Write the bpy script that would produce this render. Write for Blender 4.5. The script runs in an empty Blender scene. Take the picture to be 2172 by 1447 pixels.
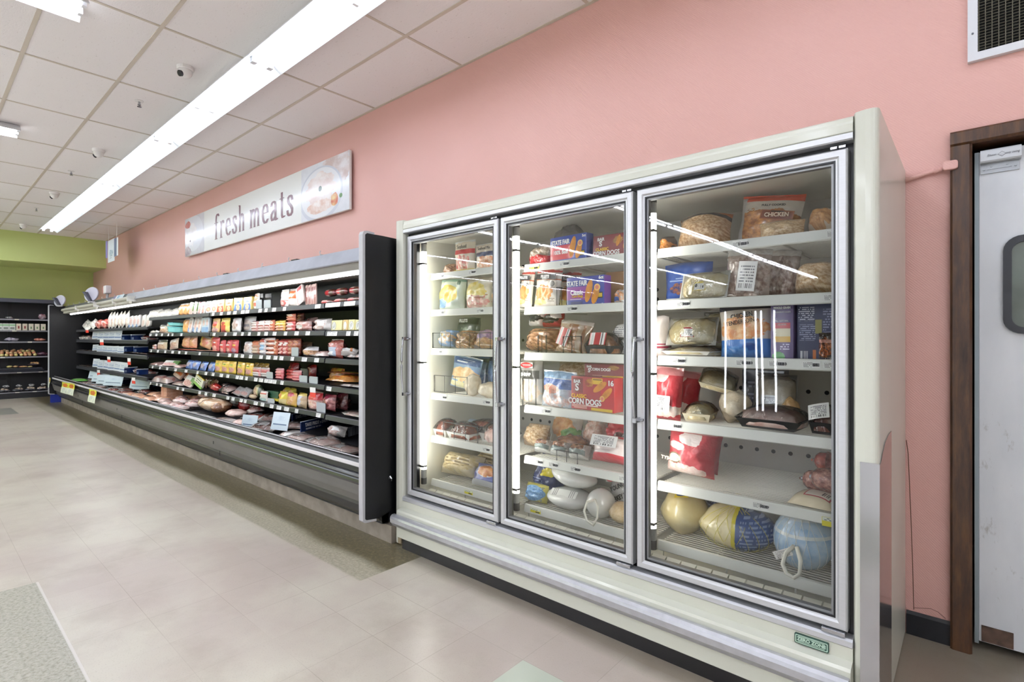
import bpy, bmesh, math, random
from mathutils import Vector, Matrix, noise
S = bpy.context.scene
C = S.collection
PI = math.pi
rnd = random.Random(7)

# ---------------------------------------------------------------- camera, world, exposure
cam_d = bpy.data.cameras.new('camera')
cam_d.sensor_width = 36.0
cam_d.lens = 1118.0 / 2172.0 * 36.0
cam_d.shift_y = -7.5 / 2172.0
cam_d.clip_start = 0.05
cam = bpy.data.objects.new('camera', cam_d)
C.objects.link(cam)
cam.location = (0, 0, 1.32)
cam.rotation_euler = (PI / 2, 0, math.radians(41.19))
S.camera = cam
w = bpy.data.worlds.new('store_world')
S.world = w
w.use_nodes = True
w.node_tree.nodes['Background'].inputs[0].default_value = (1, 1, 1, 1)
w.node_tree.nodes['Background'].inputs[1].default_value = 0.3
vs = S.view_settings
vs.view_transform = 'Standard'
vs.look = 'None'
vs.gamma = 1
vs.use_curve_mapping = False
vs.exposure = 0.14
try:
    S.cycles.use_denoising = True
    S.cycles.max_bounces = 8
    S.cycles.diffuse_bounces = 5
    S.cycles.glossy_bounces = 4
    S.cycles.transparent_max_bounces = 16
    S.cycles.sample_clamp_indirect = 6
    S.cycles.caustics_reflective = False
    S.cycles.caustics_refractive = False
except Exception:
    pass
TUBE_E = 8.0       # tubes of the lamp row along the wall
AISLE_E = 43.0      # tubes of the cross lamps over the aisles
LED_E = 13.0        # freezer door lamps
CASE_E = 19.0       # meat case canopy lamps

# ---------------------------------------------------------------- helpers: materials
def srgb(c):
    if isinstance(c, str):
        c = tuple(int(c[i:i + 2], 16) for i in (0, 2, 4))
    return tuple((x / 255 / 12.92 if x <= 10 else ((x / 255 + 0.055) / 1.055) ** 2.4) for x in c) + (1.0,)

class G:
    """small node graph writer"""
    def __init__(s, name):
        s.m = bpy.data.materials.new(name)
        s.m.use_nodes = True
        s.t = s.m.node_tree
        s.b = s.t.nodes['Principled BSDF']
    def n(s, typ, **kw):
        nd = s.t.nodes.new('ShaderNode' + typ)
        for k, v in kw.items():
            setattr(nd, k, v)
        return nd
    def put(s, sock, v):
        if hasattr(v, 'links') or hasattr(v, 'is_output'):
            s.t.links.new(v, sock)
        else:
            sock.default_value = v
    def math(s, op, a, b=0.0):
        nd = s.n('Math', operation=op)
        s.put(nd.inputs[0], a); s.put(nd.inputs[1], b)
        return nd.outputs[0]
    def vec(s, op, a, b):
        nd = s.n('VectorMath', operation=op)
        s.put(nd.inputs[0], a); s.put(nd.inputs[1], b)
        return nd.outputs['Value'] if op == 'LENGTH' else nd.outputs[0]
    def mix(s, f, a, b):
        nd = s.n('Mix', data_type='RGBA')
        s.put(nd.inputs[0], f); s.put(nd.inputs[6], a); s.put(nd.inputs[7], b)
        return nd.outputs[2]
    def coord(s, kind='Generated'):
        return s.n('TexCoord').outputs[kind]
    def pos(s):
        return s.n('NewGeometry').outputs['Position']
    def noise(s, v, scale, detail=3, rough=0.5):
        nd = s.n('TexNoise')
        s.put(nd.inputs['Vector'], v)
        nd.inputs['Scale'].default_value = scale
        nd.inputs['Detail'].default_value = detail
        nd.inputs['Roughness'].default_value = rough
        return nd.outputs[0]
    def ramp(s, f, stops, interp='LINEAR'):
        nd = s.n('ValToRGB')
        cr = nd.color_ramp
        cr.interpolation = interp
        while len(cr.elements) < len(stops):
            cr.elements.new(1)
        for e, (p, c) in zip(cr.elements, stops):
            e.position = p
            e.color = srgb(c) if not (isinstance(c, tuple) and len(c) == 4) else c
        s.put(nd.inputs[0], f)
        return nd.outputs[0]
    def bump(s, h, strength, dist=0.01):
        nd = s.n('Bump')
        nd.inputs['Strength'].default_value = strength
        nd.inputs['Distance'].default_value = dist
        s.put(nd.inputs['Height'], h)
        s.t.links.new(nd.outputs[0], s.b.inputs['Normal'])
    def done(s, color=None, rough=0.5, metal=0.0, coat=0.0, spec=None):
        if color is not None:
            s.put(s.b.inputs['Base Color'], color)
        s.put(s.b.inputs['Roughness'], rough)
        s.b.inputs['Metallic'].default_value = metal
        s.b.inputs['Coat Weight'].default_value = coat
        s.b.inputs['Coat Roughness'].default_value = 0.08
        if spec is not None:
            s.b.inputs['Specular IOR Level'].default_value = spec
        return s.m

MATS = {}
def plain(name, c, rough=0.5, metal=0.0, coat=0.0, var=0.0, scale=8, bump=0.0, bscale=60, spec=None):
    if name in MATS:
        return MATS[name]
    g = G(name)
    col = srgb(c)
    if var:
        f = g.noise(g.coord('Object'), scale, 4)
        d = tuple(max(0, x * (1 - var)) for x in col[:3]) + (1,)
        l = tuple(min(1, x * (1 + var)) for x in col[:3]) + (1,)
        col = g.ramp(f, [(0.3, d), (0.7, l)])
    if bump:
        g.bump(g.noise(g.coord('Object'), bscale, 2), bump, 0.002)
    MATS[name] = g.done(col, rough, metal, coat, spec)
    return MATS[name]
def emit(name, c, e):
    if name in MATS:
        return MATS[name]
    g = G(name)
    col = srgb(c)
    g.b.inputs['Emission Color'].default_value = col
    g.b.inputs['Emission Strength'].default_value = e
    MATS[name] = g.done(col, 0.6)
    return MATS[name]

AX = {'x': 0, 'y': 1, 'z': 2}
def art(name, base, items=(), axes='xz', rough=0.32, coat=0.6, crinkle=0.25, cscale=9, grain=0.06):
    """printed packaging: bands, rectangles, discs and rows of print in the pack's own 0..1 coordinates"""
    if name in MATS:
        return MATS[name]
    g = G(name)
    co = g.coord('Generated')
    sep = g.n('SeparateXYZ'); g.put(sep.inputs[0], co)
    U, V = sep.outputs[AX[axes[0]]], sep.outputs[AX[axes[1]]]
    com = g.n('CombineXYZ'); g.put(com.inputs[0], U); g.put(com.inputs[1], V)
    uv = com.outputs[0]
    n1 = g.noise(g.coord('Object'), 14, 4)
    col = g.mix(grain, srgb(base), g.ramp(n1, [(0.3, '4a3a34'), (0.7, 'ffffff')])) if grain else srgb(base)
    for it in items:
        k = it[0]
        if k == 'band':            # lo, hi, colour
            a = g.math('GREATER_THAN', V, it[1]); b = g.math('LESS_THAN', V, it[2])
            col = g.mix(g.math('MULTIPLY', a, b), col, srgb(it[3]))
        elif k in ('disc', 'food', 'rect', 'print', 'stripes'):
            cx, cz, rx, rz = it[1:5]
            d = g.vec('MULTIPLY', g.vec('SUBTRACT', uv, (cx, cz, 0)), (1 / rx, 1 / rz, 0))
            if k in ('disc', 'food'):
                r = g.vec('LENGTH', d, (0, 0, 0))
                if k == 'food':
                    r = g.math('ADD', r, g.math('MULTIPLY', g.math('SUBTRACT', g.noise(uv, 7, 2), 0.5), 0.9))
                m = g.math('LESS_THAN', r, 1.0)
            else:
                ab = g.vec('ABSOLUTE', d, (0, 0, 0))
                sp = g.n('SeparateXYZ'); g.put(sp.inputs[0], ab)
                m = g.math('LESS_THAN', g.math('MAXIMUM', sp.outputs[0], sp.outputs[1]), 1.0)
            if k == 'food':
                nz = g.noise(uv, it[7] if len(it) > 7 else 11, 3, 0.6)
                c2 = g.ramp(nz, [(0.38, it[5]), (0.62, it[6])])
            elif k == 'print':     # rows of small print
                rows = it[6]
                st = g.vec('MULTIPLY', uv, (rows * 5.0, rows * 1.0 / (2 * rz), 0))
                sp2 = g.n('SeparateXYZ'); g.put(sp2.inputs[0], st)
                line = g.math('LESS_THAN', g.math('FRACT', sp2.outputs[1]), 0.5)
                wn = g.n('TexWhiteNoise', noise_dimensions='2D')
                fl = g.vec('FLOOR', st, (0, 0, 0)); g.put(wn.inputs['Vector'], fl)
                word = g.math('GREATER_THAN', wn.outputs[0], 0.3)
                m = g.math('MULTIPLY', m, g.math('MULTIPLY', line, word))
                c2 = srgb(it[5])
            elif k == 'stripes':   # vertical bars (bar code)
                wn = g.n('TexWhiteNoise', noise_dimensions='1D')
                g.put(wn.inputs['W'], g.math('FLOOR', g.math('MULTIPLY', U, it[6])))
                m = g.math('MULTIPLY', m, g.math('GREATER_THAN', wn.outputs[0], 0.5))
                c2 = srgb(it[5])
            else:
                c2 = srgb(it[5])
            col = g.mix(m, col, c2)
    if crinkle:
        h = g.noise(g.coord('Object'), cscale, 3, 0.65)
        g.bump(h, crinkle, 0.03)
    MATS[name] = g.done(col, rough, 0, coat)
    return MATS[name]

# ---------------------------------------------------------------- helpers: meshes and objects
class MB:
    def __init__(s):
        s.v, s.f, s.mi = [], [], []
    def face(s, pts, m=0):
        k = len(s.v)
        s.v += [tuple(p) for p in pts]
        s.f.append(tuple(range(k, k + len(pts)))); s.mi.append(m)
        return s
    def box(s, x0, x1, y0, y1, z0, z1, m=0):
        k = len(s.v)
        s.v += [(x0, y0, z0), (x1, y0, z0), (x1, y1, z0), (x0, y1, z0), (x0, y0, z1), (x1, y0, z1), (x1, y1, z1), (x0, y1, z1)]
        for q in ((0, 3, 2, 1), (4, 5, 6, 7), (0, 1, 5, 4), (1, 2, 6, 5), (2, 3, 7, 6), (3, 0, 4, 7)):
            s.f.append(tuple(k + i for i in q)); s.mi.append(m)
        return s
    def prism(s, pts, a0, a1, axis='x', m=0):
        """profile extruded along an axis; pts are (y,z) for x, (x,z) for y, (x,y) for z"""
        def P(p, a):
            return (a, p[0], p[1]) if axis == 'x' else (p[0], a, p[1]) if axis == 'y' else (p[0], p[1], a)
        k = len(s.v); n = len(pts)
        s.v += [P(p, a0) for p in pts] + [P(p, a1) for p in pts]
        for i in range(n):
            j = (i + 1) % n
            s.f.append((k + i, k + j, k + n + j, k + n + i)); s.mi.append(m)
        s.f.append(tuple(k + i for i in range(n))[::-1]); s.mi.append(m)
        s.f.append(tuple(k + n + i for i in range(n))); s.mi.append(m)
        return s
    def tube(s, path, r, n=8, m=0, closed=False, radii=None):
        P = [Vector(p) for p in path]
        k0 = len(s.v); L = len(P)
        for i, p in enumerate(P):
            a = P[i - 1] if (i or closed) else P[0]
            b = P[(i + 1) % L] if (i < L - 1 or closed) else P[-1]
            t = (b - a).normalized()
            u = t.cross(Vector((0, 0, 1)))
            if u.length < 1e-3:
                u = t.cross(Vector((0, 1, 0)))
            u.normalize(); w_ = t.cross(u)
            rr = radii[i] if radii else r
            s.v += [tuple(p + (u * math.cos(2 * PI * q / n) + w_ * math.sin(2 * PI * q / n)) * rr) for q in range(n)]
        for i in range(L if closed else L - 1):
            for q in range(n):
                a, b = k0 + i * n, k0 + ((i + 1) % L) * n
                s.f.append((a + q, a + (q + 1) % n, b + (q + 1) % n, b + q)); s.mi.append(m)
        if not closed:
            s.f.append(tuple(k0 + q for q in range(n))[::-1]); s.mi.append(m)
            s.f.append(tuple(k0 + (L - 1) * n + q for q in range(n))); s.mi.append(m)
        return s
    def lathe(s, prof, n=16, c=(0, 0, 0), m=0, axis='z'):
        k = len(s.v)
        for r, h in prof:
            for q in range(n):
                a = 2 * PI * q / n
                x, y = r * math.cos(a), r * math.sin(a)
                p = (x, y, h) if axis == 'z' else (h, x, y) if axis == 'x' else (x, h, y)
                s.v.append((c[0] + p[0], c[1] + p[1], c[2] + p[2]))
        for i in range(len(prof) - 1):
            for q in range(n):
                a, b = k + i * n, k + (i + 1) * n
                s.f.append((a + q, a + (q + 1) % n, b + (q + 1) % n, b + q)); s.mi.append(m)
        s.f.append(tuple(k + q for q in range(n))[::-1]); s.mi.append(m)
        s.f.append(tuple(k + (len(prof) - 1) * n + q for q in range(n))); s.mi.append(m)
        return s
    def blob(s, c, r, nu=16, nv=10, m=0, amp=0.0, fr=2.0, seed=0, fn=None):
        k = len(s.v)
        for i in range(nv + 1):
            th = PI * i / nv
            for q in range(nu):
                ph = 2 * PI * q / nu
                d = Vector((math.sin(th) * math.cos(ph), math.sin(th) * math.sin(ph), math.cos(th)))
                sc = 1 + (amp * noise.noise(d * fr + Vector((seed, seed * 2.3, 0))) if amp else 0)
                p = Vector((d.x * r[0], d.y * r[1], d.z * r[2])) * sc
                if fn:
                    p = Vector(fn(p))
                s.v.append((c[0] + p.x, c[1] + p.y, c[2] + p.z))
        for i in range(nv):
            for q in range(nu):
                a, b = k + i * nu, k + (i + 1) * nu
                s.f.append((a + q, b + q, b + (q + 1) % nu, a + (q + 1) % nu)); s.mi.append(m)
        return s
    def grid(s, nu, nv, fn, m=0, closed_back=None):
        k = len(s.v)
        for j in range(nv + 1):
            for i in range(nu + 1):
                s.v.append(tuple(fn(i / nu, j / nv)))
        for j in range(nv):
            for i in range(nu):
                a = k + j * (nu + 1) + i
                s.f.append((a, a + 1, a + nu + 2, a + nu + 1)); s.mi.append(m)
        return s
    def build(s, name, mats, parent=None, org=(0, 0, 0), smooth=False, bevel=0.0, seg=2, weld=False):
        me = bpy.data.meshes.new(name)
        me.from_pydata([(x - org[0], y - org[1], z - org[2]) for x, y, z in s.v], [], s.f)
        if not isinstance(mats, (list, tuple)):
            mats = [mats]
        for mm in mats:
            me.materials.append(mm)
        me.polygons.foreach_set('material_index', s.mi)
        bm = bmesh.new(); bm.from_mesh(me)
        if weld:
            bmesh.ops.remove_doubles(bm, verts=bm.verts, dist=1e-5)
        bmesh.ops.recalc_face_normals(bm, faces=bm.faces)
        bm.to_mesh(me); bm.free()
        if smooth:
            me.polygons.foreach_set('use_smooth', [True] * len(me.polygons))
        o = bpy.data.objects.new(name, me)
        C.objects.link(o)
        if parent is not None:
            o.parent = parent
        else:
            o.location = org
        if bevel:
            b = o.modifiers.new('soft_edges', 'BEVEL')
            b.width = bevel; b.segments = seg; b.limit_method = 'ANGLE'; b.angle_limit = math.radians(40)
        return o

def tag(o, label, cat, group=None, kind=None):
    if label: o['label'] = label
    if cat: o['category'] = cat
    if group: o['group'] = group
    if kind: o['kind'] = kind
    return o
def thing(name, loc, label, cat, group=None, rz=0.0):
    o = bpy.data.objects.new(name, None)
    o.empty_display_size = 0.1
    C.objects.link(o)
    o.location = loc
    o.rotation_euler = (0, 0, rz)
    return tag(o, label, cat, group)
def struct(o):
    o['kind'] = 'structure'
    return o
def dup(root):
    """a copy of a thing with copies of its parts and sub-parts (mesh data shared)"""
    r = root.copy(); C.objects.link(r)
    for ch in root.children:
        c = ch.copy(); C.objects.link(c); c.parent = r
        for gch in ch.children:
            d = gch.copy(); C.objects.link(d); d.parent = c
    return r
def text(name, s, size, mat, parent, loc, rot=(PI / 2, 0, 0), sx=1.0, bold=0.0, shear=0.0, align='CENTER', depth=0.0008, spacing=1.0):
    cu = bpy.data.curves.new(name, 'FONT')
    cu.body = s; cu.size = size; cu.align_x = align; cu.align_y = 'CENTER'
    cu.offset = bold; cu.shear = shear; cu.extrude = depth; cu.space_character = spacing; cu.resolution_u = 3
    o = bpy.data.objects.new(name, cu)
    C.objects.link(o)
    bpy.context.view_layer.update()
    me = bpy.data.meshes.new_from_object(o.evaluated_get(bpy.context.evaluated_depsgraph_get()))
    bpy.data.objects.remove(o); bpy.data.curves.remove(cu)
    me.name = name
    me.materials.clear(); me.materials.append(mat)
    o = bpy.data.objects.new(name, me)
    C.objects.link(o)
    o.parent = parent
    o.location = loc; o.rotation_euler = rot; o.scale = (sx, 1, 1)
    return o
# ---------------------------------------------------------------- setting
YW, ZC = 2.94, 3.51           # back wall and ceiling
XL, XR, YF = -16.1, 5.0, -20.0
TILE = 0.3048

def floor_mat():
    g = G('vinyl_floor_tile')
    p = g.pos()
    sep = g.n('SeparateXYZ'); g.put(sep.inputs[0], p)
    X, Y = sep.outputs[0], sep.outputs[1]
    q = g.vec('MULTIPLY', g.vec('SUBTRACT', p, (-2.0 - 20 * TILE, 1.652 - 80 * TILE, 0)), (1 / TILE, 1 / TILE, 0))
    wn = g.n('TexWhiteNoise', noise_dimensions='2D'); g.put(wn.inputs['Vector'], g.vec('FLOOR', q, (0, 0, 0)))
    base = g.ramp(wn.outputs[0], [(0.0, 'b2a69c'), (0.5, 'b5a99f'), (1.0, 'b8ada3')])
    big = g.noise(p, 0.8, 5, 0.6)
    base = g.mix(g.math('MULTIPLY', g.ramp(big, [(0.42, '000000'), (0.60, 'ffffff')]), 0.8), base, srgb('c8c3b3'))
    wear = g.noise(p, 2.2, 6, 0.65)
    base = g.mix(g.math('MULTIPLY', g.ramp(wear, [(0.5, '000000'), (0.8, 'ffffff')]), 0.6), base, srgb('95897a'))
    sp = g.noise(p, 160, 2)
    base = g.mix(g.math('MULTIPLY', g.ramp(sp, [(0.58, '000000'), (0.68, 'ffffff')]), 0.3), base, srgb('9d8f80'))
    def inside(ax, lo, hi):
        return g.math('MULTIPLY', g.math('GREATER_THAN', ax, lo), g.math('LESS_THAN', ax, hi))
    def rect(x0, x1, y0, y1):
        return g.math('MULTIPLY', inside(X, x0, x1), inside(Y, y0, y1))
    # replacement tiles
    terr = g.ramp(g.noise(p, 70, 4, 0.7), [(0.35, '85826f'), (0.5, 'a29f90'), (0.65, 'b0ad9f')])
    base = g.mix(rect(-3.8, 2.0, -3.0, 0.45), base, terr)
    base = g.mix(rect(-1.386, -1.386 + TILE, 1.652 - TILE, 1.652), base, srgb('b6bdad'))
    base = g.mix(rect(-13.6, -12.45, 0.3, 1.25), base, srgb('8d8c84'))
    # grime strip along the foot of the cases, the meat case's shade painted in
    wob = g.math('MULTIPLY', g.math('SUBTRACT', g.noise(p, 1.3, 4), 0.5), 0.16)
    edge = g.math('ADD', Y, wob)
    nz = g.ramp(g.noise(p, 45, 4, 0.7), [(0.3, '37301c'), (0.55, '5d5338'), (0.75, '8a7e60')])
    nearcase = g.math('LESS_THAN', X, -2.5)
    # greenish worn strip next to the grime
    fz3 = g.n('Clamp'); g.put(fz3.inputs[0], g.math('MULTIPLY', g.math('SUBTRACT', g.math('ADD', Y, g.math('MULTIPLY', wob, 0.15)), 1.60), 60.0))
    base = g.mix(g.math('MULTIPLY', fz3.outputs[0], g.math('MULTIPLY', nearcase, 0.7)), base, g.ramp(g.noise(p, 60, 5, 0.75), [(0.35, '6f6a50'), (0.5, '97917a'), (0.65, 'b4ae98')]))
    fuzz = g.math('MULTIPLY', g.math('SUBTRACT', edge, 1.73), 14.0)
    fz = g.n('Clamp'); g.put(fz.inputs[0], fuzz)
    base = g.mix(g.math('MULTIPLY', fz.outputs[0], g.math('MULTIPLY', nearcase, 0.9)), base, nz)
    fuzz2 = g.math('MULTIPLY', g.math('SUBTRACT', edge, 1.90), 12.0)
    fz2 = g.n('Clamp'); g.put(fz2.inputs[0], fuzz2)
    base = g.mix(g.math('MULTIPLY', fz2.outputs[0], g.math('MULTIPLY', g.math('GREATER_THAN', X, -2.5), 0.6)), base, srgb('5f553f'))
    # unseen floor behind the camera, whitened to bounce light onto the ceiling
    base = g.mix(g.math('LESS_THAN', Y, -0.45), base, srgb('e9e6e0'))
    # joints
    fr = g.vec('FRACTION', q, (0, 0, 0))
    fs = g.n('SeparateXYZ'); g.put(fs.inputs[0], fr)
    j = g.math('MINIMUM', fs.outputs[0], fs.outputs[1])
    joint = g.math('LESS_THAN', j, 0.008)
    fade = g.ramp(g.noise(p, 1.1, 3), [(0.35, '555555'), (0.6, 'ffffff')])
    base = g.mix(g.math('MULTIPLY', joint, g.math('MULTIPLY', fade, 0.6)), base, srgb('857868'))
    base = g.mix(g.math('MULTIPLY', rect(-3.8, 2.0, 0.447, g.math('ADD', 0.4545, g.math('MULTIPLY', wear, 0.006))), 0.7), base, srgb('d0ccc6'))
    rough = g.n('MapRange'); g.put(rough.inputs[0], wear)
    rough.inputs[3].default_value = 0.25; rough.inputs[4].default_value = 0.33
    g.bump(g.math('ADD', g.math('MULTIPLY', joint, -1.0), g.math('MULTIPLY', big, 2.0)), 0.12, 0.004)
    return g.done(base, rough.outputs[0])

def wall_mat(name, c, c2):
    g = G(name)
    p = g.pos()
    f = g.noise(p, 0.9, 4)
    col = g.ramp(f, [(0.35, c), (0.7, c2)])
    wv = g.n('TexWave'); g.put(wv.inputs['Vector'], p)
    wv.bands_direction = 'DIAGONAL'
    wv.inputs['Scale'].default_value = 55; wv.inputs['Distortion'].default_value = 3
    wv.inputs['Detail'].default_value = 2
    h = g.math('ADD', wv.outputs['Fac'], g.noise(p, 150, 2))
    g.bump(h, 0.25, 0.002)
    return g.done(col, 0.42)

def ceiling_mat():
    g = G('ceiling_board')
    p = g.pos()
    n1 = g.noise(g.vec('MULTIPLY', p, (1, 2.2, 1)), 42, 5, 0.7)
    q = g.vec('MULTIPLY', g.vec('SUBTRACT', p, (-24.7, -40.2, 0)), (1 / 1.2, 1 / 0.6, 0))
    wn = g.n('TexWhiteNoise', noise_dimensions='2D'); g.put(wn.inputs['Vector'], g.vec('FLOOR', q, (0, 0, 0)))
    col = g.ramp(wn.outputs[0], [(0, 'efebe9'), (1, 'f4f1ef')])
    pit = g.ramp(n1, [(0.27, '000000'), (0.37, 'ffffff')])
    col = g.mix(g.math('SUBTRACT', 1.0, pit), col, srgb('bdb4ae'))
    g.bump(n1, 0.3, 0.004)
    return g.done(col, 0.9, spec=0.2)

PINK = wall_mat('pink_wall_paint', 'daa99f', 'deafa6')
GREEN = wall_mat('green_wall_paint', 'c0ce7e', 'c6d388')
WHITE = plain('white_paint', 'e8e6e2', 0.6)
DARKROOM = plain('unlit_room', '17150f', 0.9)

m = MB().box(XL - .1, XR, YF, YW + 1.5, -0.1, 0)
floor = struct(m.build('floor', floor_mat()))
struct(MB().box(XL - .1, XR, YF, YW + 0.1, ZC, ZC + 0.1).build('ceiling', ceiling_mat()))
# suspended grid bars, flush below the boards
gm = MB()
y = 2.93
xs = [-3.1 + 1.2 * k for k in range(-11, 7)]
for x in xs:
    gm.box(x - .011, x + .011, -8.0, YW, ZC - .004, ZC + .01)
ys = [2.37 - 0.6 * k for k in range(0, 18)]
for yy in ys:
    gm.box(XL + 1.3, XR, yy - .013, yy + .013, ZC - .005, ZC + .01)
gm.box(XL, XR, YW - .022, YW, ZC - .006, ZC + .01)
struct(gm.build('trim_1', plain('grid_bar', 'cdc3b4', 0.5)))
# back wall with a doorway cut out of it (x -0.004 .. 0.95)
wm = MB()
wm.box(XL - .1, -0.03, YW, YW + .1, 0, ZC)
wm.box(-0.03, 0.97, YW, YW + .1, 2.13, ZC)
wm.box(0.97, XR, YW, YW + .1, 0, ZC)
struct(wm.build('wall_back', PINK))
struct(MB().box(XL - .1, XL, YF, YW, 0, ZC).build('wall_left', GREEN))
struct(MB().box(XL, -14.81, YF, YW, 2.89, ZC).build('trim_2', [GREEN]))
struct(MB().box(XR - .0, XR + .1, YF, YW + 1.5, 0, ZC).build('wall_right', WHITE))
struct(MB().box(XL - .1, XR, YF - .1, YF, 0, ZC).build('wall_front', WHITE))
# room behind the swing door
bk = MB()
bk.box(-1.0, XR, YW + 1.5, YW + 1.6, 0, ZC).box(-1.0, -0.9, YW + .1, YW + 1.5, 0, ZC)
bk.box(-1.0, XR, YW + .1, YW + 1.5, 2.6, 2.7)
struct(bk.build('wall_stockroom', DARKROOM))

# black base strip beside the freezer, and the painted crack line of the wall
struct(MB().prism([(YW - .012, 0.0), (YW - .012, .09), (YW - .004, .102), (YW, .102), (YW, 0)], -0.225, -0.07).build('baseboard_back', plain('black_rubber', '14161c', 0.35)))
cr = MB().tube([(-0.2255, YW, .86), (-0.219, YW, .80), (-0.214, YW, .66), (-0.207, YW, .45), (-0.203, YW, .30), (-0.199, YW, .11)], .0016, 5)
cr.tube([(-.199, YW, .118), (-.17, YW, .126), (-.14, YW, .134), (-.115, YW, .128), (-.09, YW, .108)], .0011, 5)
struct(cr.build('trim_3', plain('torn_wall_edge', '5a3a28', 0.9)))

# door frame of dark wood
WOOD = None
def wood_mat():
    g = G('dark_stained_wood')
    o = g.coord('Object')
    st = g.vec('MULTIPLY', o, (9, 9, 1.2))
    n1 = g.noise(st, 5, 6, 0.65)
    n2 = g.noise(o, 3.5, 3)
    col = g.ramp(n1, [(0.3, '2a190f'), (0.5, '4a2f1d'), (0.7, '664527')])
    col = g.mix(g.math('MULTIPLY', n2, 0.35), col, srgb('432a18'))
    g.bump(n1, 0.2, 0.003)
    return g.done(col, 0.38)
WOOD = wood_mat()
def frame_bar(x0, x1, z0, z1):
    return MB().box(x0, x1, 2.905, 2.99, z0, z1)
fr = MB()
fr.prism([(-0.074, 2.912), (-0.066, 2.905), (-0.012, 2.905), (-0.003, 2.915), (-0.003, 3.04), (-0.074, YW)], 0.0, 2.127, 'z')
fr.prism([(2.912, 2.19), (2.905, 2.182), (2.905, 2.137), (2.915, 2.127), (3.04, 2.127), (YW, 2.19)], -0.074, 1.045, 'x')
fr.prism([(1.045, 2.912), (1.037, 2.905), (0.983, 2.905), (0.974, 2.915), (0.974, 3.04), (1.045, YW)], 0.0, 2.127, 'z')
struct(fr.build('trim_4', WOOD))

# swing door: grey panel with gasketed window, hinge cover and rusted foot plate
def door_paint():
    g = G('door_panel_laminate')
    p = g.pos()
    n1 = g.noise(g.vec('MULTIPLY', p, (3, 3, 1)), 3.2, 5)
    sep = g.n('SeparateXYZ'); g.put(sep.inputs[0], p)
    col = g.ramp(n1, [(0.3, 'd3d6da'), (0.7, 'dfe1e4')])
    st = g.noise(g.vec('MULTIPLY', p, (3, 1, 1.2)), 9, 6, 0.7)
    low = g.math('LESS_THAN', sep.outputs[2], 1.0)
    mm = g.math('MULTIPLY', g.ramp(st, [(0.60, '000000'), (0.70, 'ffffff')]), g.math('MULTIPLY', low, 0.45))
    col = g.mix(mm, col, srgb('7d7460'))
    return g.done(col, 0.5)
DP = door_paint()
door = MB().box(0.018, 0.955, 2.972, 3.012, 0.04, 2.10)
door = struct(door.build('door_1', DP, bevel=.002))
e = MB().box(0.004, 0.018, 2.968, 3.016, 0.03, 2.10)
struct(e.build('edge_strip', plain('door_edge_metal', '8f9a9e', 0.4, 0.3), door))
def rounded(x0, x1, z0, z1, r, n=6):
    out = []
    for cx, cz, a in ((x1 - r, z1 - r, 0), (x0 + r, z1 - r, 90), (x0 + r, z0 + r, 180), (x1 - r, z0 + r, 270)):
        for i in range(n + 1):
            t = math.radians(a + 90 * i / n)
            out.append((cx + r * math.cos(t), cz + r * math.sin(t)))
    return out
def ring_xz(mb, outer, inner, y0, y1, m=0):
    n = len(outer)
    for i in range(n):
        j = (i + 1) % n
        a, b, c_, d = outer[i], outer[j], inner[j], inner[i]
        mb.face([(a[0], y0, a[1]), (b[0], y0, b[1]), (c_[0], y0, c_[1]), (d[0], y0, d[1])], m)
        mb.face([(a[0], y0, a[1]), (a[0], y1, a[1]), (b[0], y1, b[1]), (b[0], y0, b[1])], m)
        mb.face([(d[0], y0, d[1]), (c_[0], y0, c_[1]), (c_[0], y1, c_[1]), (d[0], y1, d[1])], m)
    return mb
gk = ring_xz(MB(), rounded(0.092, 0.86, 1.335, 1.735, .06), rounded(0.118, 0.834, 1.361, 1.709, .04), 2.955, 2.972)
struct(gk.build('window_gasket', plain('gasket_rubber', '23252b', 0.45), door))
wg = MB().prism(rounded(0.116, 0.836, 1.359, 1.711, .04), 2.966, 2.9715, 'y')
struct(wg.build('window_pane', plain('door_window_plastic', '626a63', 0.08, 0, 0.5, 0.25, 4), door))
hc = MB().prism([(2.935, 2.045), (2.93, 2.05), (2.93, 2.09), (2.936, 2.096), (2.972, 2.096), (2.972, 2.045)], 0.022, 0.146)
struct(hc.build('hinge_cover', plain('hinge_cover_white', 'c9ccd0', 0.4), door))
hp = MB().box(0.023, 0.141, 2.966, 2.972, 2.005, 2.045).box(0.043, 0.118, 2.962, 2.966, 2.02, 2.05)
for x in (0.034, 0.056, 0.105, 0.130):
    hp.lathe([(.004, 2.958), (.004, 2.966)], 8, (x, 0, 2.022 if x in (0.034, 0.130) else 2.032), 0, 'y')
struct(hp.build('hinge_plate', plain('hinge_plate_metal', 'a9adb2', 0.35, 0.6), door))
GREYINK = plain('grey_ink', '85878c', 0.6)
lg = MB()
cxl, czl = 0.088, 2.069
lg.prism([(cxl - .013, czl), (cxl, czl + .011), (cxl + .013, czl), (cxl, czl - .011)], 2.9285, 2.93, 'y', 0)
lg.prism([(cxl - .0105, czl), (cxl, czl + .0085), (cxl + .0105, czl), (cxl, czl - .0085)], 2.928, 2.9295, 'y', 1)
struct(lg.build('logo_diamond', [GREYINK, plain('hinge_cover_white', 'c9ccd0')], door))
for sx in (-1, 1):
    t_ = text('logo_word', 'Eliason' if sx < 0 else 'easy swing', 0.013, GREYINK, door, (cxl + sx * .031, 2.929, czl + .001), sx=.75, shear=.25)
    struct(t_)
rp = MB().box(0.026, 0.124, 2.966, 2.972, 0.045, 0.11)
struct(rp.build('foot_plate', plain('rusted_plate', '5b463a', 0.7, 0.2, 0, 0.5, 30), door))

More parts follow.
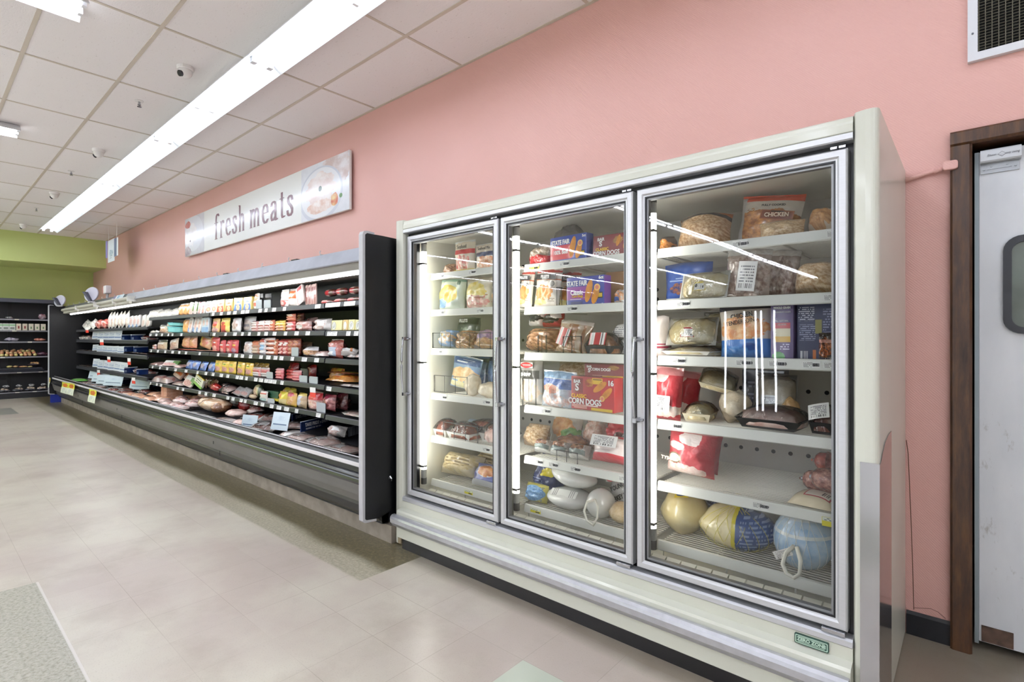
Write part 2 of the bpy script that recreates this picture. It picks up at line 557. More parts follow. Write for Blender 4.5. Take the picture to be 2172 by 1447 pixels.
# painted conduit with its box, running from the freezer to the door frame
cd = thing('electrical_conduit', (-0.225, 2.93, 2.02), 'pink painted conduit sagging between freezer and dark wood door frame', 'conduit')
MB().tube([(-0.235, 2.928, 2.020), (-0.19, 2.927, 2.030), (-0.15, 2.926, 2.038), (-0.105, 2.922, 2.043), (-0.085, 2.915, 2.044)], .010, 8).build('pipe', PINK, cd, (-0.225, 2.93, 2.02), True)
MB().prism(rounded(-0.098, -0.048, 2.028, 2.066, .01, 3), 2.885, 2.907, 'y').build('junction_box', PINK, cd, (-0.225, 2.93, 2.02), bevel=.003)
MB().tube([(-0.128, 2.925, 2.040), (-0.112, 2.924, 2.042)], .0115, 8).build('coupling', PINK, cd, (-0.225, 2.93, 2.02), True)

# wall vent
vt = thing('wall_vent', (0.3, YW, 2.75), 'white framed wall vent with a black grid high above the swing door', 'vent')
vf = ring_xz(MB(), [(0.9, 3.3), (-0.018, 3.3), (-0.018, 2.472), (0.9, 2.472)], [(0.868, 3.268), (0.014, 3.268), (0.014, 2.504), (0.868, 2.504)], 2.915, 2.94)
vf.build('frame', plain('vent_frame_white', 'dcdde2', 0.4), vt, (0.3, YW, 2.75))
vg = MB()
for i in range(43):
    x = 0.016 + i * 0.0203
    vg.box(x, x + .003, 2.922, 2.936, 2.504, 3.268)
for i in range(64):
    z = 2.504 + i * 0.012
    vg.box(0.014, 0.868, 2.925, 2.930, z, z + .0018)
vg.build('grille', plain('vent_grille', '55513f', 0.5), vt, (0.3, YW, 2.75))
MB().box(0.014, 0.868, 2.937, 2.9395, 2.504, 3.268).build('backing', plain('vent_dark', '0b0a0a', 0.9), vt, (0.3, YW, 2.75))
MB().lathe([(.004, 2.912), (.004, 2.916)], 8, (-0.002, 0, 2.585), 0, 'y').build('screw', plain('screw_grey', '6f7078', 0.4, 0.6), vt, (0.3, YW, 2.75))

# ---------------------------------------------------------------- ceiling lamps
TUBE = emit('fluorescent_tube', 'eaf2ff', TUBE_E)
TUBE2 = emit('aisle_tube', 'eff4ff', AISLE_E)
LAMPW = plain('lamp_enamel', 'eef0f2', 0.35)
def strip_lamp(L, label, group, loc, rz, cat='ceiling light', tube_m=None):
    """open trough lamp along local x, two tubes"""
    o = thing('ceiling_lamp', loc, label, cat, group, rz)
    h = MB()
    prof = [(-.155, -.075), (-.075, -.005), (.075, -.005), (.155, -.075), (.150, -.078), (.07, -.012), (-.07, -.012), (-.150, -.078)]
    h.prism(prof, 0, L, 'x')
    h.box(0, L, -.06, .06, -.0045, 0.0)
    h.build('reflector', LAMPW, o)
    n = max(1, round(L / 1.22))
    for s_ in (-1, 1):
        for k in range(n):
            a = L * k / n + .03; b = L * (k + 1) / n - .03
            t = MB().tube([(a, s_ * .062, -.043), (b, s_ * .062, -.043)], .016, 6)
            t.build('tube', tube_m or TUBE, o, smooth=True)
    sk = None
    for k in range(n + 1):
        x = min(max(L * k / n, .012), L - .012)
        for s_ in (-1, 1):
            if sk is None:
                sk = MB().box(-.012, .012, -.02, .02, -.066, -.012).build('lamp_holder', LAMPW, o); q = sk
            else:
                q = sk.copy(); C.objects.link(q); q.parent = o
            q.location = (x, s_ * .062, 0)
    return o
L8 = 2.44
k = 0
x = -13.95
names = ['far', 'second', 'third', 'fourth', 'fifth', 'nearest']
while x < 3.5:
    strip_lamp(L8 - .004, f'long open fluorescent ceiling lamp parallel to pink wall, number {["one","two","three","four","five","six","seven","eight"][k]} counted from green wall', 'lamp row along the pink wall', (x, 1.815, ZC), 0)
    x += L8; k += 1
for k, (x, what) in enumerate([(-10.6, 'third'), (-13.75, ''), (-7.48, 'small lamp end beside the ceiling edge of the photo, farther from camera'), (-4.36, 'fluorescent lamp end crossing the ceiling near the first dome camera'), (-1.25, ''), (1.9, '')]):  # column nearest the green wall is unseen, added to brighten that wall
    for q in range(3):
        lab = what if q == 0 and len(what) > 8 else f'fluorescent cross lamp over the aisles, column {1 if x < -12 else 2 if x < -9 else 3 if x < -6 else 4 if x < -3 else 5 if x < 0 else 6} from green wall, piece {q + 1} from pink wall'
        strip_lamp(6.1, lab, 'cross lamps over the aisles', (x, 0.75 - q * 6.12, ZC), -PI / 2, tube_m=TUBE2)

# ceiling fittings
def dome_camera(p, yaw, label):
    o = thing('dome_camera', (p[0], p[1], ZC), label, 'camera', 'dome cameras on the ceiling', yaw)
    MB().lathe([(.062, 0), (.062, -.022), (.056, -.03)], 20).build('base', WHITE, o, smooth=False)
    b = MB().blob((0, 0, -.042), (.05, .05, .05), 18, 12)
    b.build('housing', WHITE, o, smooth=True)
    le = MB().lathe([(.024, .040), (.024, .056), (.02, .058)], 14, (0, 0, 0), 0, 'y')
    l = le.build('lens', plain('lens_black', '26232b', 0.15), o)
    l.location = (0, 0, -.05); l.rotation_euler = (math.radians(-24), 0, PI)
    return o
for p, yw_, lab in [((-4.80, 1.47), 0.35, 'white dome camera between the lamp row and the closest cross lamp'), ((-7.67, 1.45), -.9, 'second white dome camera along the lamp row, counted from the freezer'), ((-10.45, 1.44), -.9, 'third white dome camera along the lamp row, counted from the freezer'), ((-13.83, 1.45), -.9, 'white dome camera close to the green bulkhead')]:
    dome_camera(p, yw_, lab)
for p, lab in [((-5.81, 1.40), 'fire sprinkler head behind the first dome camera'), ((-8.93, 1.40), 'second fire sprinkler head from the freezer'), ((-11.91, 1.41), 'fire sprinkler head farthest from the freezer')]:
    o = thing('fire_sprinkler', (p[0], p[1], ZC), lab, 'sprinkler', 'sprinkler heads')
    ST = plain('chrome', 'b9bbc0', 0.2, 1.0)
    MB().lathe([(.035, 0), (.035, -.004), (.02, -.008)], 14).build('escutcheon', WHITE, o)
    MB().lathe([(.009, 0), (.009, -.03), (.014, -.032), (.014, -.04), (.004, -.045), (.004, -.052)], 10).build('nozzle', ST, o)
    MB().lathe([(.018, -.052), (.018, -.055)], 10).build('deflector', ST, o)
# ---------------------------------------------------------------- reach-in freezer
FO = (-1.51, 2.06, 0)
fz = thing('reach_in_freezer', FO, 'tall cream three-door glass reach-in freezer standing against the pink wall', 'freezer')
CREAM = plain('cream_enamel', 'cccdc0', 0.33, 0, 0.3, 0.03, 3)
LINER = plain('freezer_liner', 'e4e3d8', 0.4)
def brushed(name, c, rough=0.28):
    g = G(name)
    n1 = g.noise(g.vec('MULTIPLY', g.coord('Object'), (2, 60, 60)), 6, 3)
    col = g.ramp(n1, [(0.3, c), (0.7, 'c9cacd')])
    g.bump(n1, 0.05, 0.001)
    return g.done(col, rough, 0.55)
ALU = brushed('brushed_aluminium', 'cfd0d4', 0.42)
CHROME = plain('chrome', 'b9bbc0', 0.2, 1.0)
BLACK = plain('black_gasket', '131419', 0.4)
x0, x1, y0, yb, zt = -2.795, -0.228, 2.06, 2.93, 2.065
def fzp(mb, name, mat, parent=None, **k):
    o = mb.build(name, mat, parent or fz, FO if parent is None else k.pop('org'), **k)
    return o
# end panels with a rounded front post
def end_panel(xa, xb, outer):
    pr = []
    r = .022
    def arc(cx, cy, a0, a1, n=6):
        return [(cx + r * math.cos(math.radians(a0 + (a1 - a0) * i / n)), cy + r * math.sin(math.radians(a0 + (a1 - a0) * i / n))) for i in range(n + 1)]
    if outer > 0:
        pr = [(xa, yb), (xa, 2.075), (xa + .006, 2.06), (xa + .035, 2.052)] + arc(xb - r, 2.052 + r, -90, 0) + [(xb, yb)]
    else:
        pr = [(xb, yb), (xb, 2.075), (xb - .006, 2.06), (xb - .035, 2.052)] + [(2 * (xa + r) - p[0] - 0, p[1]) for p in arc(xa + r, 2.052 + r, -90, 0)] + [(xa, yb)]
    return MB().prism(pr, 0.008, zt, 'z')
ep = end_panel(-0.300, x1, 1).build('end_panel', CREAM, fz, FO, bevel=.003)
ep2 = end_panel(x0, -2.715, -1).build('end_panel', CREAM, fz, FO, bevel=.003)
# header
MB().prism([(2.062, 2.0), (2.055, 2.005), (2.055, 2.03), (2.06, 2.04), (2.06, 2.052), (2.07, 2.058), (2.4, 2.058), (yb, 2.02), (yb, 2.0)], -2.715, -0.300).build('header', CREAM, fz, FO, bevel=.0015)
MB().prism([(2.06, 1.978), (2.055, 1.982), (2.055, 2.0), (2.066, 2.006), (2.12, 2.006), (2.12, 1.978)], -2.715, -0.300).build('header_rail', ALU, fz, FO)
# dark door jamb and mullions
jb = MB()
jb.box(-2.715, -0.300, 2.10, 2.135, 1.945, 1.978)
jb.box(-2.715, -0.300, 2.10, 2.135, .315, .345)
jb.box(-2.715, -2.665, 2.10, 2.15, .345, 1.945)
jb.box(-0.335, -0.300, 2.10, 2.15, .345, 1.945)
jb.build('door_jamb', BLACK, fz, FO)
MULL = plain('mullion_grey', '77786f', 0.4)
for a in (-1.8955, -1.101):
    MB().box(a - .028, a + .028, 2.10, 2.15, .345, 1.945).build('mullion', MULL, fz, FO, bevel=.003)
# liner
ln = MB()
ln.box(-2.715, -2.70, 2.15, 2.92, .30, 2.0)
ln.box(-0.318, -0.302, 2.15, 2.92, .30, 2.0)
ln.prism([(2.13, 1.978), (2.2, 1.95), (2.9, 1.985), (2.9, 2.0), (2.13, 2.0)], -2.70, -0.318)
ln.box(-2.70, -0.318, 2.13, 2.92, .285, .30)
ln.build('liner', LINER, fz, FO)
bp = MB().box(-2.70, -0.318, 2.89, 2.905, .30, 1.99)
for z in (.741, 1.055, 1.30, 1.545, 1.60, 1.83):
    for i in range(30):
        x = -2.66 + i * .079
        bp.lathe([(.0105, 2.8885), (.0105, 2.8895)], 10, (x, 0, z), 1, 'y')
bp.build('back_panel', [plain('back_panel_grey', 'cfcdc6', 0.5), plain('hole_dark', '1e1e1e', 0.8)], fz, FO)
# inner ceiling honeycomb outlet and bottom louvre
MB().prism([(2.135, 1.95), (2.165, 1.925), (2.168, 1.928), (2.14, 1.955)], -2.66, -0.36).build('air_outlet', plain('outlet_plastic', 'e9e4d0', 0.5, 0, 0, 0.15, 120), fz, FO)
lv = MB()
for i in range(34):
    a = -2.66 + i * .068
    lv.prism([(2.165, .305), (2.165, .315), (2.235, .338), (2.235, .305)], a, a + .062)
lv.build('return_louvre', plain('louvre_white', 'e9e8de', 0.45), fz, FO)
# base: sill, stepped panel, bumper, kick plate
MB().prism([(2.056, .288), (2.05, .292), (2.05, .310), (2.06, .316), (2.12, .316), (2.12, .288)], -2.715, -0.300).build('sill_rail', ALU, fz, FO)
MB().prism([(2.055, .288), (2.055, .246), (2.018, .238), (2.012, .228), (2.012, .072), (2.02, .066), (2.12, .066), (2.12, .288)], -2.722, -0.300).build('base_panel', CREAM, fz, FO)
MB().prism([(2.012, .212), (1.992, .212), (1.98, .203), (1.976, .19), (1.978, .165), (1.99, .152), (1.996, .140), (2.012, .138)], -2.745, -0.302).build('bumper_rail', plain('bumper_metal', 'c3c4ca', 0.33, 0.6, 0, 0.06, 30), fz, FO, bevel=.003)
MB().box(-2.69, -0.302, 2.03, 2.08, 0, .066).build('kick_plate', plain('kick_black', '111114', 0.3, 0, 0.3), fz, FO)
MB().box(-2.69, -0.302, 2.4, 2.9, 0, .29).build('machine_base', BLACK, fz, FO)
# stainless corner guard wrapping the near post
cg = MB()
cg.face([(-.279, 2.0505, .004), (-.2265, 2.0505, .004), (-.2265, 2.0505, .913), (-.279, 2.0505, .913)])
top = [(2.0505, .913), (2.10, .925), (2.14, .955), (2.2, .99), (2.28, 1.005), (2.38, 1.005)]
top = [(2.0505, .908), (2.09, .915), (2.13, .938), (2.2, .963), (2.29, .975), (2.375, .977)]
cg.face([(-.2265, 2.0505, .004)] + [(-.2265, p[0], p[1]) for p in top] + [(-.2265, 2.375, .004)])
SS = plain('stainless_guard', 'b6b6b8', 0.15, 0.9, 0, 0.05, 6)
cgo = cg.build('corner_guard', SS, fz, FO, weld=True)
sm = cgo.modifiers.new('sheet', 'SOLIDIFY'); sm.thickness = .0016; sm.offset = 0
cgo['label'] = 'stainless steel corner guard'
# makers plate
np_ = MB().prism(rounded(-.473, -.368, .2495, .2835, .004, 3), 2.0475, 2.0555, 'y').build('name_plate', plain('plate_green', '25493f', 0.35), fz, FO)
pl = MB()
ring_xz(pl, rounded(-.470, -.371, .2525, .2805, .003, 3), rounded(-.4675, -.3735, .255, .278, .002, 3), 2.0465, 2.0475)
for z in (.2585, .275):
    pl.box(-.462, -.38, 2.0466, 2.0475, z - .0009, z + .0009)
PALE = plain('plate_pale', 'b9d2c0', 0.4)
pl.build('plate_lines', PALE, np_, FO)
text('plate_lettering', 'ZERO ZONE', .0145, PALE, np_, (-.4205 - FO[0], 2.0468 - FO[1], .2667), sx=1.08, bold=.0006)
# end-cap at the left foot
MB().box(-2.72, -2.69, 2.02, 2.06, .03, .075).build('foot_end', plain('worn_foot', '8d7f66', 0.8), fz, FO)
# lamps
LED = emit('door_lamp', 'fffdf6', LED_E)
LEDE = plain('lamp_end', 'c9c9c4', 0.5)
LH = plain('lamp_clip_dark', '55534e', 0.5)
for k, x in enumerate((-2.643, -1.863, -1.068)):
    b = MB().lathe([(.017, .478), (.017, 1.868)], 12, (x, 2.165, 0)).build('lamp_tube', LED, fz, FO, smooth=False)
    e = MB()
    e.lathe([(.0175, .425), (.0175, .478)], 12, (x, 2.165, 0))
    e.lathe([(.0175, 1.868), (.0175, 1.915)], 12, (x, 2.165, 0))
    e.build('lamp_end', LEDE, b, FO)
    e = MB()
    e.lathe([(.0185, .385), (.0185, .425)], 12, (x, 2.165, 0)); e.lathe([(.0185, 1.915), (.0185, 1.93)], 12, (x, 2.165, 0))
    for z in (.50, 1.16, 1.79):
        e.box(x - .03, x + .02, 2.143, 2.147, z - .006, z + .006).lathe([(.0187, z - .005), (.0187, z + .005)], 12, (x, 2.165, 0))
    e.build('lamp_clip', LH, b, FO)
# wire shelves
RAIL = plain('price_rail_white', 'e2e3dd', 0.35)
WIRE = plain('white_wire', 'dfddd3', 0.45)
TAGW = art('price_ticket', 'f1f1ee', [('print', .3, .55, .26, .36, '8c8c88', 4), ('rect', .75, .5, .19, .22, '77777a')], rough=.5, coat=0, crinkle=0, grain=0)
TAGY = art('yellow_ticket', 'e8dd3e', [('rect', .5, .78, .48, .2, 'e9efe2'), ('print', .4, .78, .3, .16, '5d6a63', 2), ('rect', .7, .28, .2, .13, '4b4a20')], rough=.5, coat=0, crinkle=0, grain=0)
INK = plain('black_ink', '26262a', 0.6)
SH_Z = [1.722, 1.487, 1.237, .947, .668, .413]
SH_X = {1: -2.656, 2: -1.866, 3: -1.078}
SH_L = .738
SH_Y0, SH_Y1 = 2.252, 2.86
def shelf_proto():
    m = MB()
    for i in range(26):
        y = SH_Y0 + .012 + i * (SH_Y1 - SH_Y0 - .02) / 25
        m.box(0, SH_L, y - .0022, y + .0022, -.010, -.0055)
    for x in (.004, .245, .49, SH_L - .004):
        m.box(x - .003, x + .003, SH_Y0, SH_Y1, -.017, -.010)
    m.box(0, SH_L, SH_Y1 - .006, SH_Y1, -.018, -.004)
    return m
shp = None
shelf_of = {}
TAGS = {(3, 0): ['.', ('$15.83', .36), ('$17.', .70)], (3, 1): [('$4.09', .12), ('', .69)], (3, 2): [('$4.09', .1), ('$13.83', .375), ('$13.83', .5), ('$8.', .62), ('', .69)],
        (3, 3): [('$4.89', .08)], (3, 4): [('$5.49', .44)], (2, 0): [('y3.29', .07), ('$7.69', .27), ('$3.29', .70)], (2, 1): [('$9.69', .32), ('$2.29', .64)],
        (2, 3): [('$2.89', .15)], (2, 4): [('$8.79', .10), ('$8.79', .20), ('$8.79', .34), ('$9.97', .62)], (2, 5): [('y', .08)], (1, 0): [('$5', .10), ('$8.99', .38), ('$9.89', .63)], (1, 1): [('', .1), ('', .45)],
        (1, 2): [('', .08), ('$6.29', .62)], (1, 3): [('$9.99', .12), ('$8.99', .50)], (1, 4): [('$8.9', .5)], (1, 5): [('y', .35)]}
def price_text(s, parent, loc, size=.014):
    if s:
        text('price', s, size, INK, parent, loc, bold=.0004, sx=1.1)
for d in (1, 2, 3):
    for k, z in enumerate(SH_Z):
        dz = .012 if (d == 1 and k < 5) else 0
        xl = SH_X[d]
        if shp is None:
            shp = shelf_proto().build('wire_shelf', WIRE, fz)
            so = shp
        else:
            so = shp.copy(); C.objects.link(so); so.parent = fz
        zz = z + dz - (.006 if k < 5 else .02)
        so.location = (xl - FO[0], -FO[1], zz)
        shelf_of[(d, k)] = zz
        rl = MB().prism([(2.252, .008), (2.240, .006), (2.232, -.032), (2.237, -.036), (2.246, -.004)], 0, SH_L)
        if k == 5:
            rl.box(.02, .024, 2.245, 2.25, -.10, -.02).box(.3, .306, 2.245, 2.25, -.10, -.02).box(.56, .566, 2.245, 2.25, -.10, -.02)
        r = rl.build('price_rail', RAIL, so)
        for it in TAGS.get((d, k), []):
            if it == '.':
                continue
            s_, px = it
            if s_.startswith('y'):
                MB().box(px - .035, px + .035, 2.2335, 2.2345, -.026, -.002).build('price_ticket', TAGY, so)
                price_text(s_[1:], so, (px + .012, 2.233, -.019), .012)
            else:
                MB().box(px - .03, px + .03, 2.2335, 2.2345, -.028, .0).build('price_ticket', TAGW, so)
                price_text(s_, so, (px + .014, 2.233, -.014))
# the two yellow shelf prices that stand out
so = None
for o in fz.children:
    if o.name.startswith('wire_shelf') and abs(o.location.x - (SH_X[3] - FO[0])) < .01 and abs(o.location.z - shelf_of[(3, 4)]) < .01:
        so = o
MB().box(.655, .735, 2.2305, 2.2315, -.040, -.006).build('price_ticket', TAGY, so)
text('price', '4.45', .016, INK, so, (.71, 2.230, -.033), bold=.0006)
# doors
def glass_mat():
    g = G('freezer_door_glass')
    t = g.t
    for n_ in list(t.nodes):
        t.nodes.remove(n_)
    out = g.n('OutputMaterial'); mx = g.n('MixShader'); tr = g.n('BsdfTransparent'); gl = g.n('BsdfGlossy'); fr_ = g.n('Fresnel')
    tr.inputs[0].default_value = (.97, .985, .975, 1)
    gl.inputs['Roughness'].default_value = .015
    fr_.inputs['IOR'].default_value = 1.6
    nb = g.noise(g.coord('Object'), 1.6, 1)
    bp_ = g.n('Bump'); bp_.inputs['Strength'].default_value = .03; bp_.inputs['Distance'].default_value = .05
    t.links.new(nb, bp_.inputs['Height']); t.links.new(bp_.outputs[0], gl.inputs['Normal'])
    t.links.new(fr_.outputs[0], mx.inputs[0]); t.links.new(tr.outputs[0], mx.inputs[1]); t.links.new(gl.outputs[0], mx.inputs[2])
    t.links.new(mx.outputs[0], out.inputs[0])
    return g.m
GLASS = glass_mat()
for d, (a, b) in {1: (-2.680, -1.905), 2: (-1.886, -1.111), 3: (-1.091, -.316)}.items():
    org = ((a + b) / 2, 2.06, .333)
    loc = (org[0] - FO[0], 0, .333)
    Z0, Z1 = .333, 1.955
    m = MB()
    w1 = .035
    O = [(a, Z0), (b, Z0), (b, Z1), (a, Z1)]
    def inset(q):
        return [(a + q, Z0 + q), (b - q, Z0 + q), (b - q, Z1 - q), (a + q, Z1 - q)]
    rings = [(O, 2.098), (O, 2.066), (inset(.005), 2.06), (inset(.024), 2.060), (inset(.030), 2.066), (inset(.0355), 2.067), (inset(.0355), 2.098)]
    for (p, ya), (q, yb_) in zip(rings, rings[1:]):
        for i in range(4):
            j = (i + 1) % 4
            m.face([(p[i][0], ya, p[i][1]), (p[j][0], ya, p[j][1]), (q[j][0], yb_, q[j][1]), (q[i][0], yb_, q[i][1])])
    p, q = rings[-1][0], O
    for i in range(4):
        j = (i + 1) % 4
        m.face([(p[i][0], 2.098, p[i][1]), (p[j][0], 2.098, p[j][1]), (q[j][0], 2.098, q[j][1]), (q[i][0], 2.098, q[i][1])])
    do = m.build('door', ALU, fz, org)
    do.location = loc
    gk = ring_xz(MB(), inset(.0354), inset(.041), 2.0665, 2.098)
    gk.build('glass_seal', BLACK, do, org)
    bd = ring_xz(MB(), inset(.041), inset(.049), 2.074, 2.098)
    bd.build('glass_bead', plain('bead_grey', '8b8c8e', 0.35, 0.4), do, org)
    MB().face([(a + .041, 2.078, Z0 + .041), (b - .041, 2.078, Z0 + .041), (b - .041, 2.078, Z1 - .041), (a + .041, 2.078, Z1 - .041)]).build('glass', GLASS, do, org)
    h = MB()
    hx = a + .010
    pth = []
    for i in range(13):
        t = i / 12
        pth.append((hx - .003 * math.sin(PI * t), 2.022 - .010 * math.sin(PI * t), .975 + t * .34))
    h.tube(pth, .006, 8, radii=[.005 + .003 * math.sin(PI * i / 12) for i in range(13)])
    for z in (.968, 1.312):
        h.box(hx - .009, hx + .009, 2.018, 2.06, z - .011, z + .011)
        h.box(hx - .005, hx + .024, 2.05, 2.061, z - .006, z + .006)
    h.build('handle', CHROME, do, org, bevel=.003)
    hg = MB().box(b - .075, b - .006, 2.052, 2.09, .318, .332)
    hg.build('hinge', CHROME, do, org, bevel=.001)
    hg = MB().box(b - .05, b - .03, 2.06, 2.09, 1.957, 1.966).box(b - .025, b - .005, 2.06, 2.09, 1.957, 1.966)
    hg.build('hinge', CHROME, do, org, bevel=.001)
# ---------------------------------------------------------------- black multideck meat case
CO = (-8.4, 2.4, 0)
cs = thing('meat_case', CO, 'long black open multideck meat case between the freezer and the green wall', 'display case')
CBLK = plain('case_black', '08090d', 0.38, 0, 0.0, 0.2, 3)
CDARK = plain('case_interior', '0f1013', 0.45)
GREYP = plain('case_grey_panel', '6b6865', 0.42, 0.15, 0.1, 0.06, 4)
GREYL = plain('end_trim_grey', 'b9b9bd', 0.45, 0, 0, 0.05, 20)
XA, XB = -14.01, -2.822
def case_end(xa, xb):
    pr = [(1.845, .19), (1.95, .178), (2.02, .20), (2.10, .235), (2.93, .235), (2.93, 1.93), (1.98, 1.965), (1.845, 1.965)]
    p = MB().prism(pr, xa, xb).build('end_panel', CBLK, cs, CO)
    t = MB().prism([(1.846, .176), (1.832, .19), (1.830, .3), (1.830, 1.955), (1.838, 1.974), (1.86, 1.980), (1.915, 1.976), (1.915, 1.964), (1.862, 1.966), (1.848, 1.955), (1.848, .20), (1.86, .19), (1.93, .182), (1.93, .168)], xa - .003, xb + .003)
    t.build('edge_trim', GREYL, p, CO)
    return p
case_end(-2.858, XB)
case_end(XA, XA + .034)
hk = MB().lathe([(.008, 0), (.008, .004)], 8, (XB, 2.03, .42), 0, 'x').tube([(XB + .004, 2.03, .43), (XB + .016, 2.035, .415), (XB + .006, 2.04, .40)], .006, 6)
hk.build('coat_hook', CHROME, cs, CO)
X0, X1 = XA + .036, -2.860
# shell
MB().box(X0, X1, 2.88, 2.925, .12, 1.93).build('back_panel', CDARK, cs, CO)
MB().prism([(2.03, .0), (2.03, .112), (2.9, .112), (2.9, 0)], X0, -2.802).build('kick_plate', plain('dirty_kick', '8d8378', 0.55, 0, 0, 0.25, 9, 0.2, 40), cs, CO)
MB().prism([(2.0, .12), (1.985, .40), (1.99, .44), (2.86, .50), (2.88, .50), (2.88, .12)], X0, X1).build('deck', plain('deck_black', '1a1b1f', 0.5), cs, CO)
# front: white striped nose, black bumper, grey panels
MB().prism([(1.99, .45), (1.985, .512), (1.965, .534), (1.935, .540), (1.908, .532), (1.896, .515), (1.893, .455), (1.9, .45)], X0, X1).build('nose_rail', CBLK, cs, CO)
MB().prism([(1.8955, .516), (1.8895, .514), (1.8885, .492), (1.893, .488)], X0, X1).build('nose_stripe', plain('stripe_pale', 'dcd8dc', 0.35, 0.1), cs, CO)
MB().prism([(1.935, .5405), (1.93, .5425), (1.923, .5415), (1.922, .5395)], X0, X1).build('nose_stripe', plain('stripe_pale', 'dcd8dc', 0.35, 0.1), cs, CO)
MB().prism([(1.9, .455), (1.880, .450), (1.873, .435), (1.876, .425), (1.868, .42), (1.864, .402), (1.868, .388), (1.885, .380), (1.99, .380)], X0, X1).build('bumper', plain('bumper_black', '17161f', 0.26, 0, 0.2), cs, CO)
MB().prism([(1.99, .385), (1.890, .381), (1.898, .335), (1.905, .305), (1.922, .255), (1.935, .248), (1.99, .248)], X0, X1).build('front_panel', GREYP, cs, CO)
MB().prism([(1.99, .25), (1.955, .246), (1.952, .215), (1.968, .165), (2.01, .118), (2.05, .112), (2.05, .25)], X0, X1).build('lower_panel', plain('case_dark_grey', '3c3b3a', 0.35, 0.25, 0.2), cs, CO)
for x in (-5.42, -8.95, -11.5):
    MB().box(x - .004, x + .004, 1.950, 1.953, .19, .246).box(x - .004, x + .004, 1.893, 1.897, .31, .338).build('panel_joint', BLACK, cs, CO)
# canopy
CAN = plain('canopy_silver', '9da0a8', 0.42, 0.35, 0, 0.12, 5)
MB().prism([(2.052, 1.848), (2.046, 1.856), (2.100, 1.958), (2.112, 1.962), (2.93, 1.962), (2.93, 1.94), (2.12, 1.94), (2.068, 1.856)], -9.3, X1).build('canopy_fascia', CAN, cs, CO)
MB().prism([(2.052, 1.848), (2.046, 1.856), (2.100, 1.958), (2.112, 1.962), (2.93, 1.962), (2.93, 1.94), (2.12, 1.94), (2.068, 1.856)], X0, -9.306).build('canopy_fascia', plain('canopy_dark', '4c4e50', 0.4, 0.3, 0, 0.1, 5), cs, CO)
MB().prism([(2.062, 1.848), (2.068, 1.838), (2.085, 1.800), (2.10, 1.795), (2.30, 1.80), (2.85, 1.86), (2.88, 1.93), (2.12, 1.94)], X0, X1).build('canopy_soffit', plain('soffit_grey', '8f8b85', 0.4, 0.2), cs, CO)
CL = emit('case_lamp', 'fbfdff', CASE_E)
x = -13.6
seg = 1.19
while x + seg < X1 + .1:
    xe = min(x + seg - .03, X1 - .005)
    MB().prism([(2.112, 1.794), (2.112, 1.780), (2.118, 1.774), (2.132, 1.774), (2.138, 1.780), (2.138, 1.794)], x, xe).build('canopy_lamp', CL, cs, CO)
    x += seg
MB().prism([(2.112, 1.794), (2.112, 1.780), (2.118, 1.774), (2.132, 1.774), (2.138, 1.780), (2.138, 1.794)], x, X1 - .005).build('canopy_lamp', CL, cs, CO)
# clips on the canopy edge
clp = None
for i in range(20):
    xx = -13.7 + i * .52 + (.22 if i == 5 else 0)
    c = MB().box(-.01, .01, -.012, .012, 0, .004).tube([(0, -.01, .004), (.004, -.016, .02), (.012, -.012, .03)], .004, 5) if clp is None else None
    if clp is None:
        clp = c.build('sign_clip', plain('clip_clear', 'd9dadc', 0.2), cs); o = clp
    else:
        o = clp.copy(); C.objects.link(o); o.parent = cs
    o.location = (xx - CO[0], 2.112 - CO[1], 1.962)
    o.rotation_euler = (0, 0, rnd.uniform(-.6, .6))
for xx in (-6.02, -4.50):
    MB().box(xx, xx + .10, 2.2, 2.28, 1.962, 2.0).build('canopy_bracket', BLACK, cs, CO)
# rolled night curtains in their housings
NC = plain('curtain_housing', 'bcb9ad', 0.4, 0.1)
for a, b in ((-13.55, -12.2), (-12.1, -10.75), (-10.55, -9.55), (-9.5, -8.75)):
    pr = [(1.975, 1.838), (1.965, 1.846), (1.965, 1.868), (1.98, 1.885), (2.005, 1.888), (2.03, 1.87), (2.035, 1.84), (2.01, 1.825)]
    c = MB().prism(pr, a, b).build('night_curtain', NC, cs, CO, bevel=.003)
    MB().prism([(2.0, 1.828), (1.99, 1.80), (2.0, 1.79), (2.02, 1.79), (2.028, 1.80), (2.025, 1.832)], a + .05, b - .02).build('pull_bar', NC, c, CO)
    MB().box(b, b + .02, 1.96, 2.08, 1.82, 1.892).build('end_bracket', plain('bracket_pale', 'd0cfc8', 0.4), c, CO)
# shelves by section
SHR = plain('shelf_rail_dark', '3a3b40', 0.35, 0.3)
SHB = plain('shelf_black', '1b1c20', 0.45)
sections = {'A': (-13.96, -9.02), 'B': (-8.93, -6.62), 'C': (-6.60, -4.06), 'D': (-4.04, -2.87)}
CASE_SH = {'A': [1.47, 1.275, 1.05, .735], 'B': [1.60, 1.373, 1.145, .918, .682], 'C': [1.60, 1.373, 1.145, .918, .682], 'D': [1.603, 1.368, 1.142, .915, .675]}
case_shelf = {}
tgp = None
for s_, (a, b) in sections.items():
    for k, z in enumerate(CASE_SH[s_]):
        thick = .05 if (s_ == 'A' and k > 0) else .034
        org = ((a + b) / 2, 2.27, z)
        sh = MB().box(a, b, 2.285, 2.84, z - .016, z)
        sh.prism([(2.83, z - .016), (2.84, z - .016), (2.84, z - .075)], a, a + .004).prism([(2.4, z - .016), (2.84, z - .016), (2.84, z - .07)], b - .004, b)
        so = sh.build('shelf', SHB, cs, org)
        so.location = (org[0] - CO[0], org[1] - CO[1], org[2])
        case_shelf[(s_, k)] = so
        r = MB().prism([(2.29, z + .006), (2.278, z + .006), (2.270, z), (2.266, z - thick), (2.274, z - thick - .004), (2.29, z - .014)], a, b)
        r.build('price_rail', SHR, so, org)
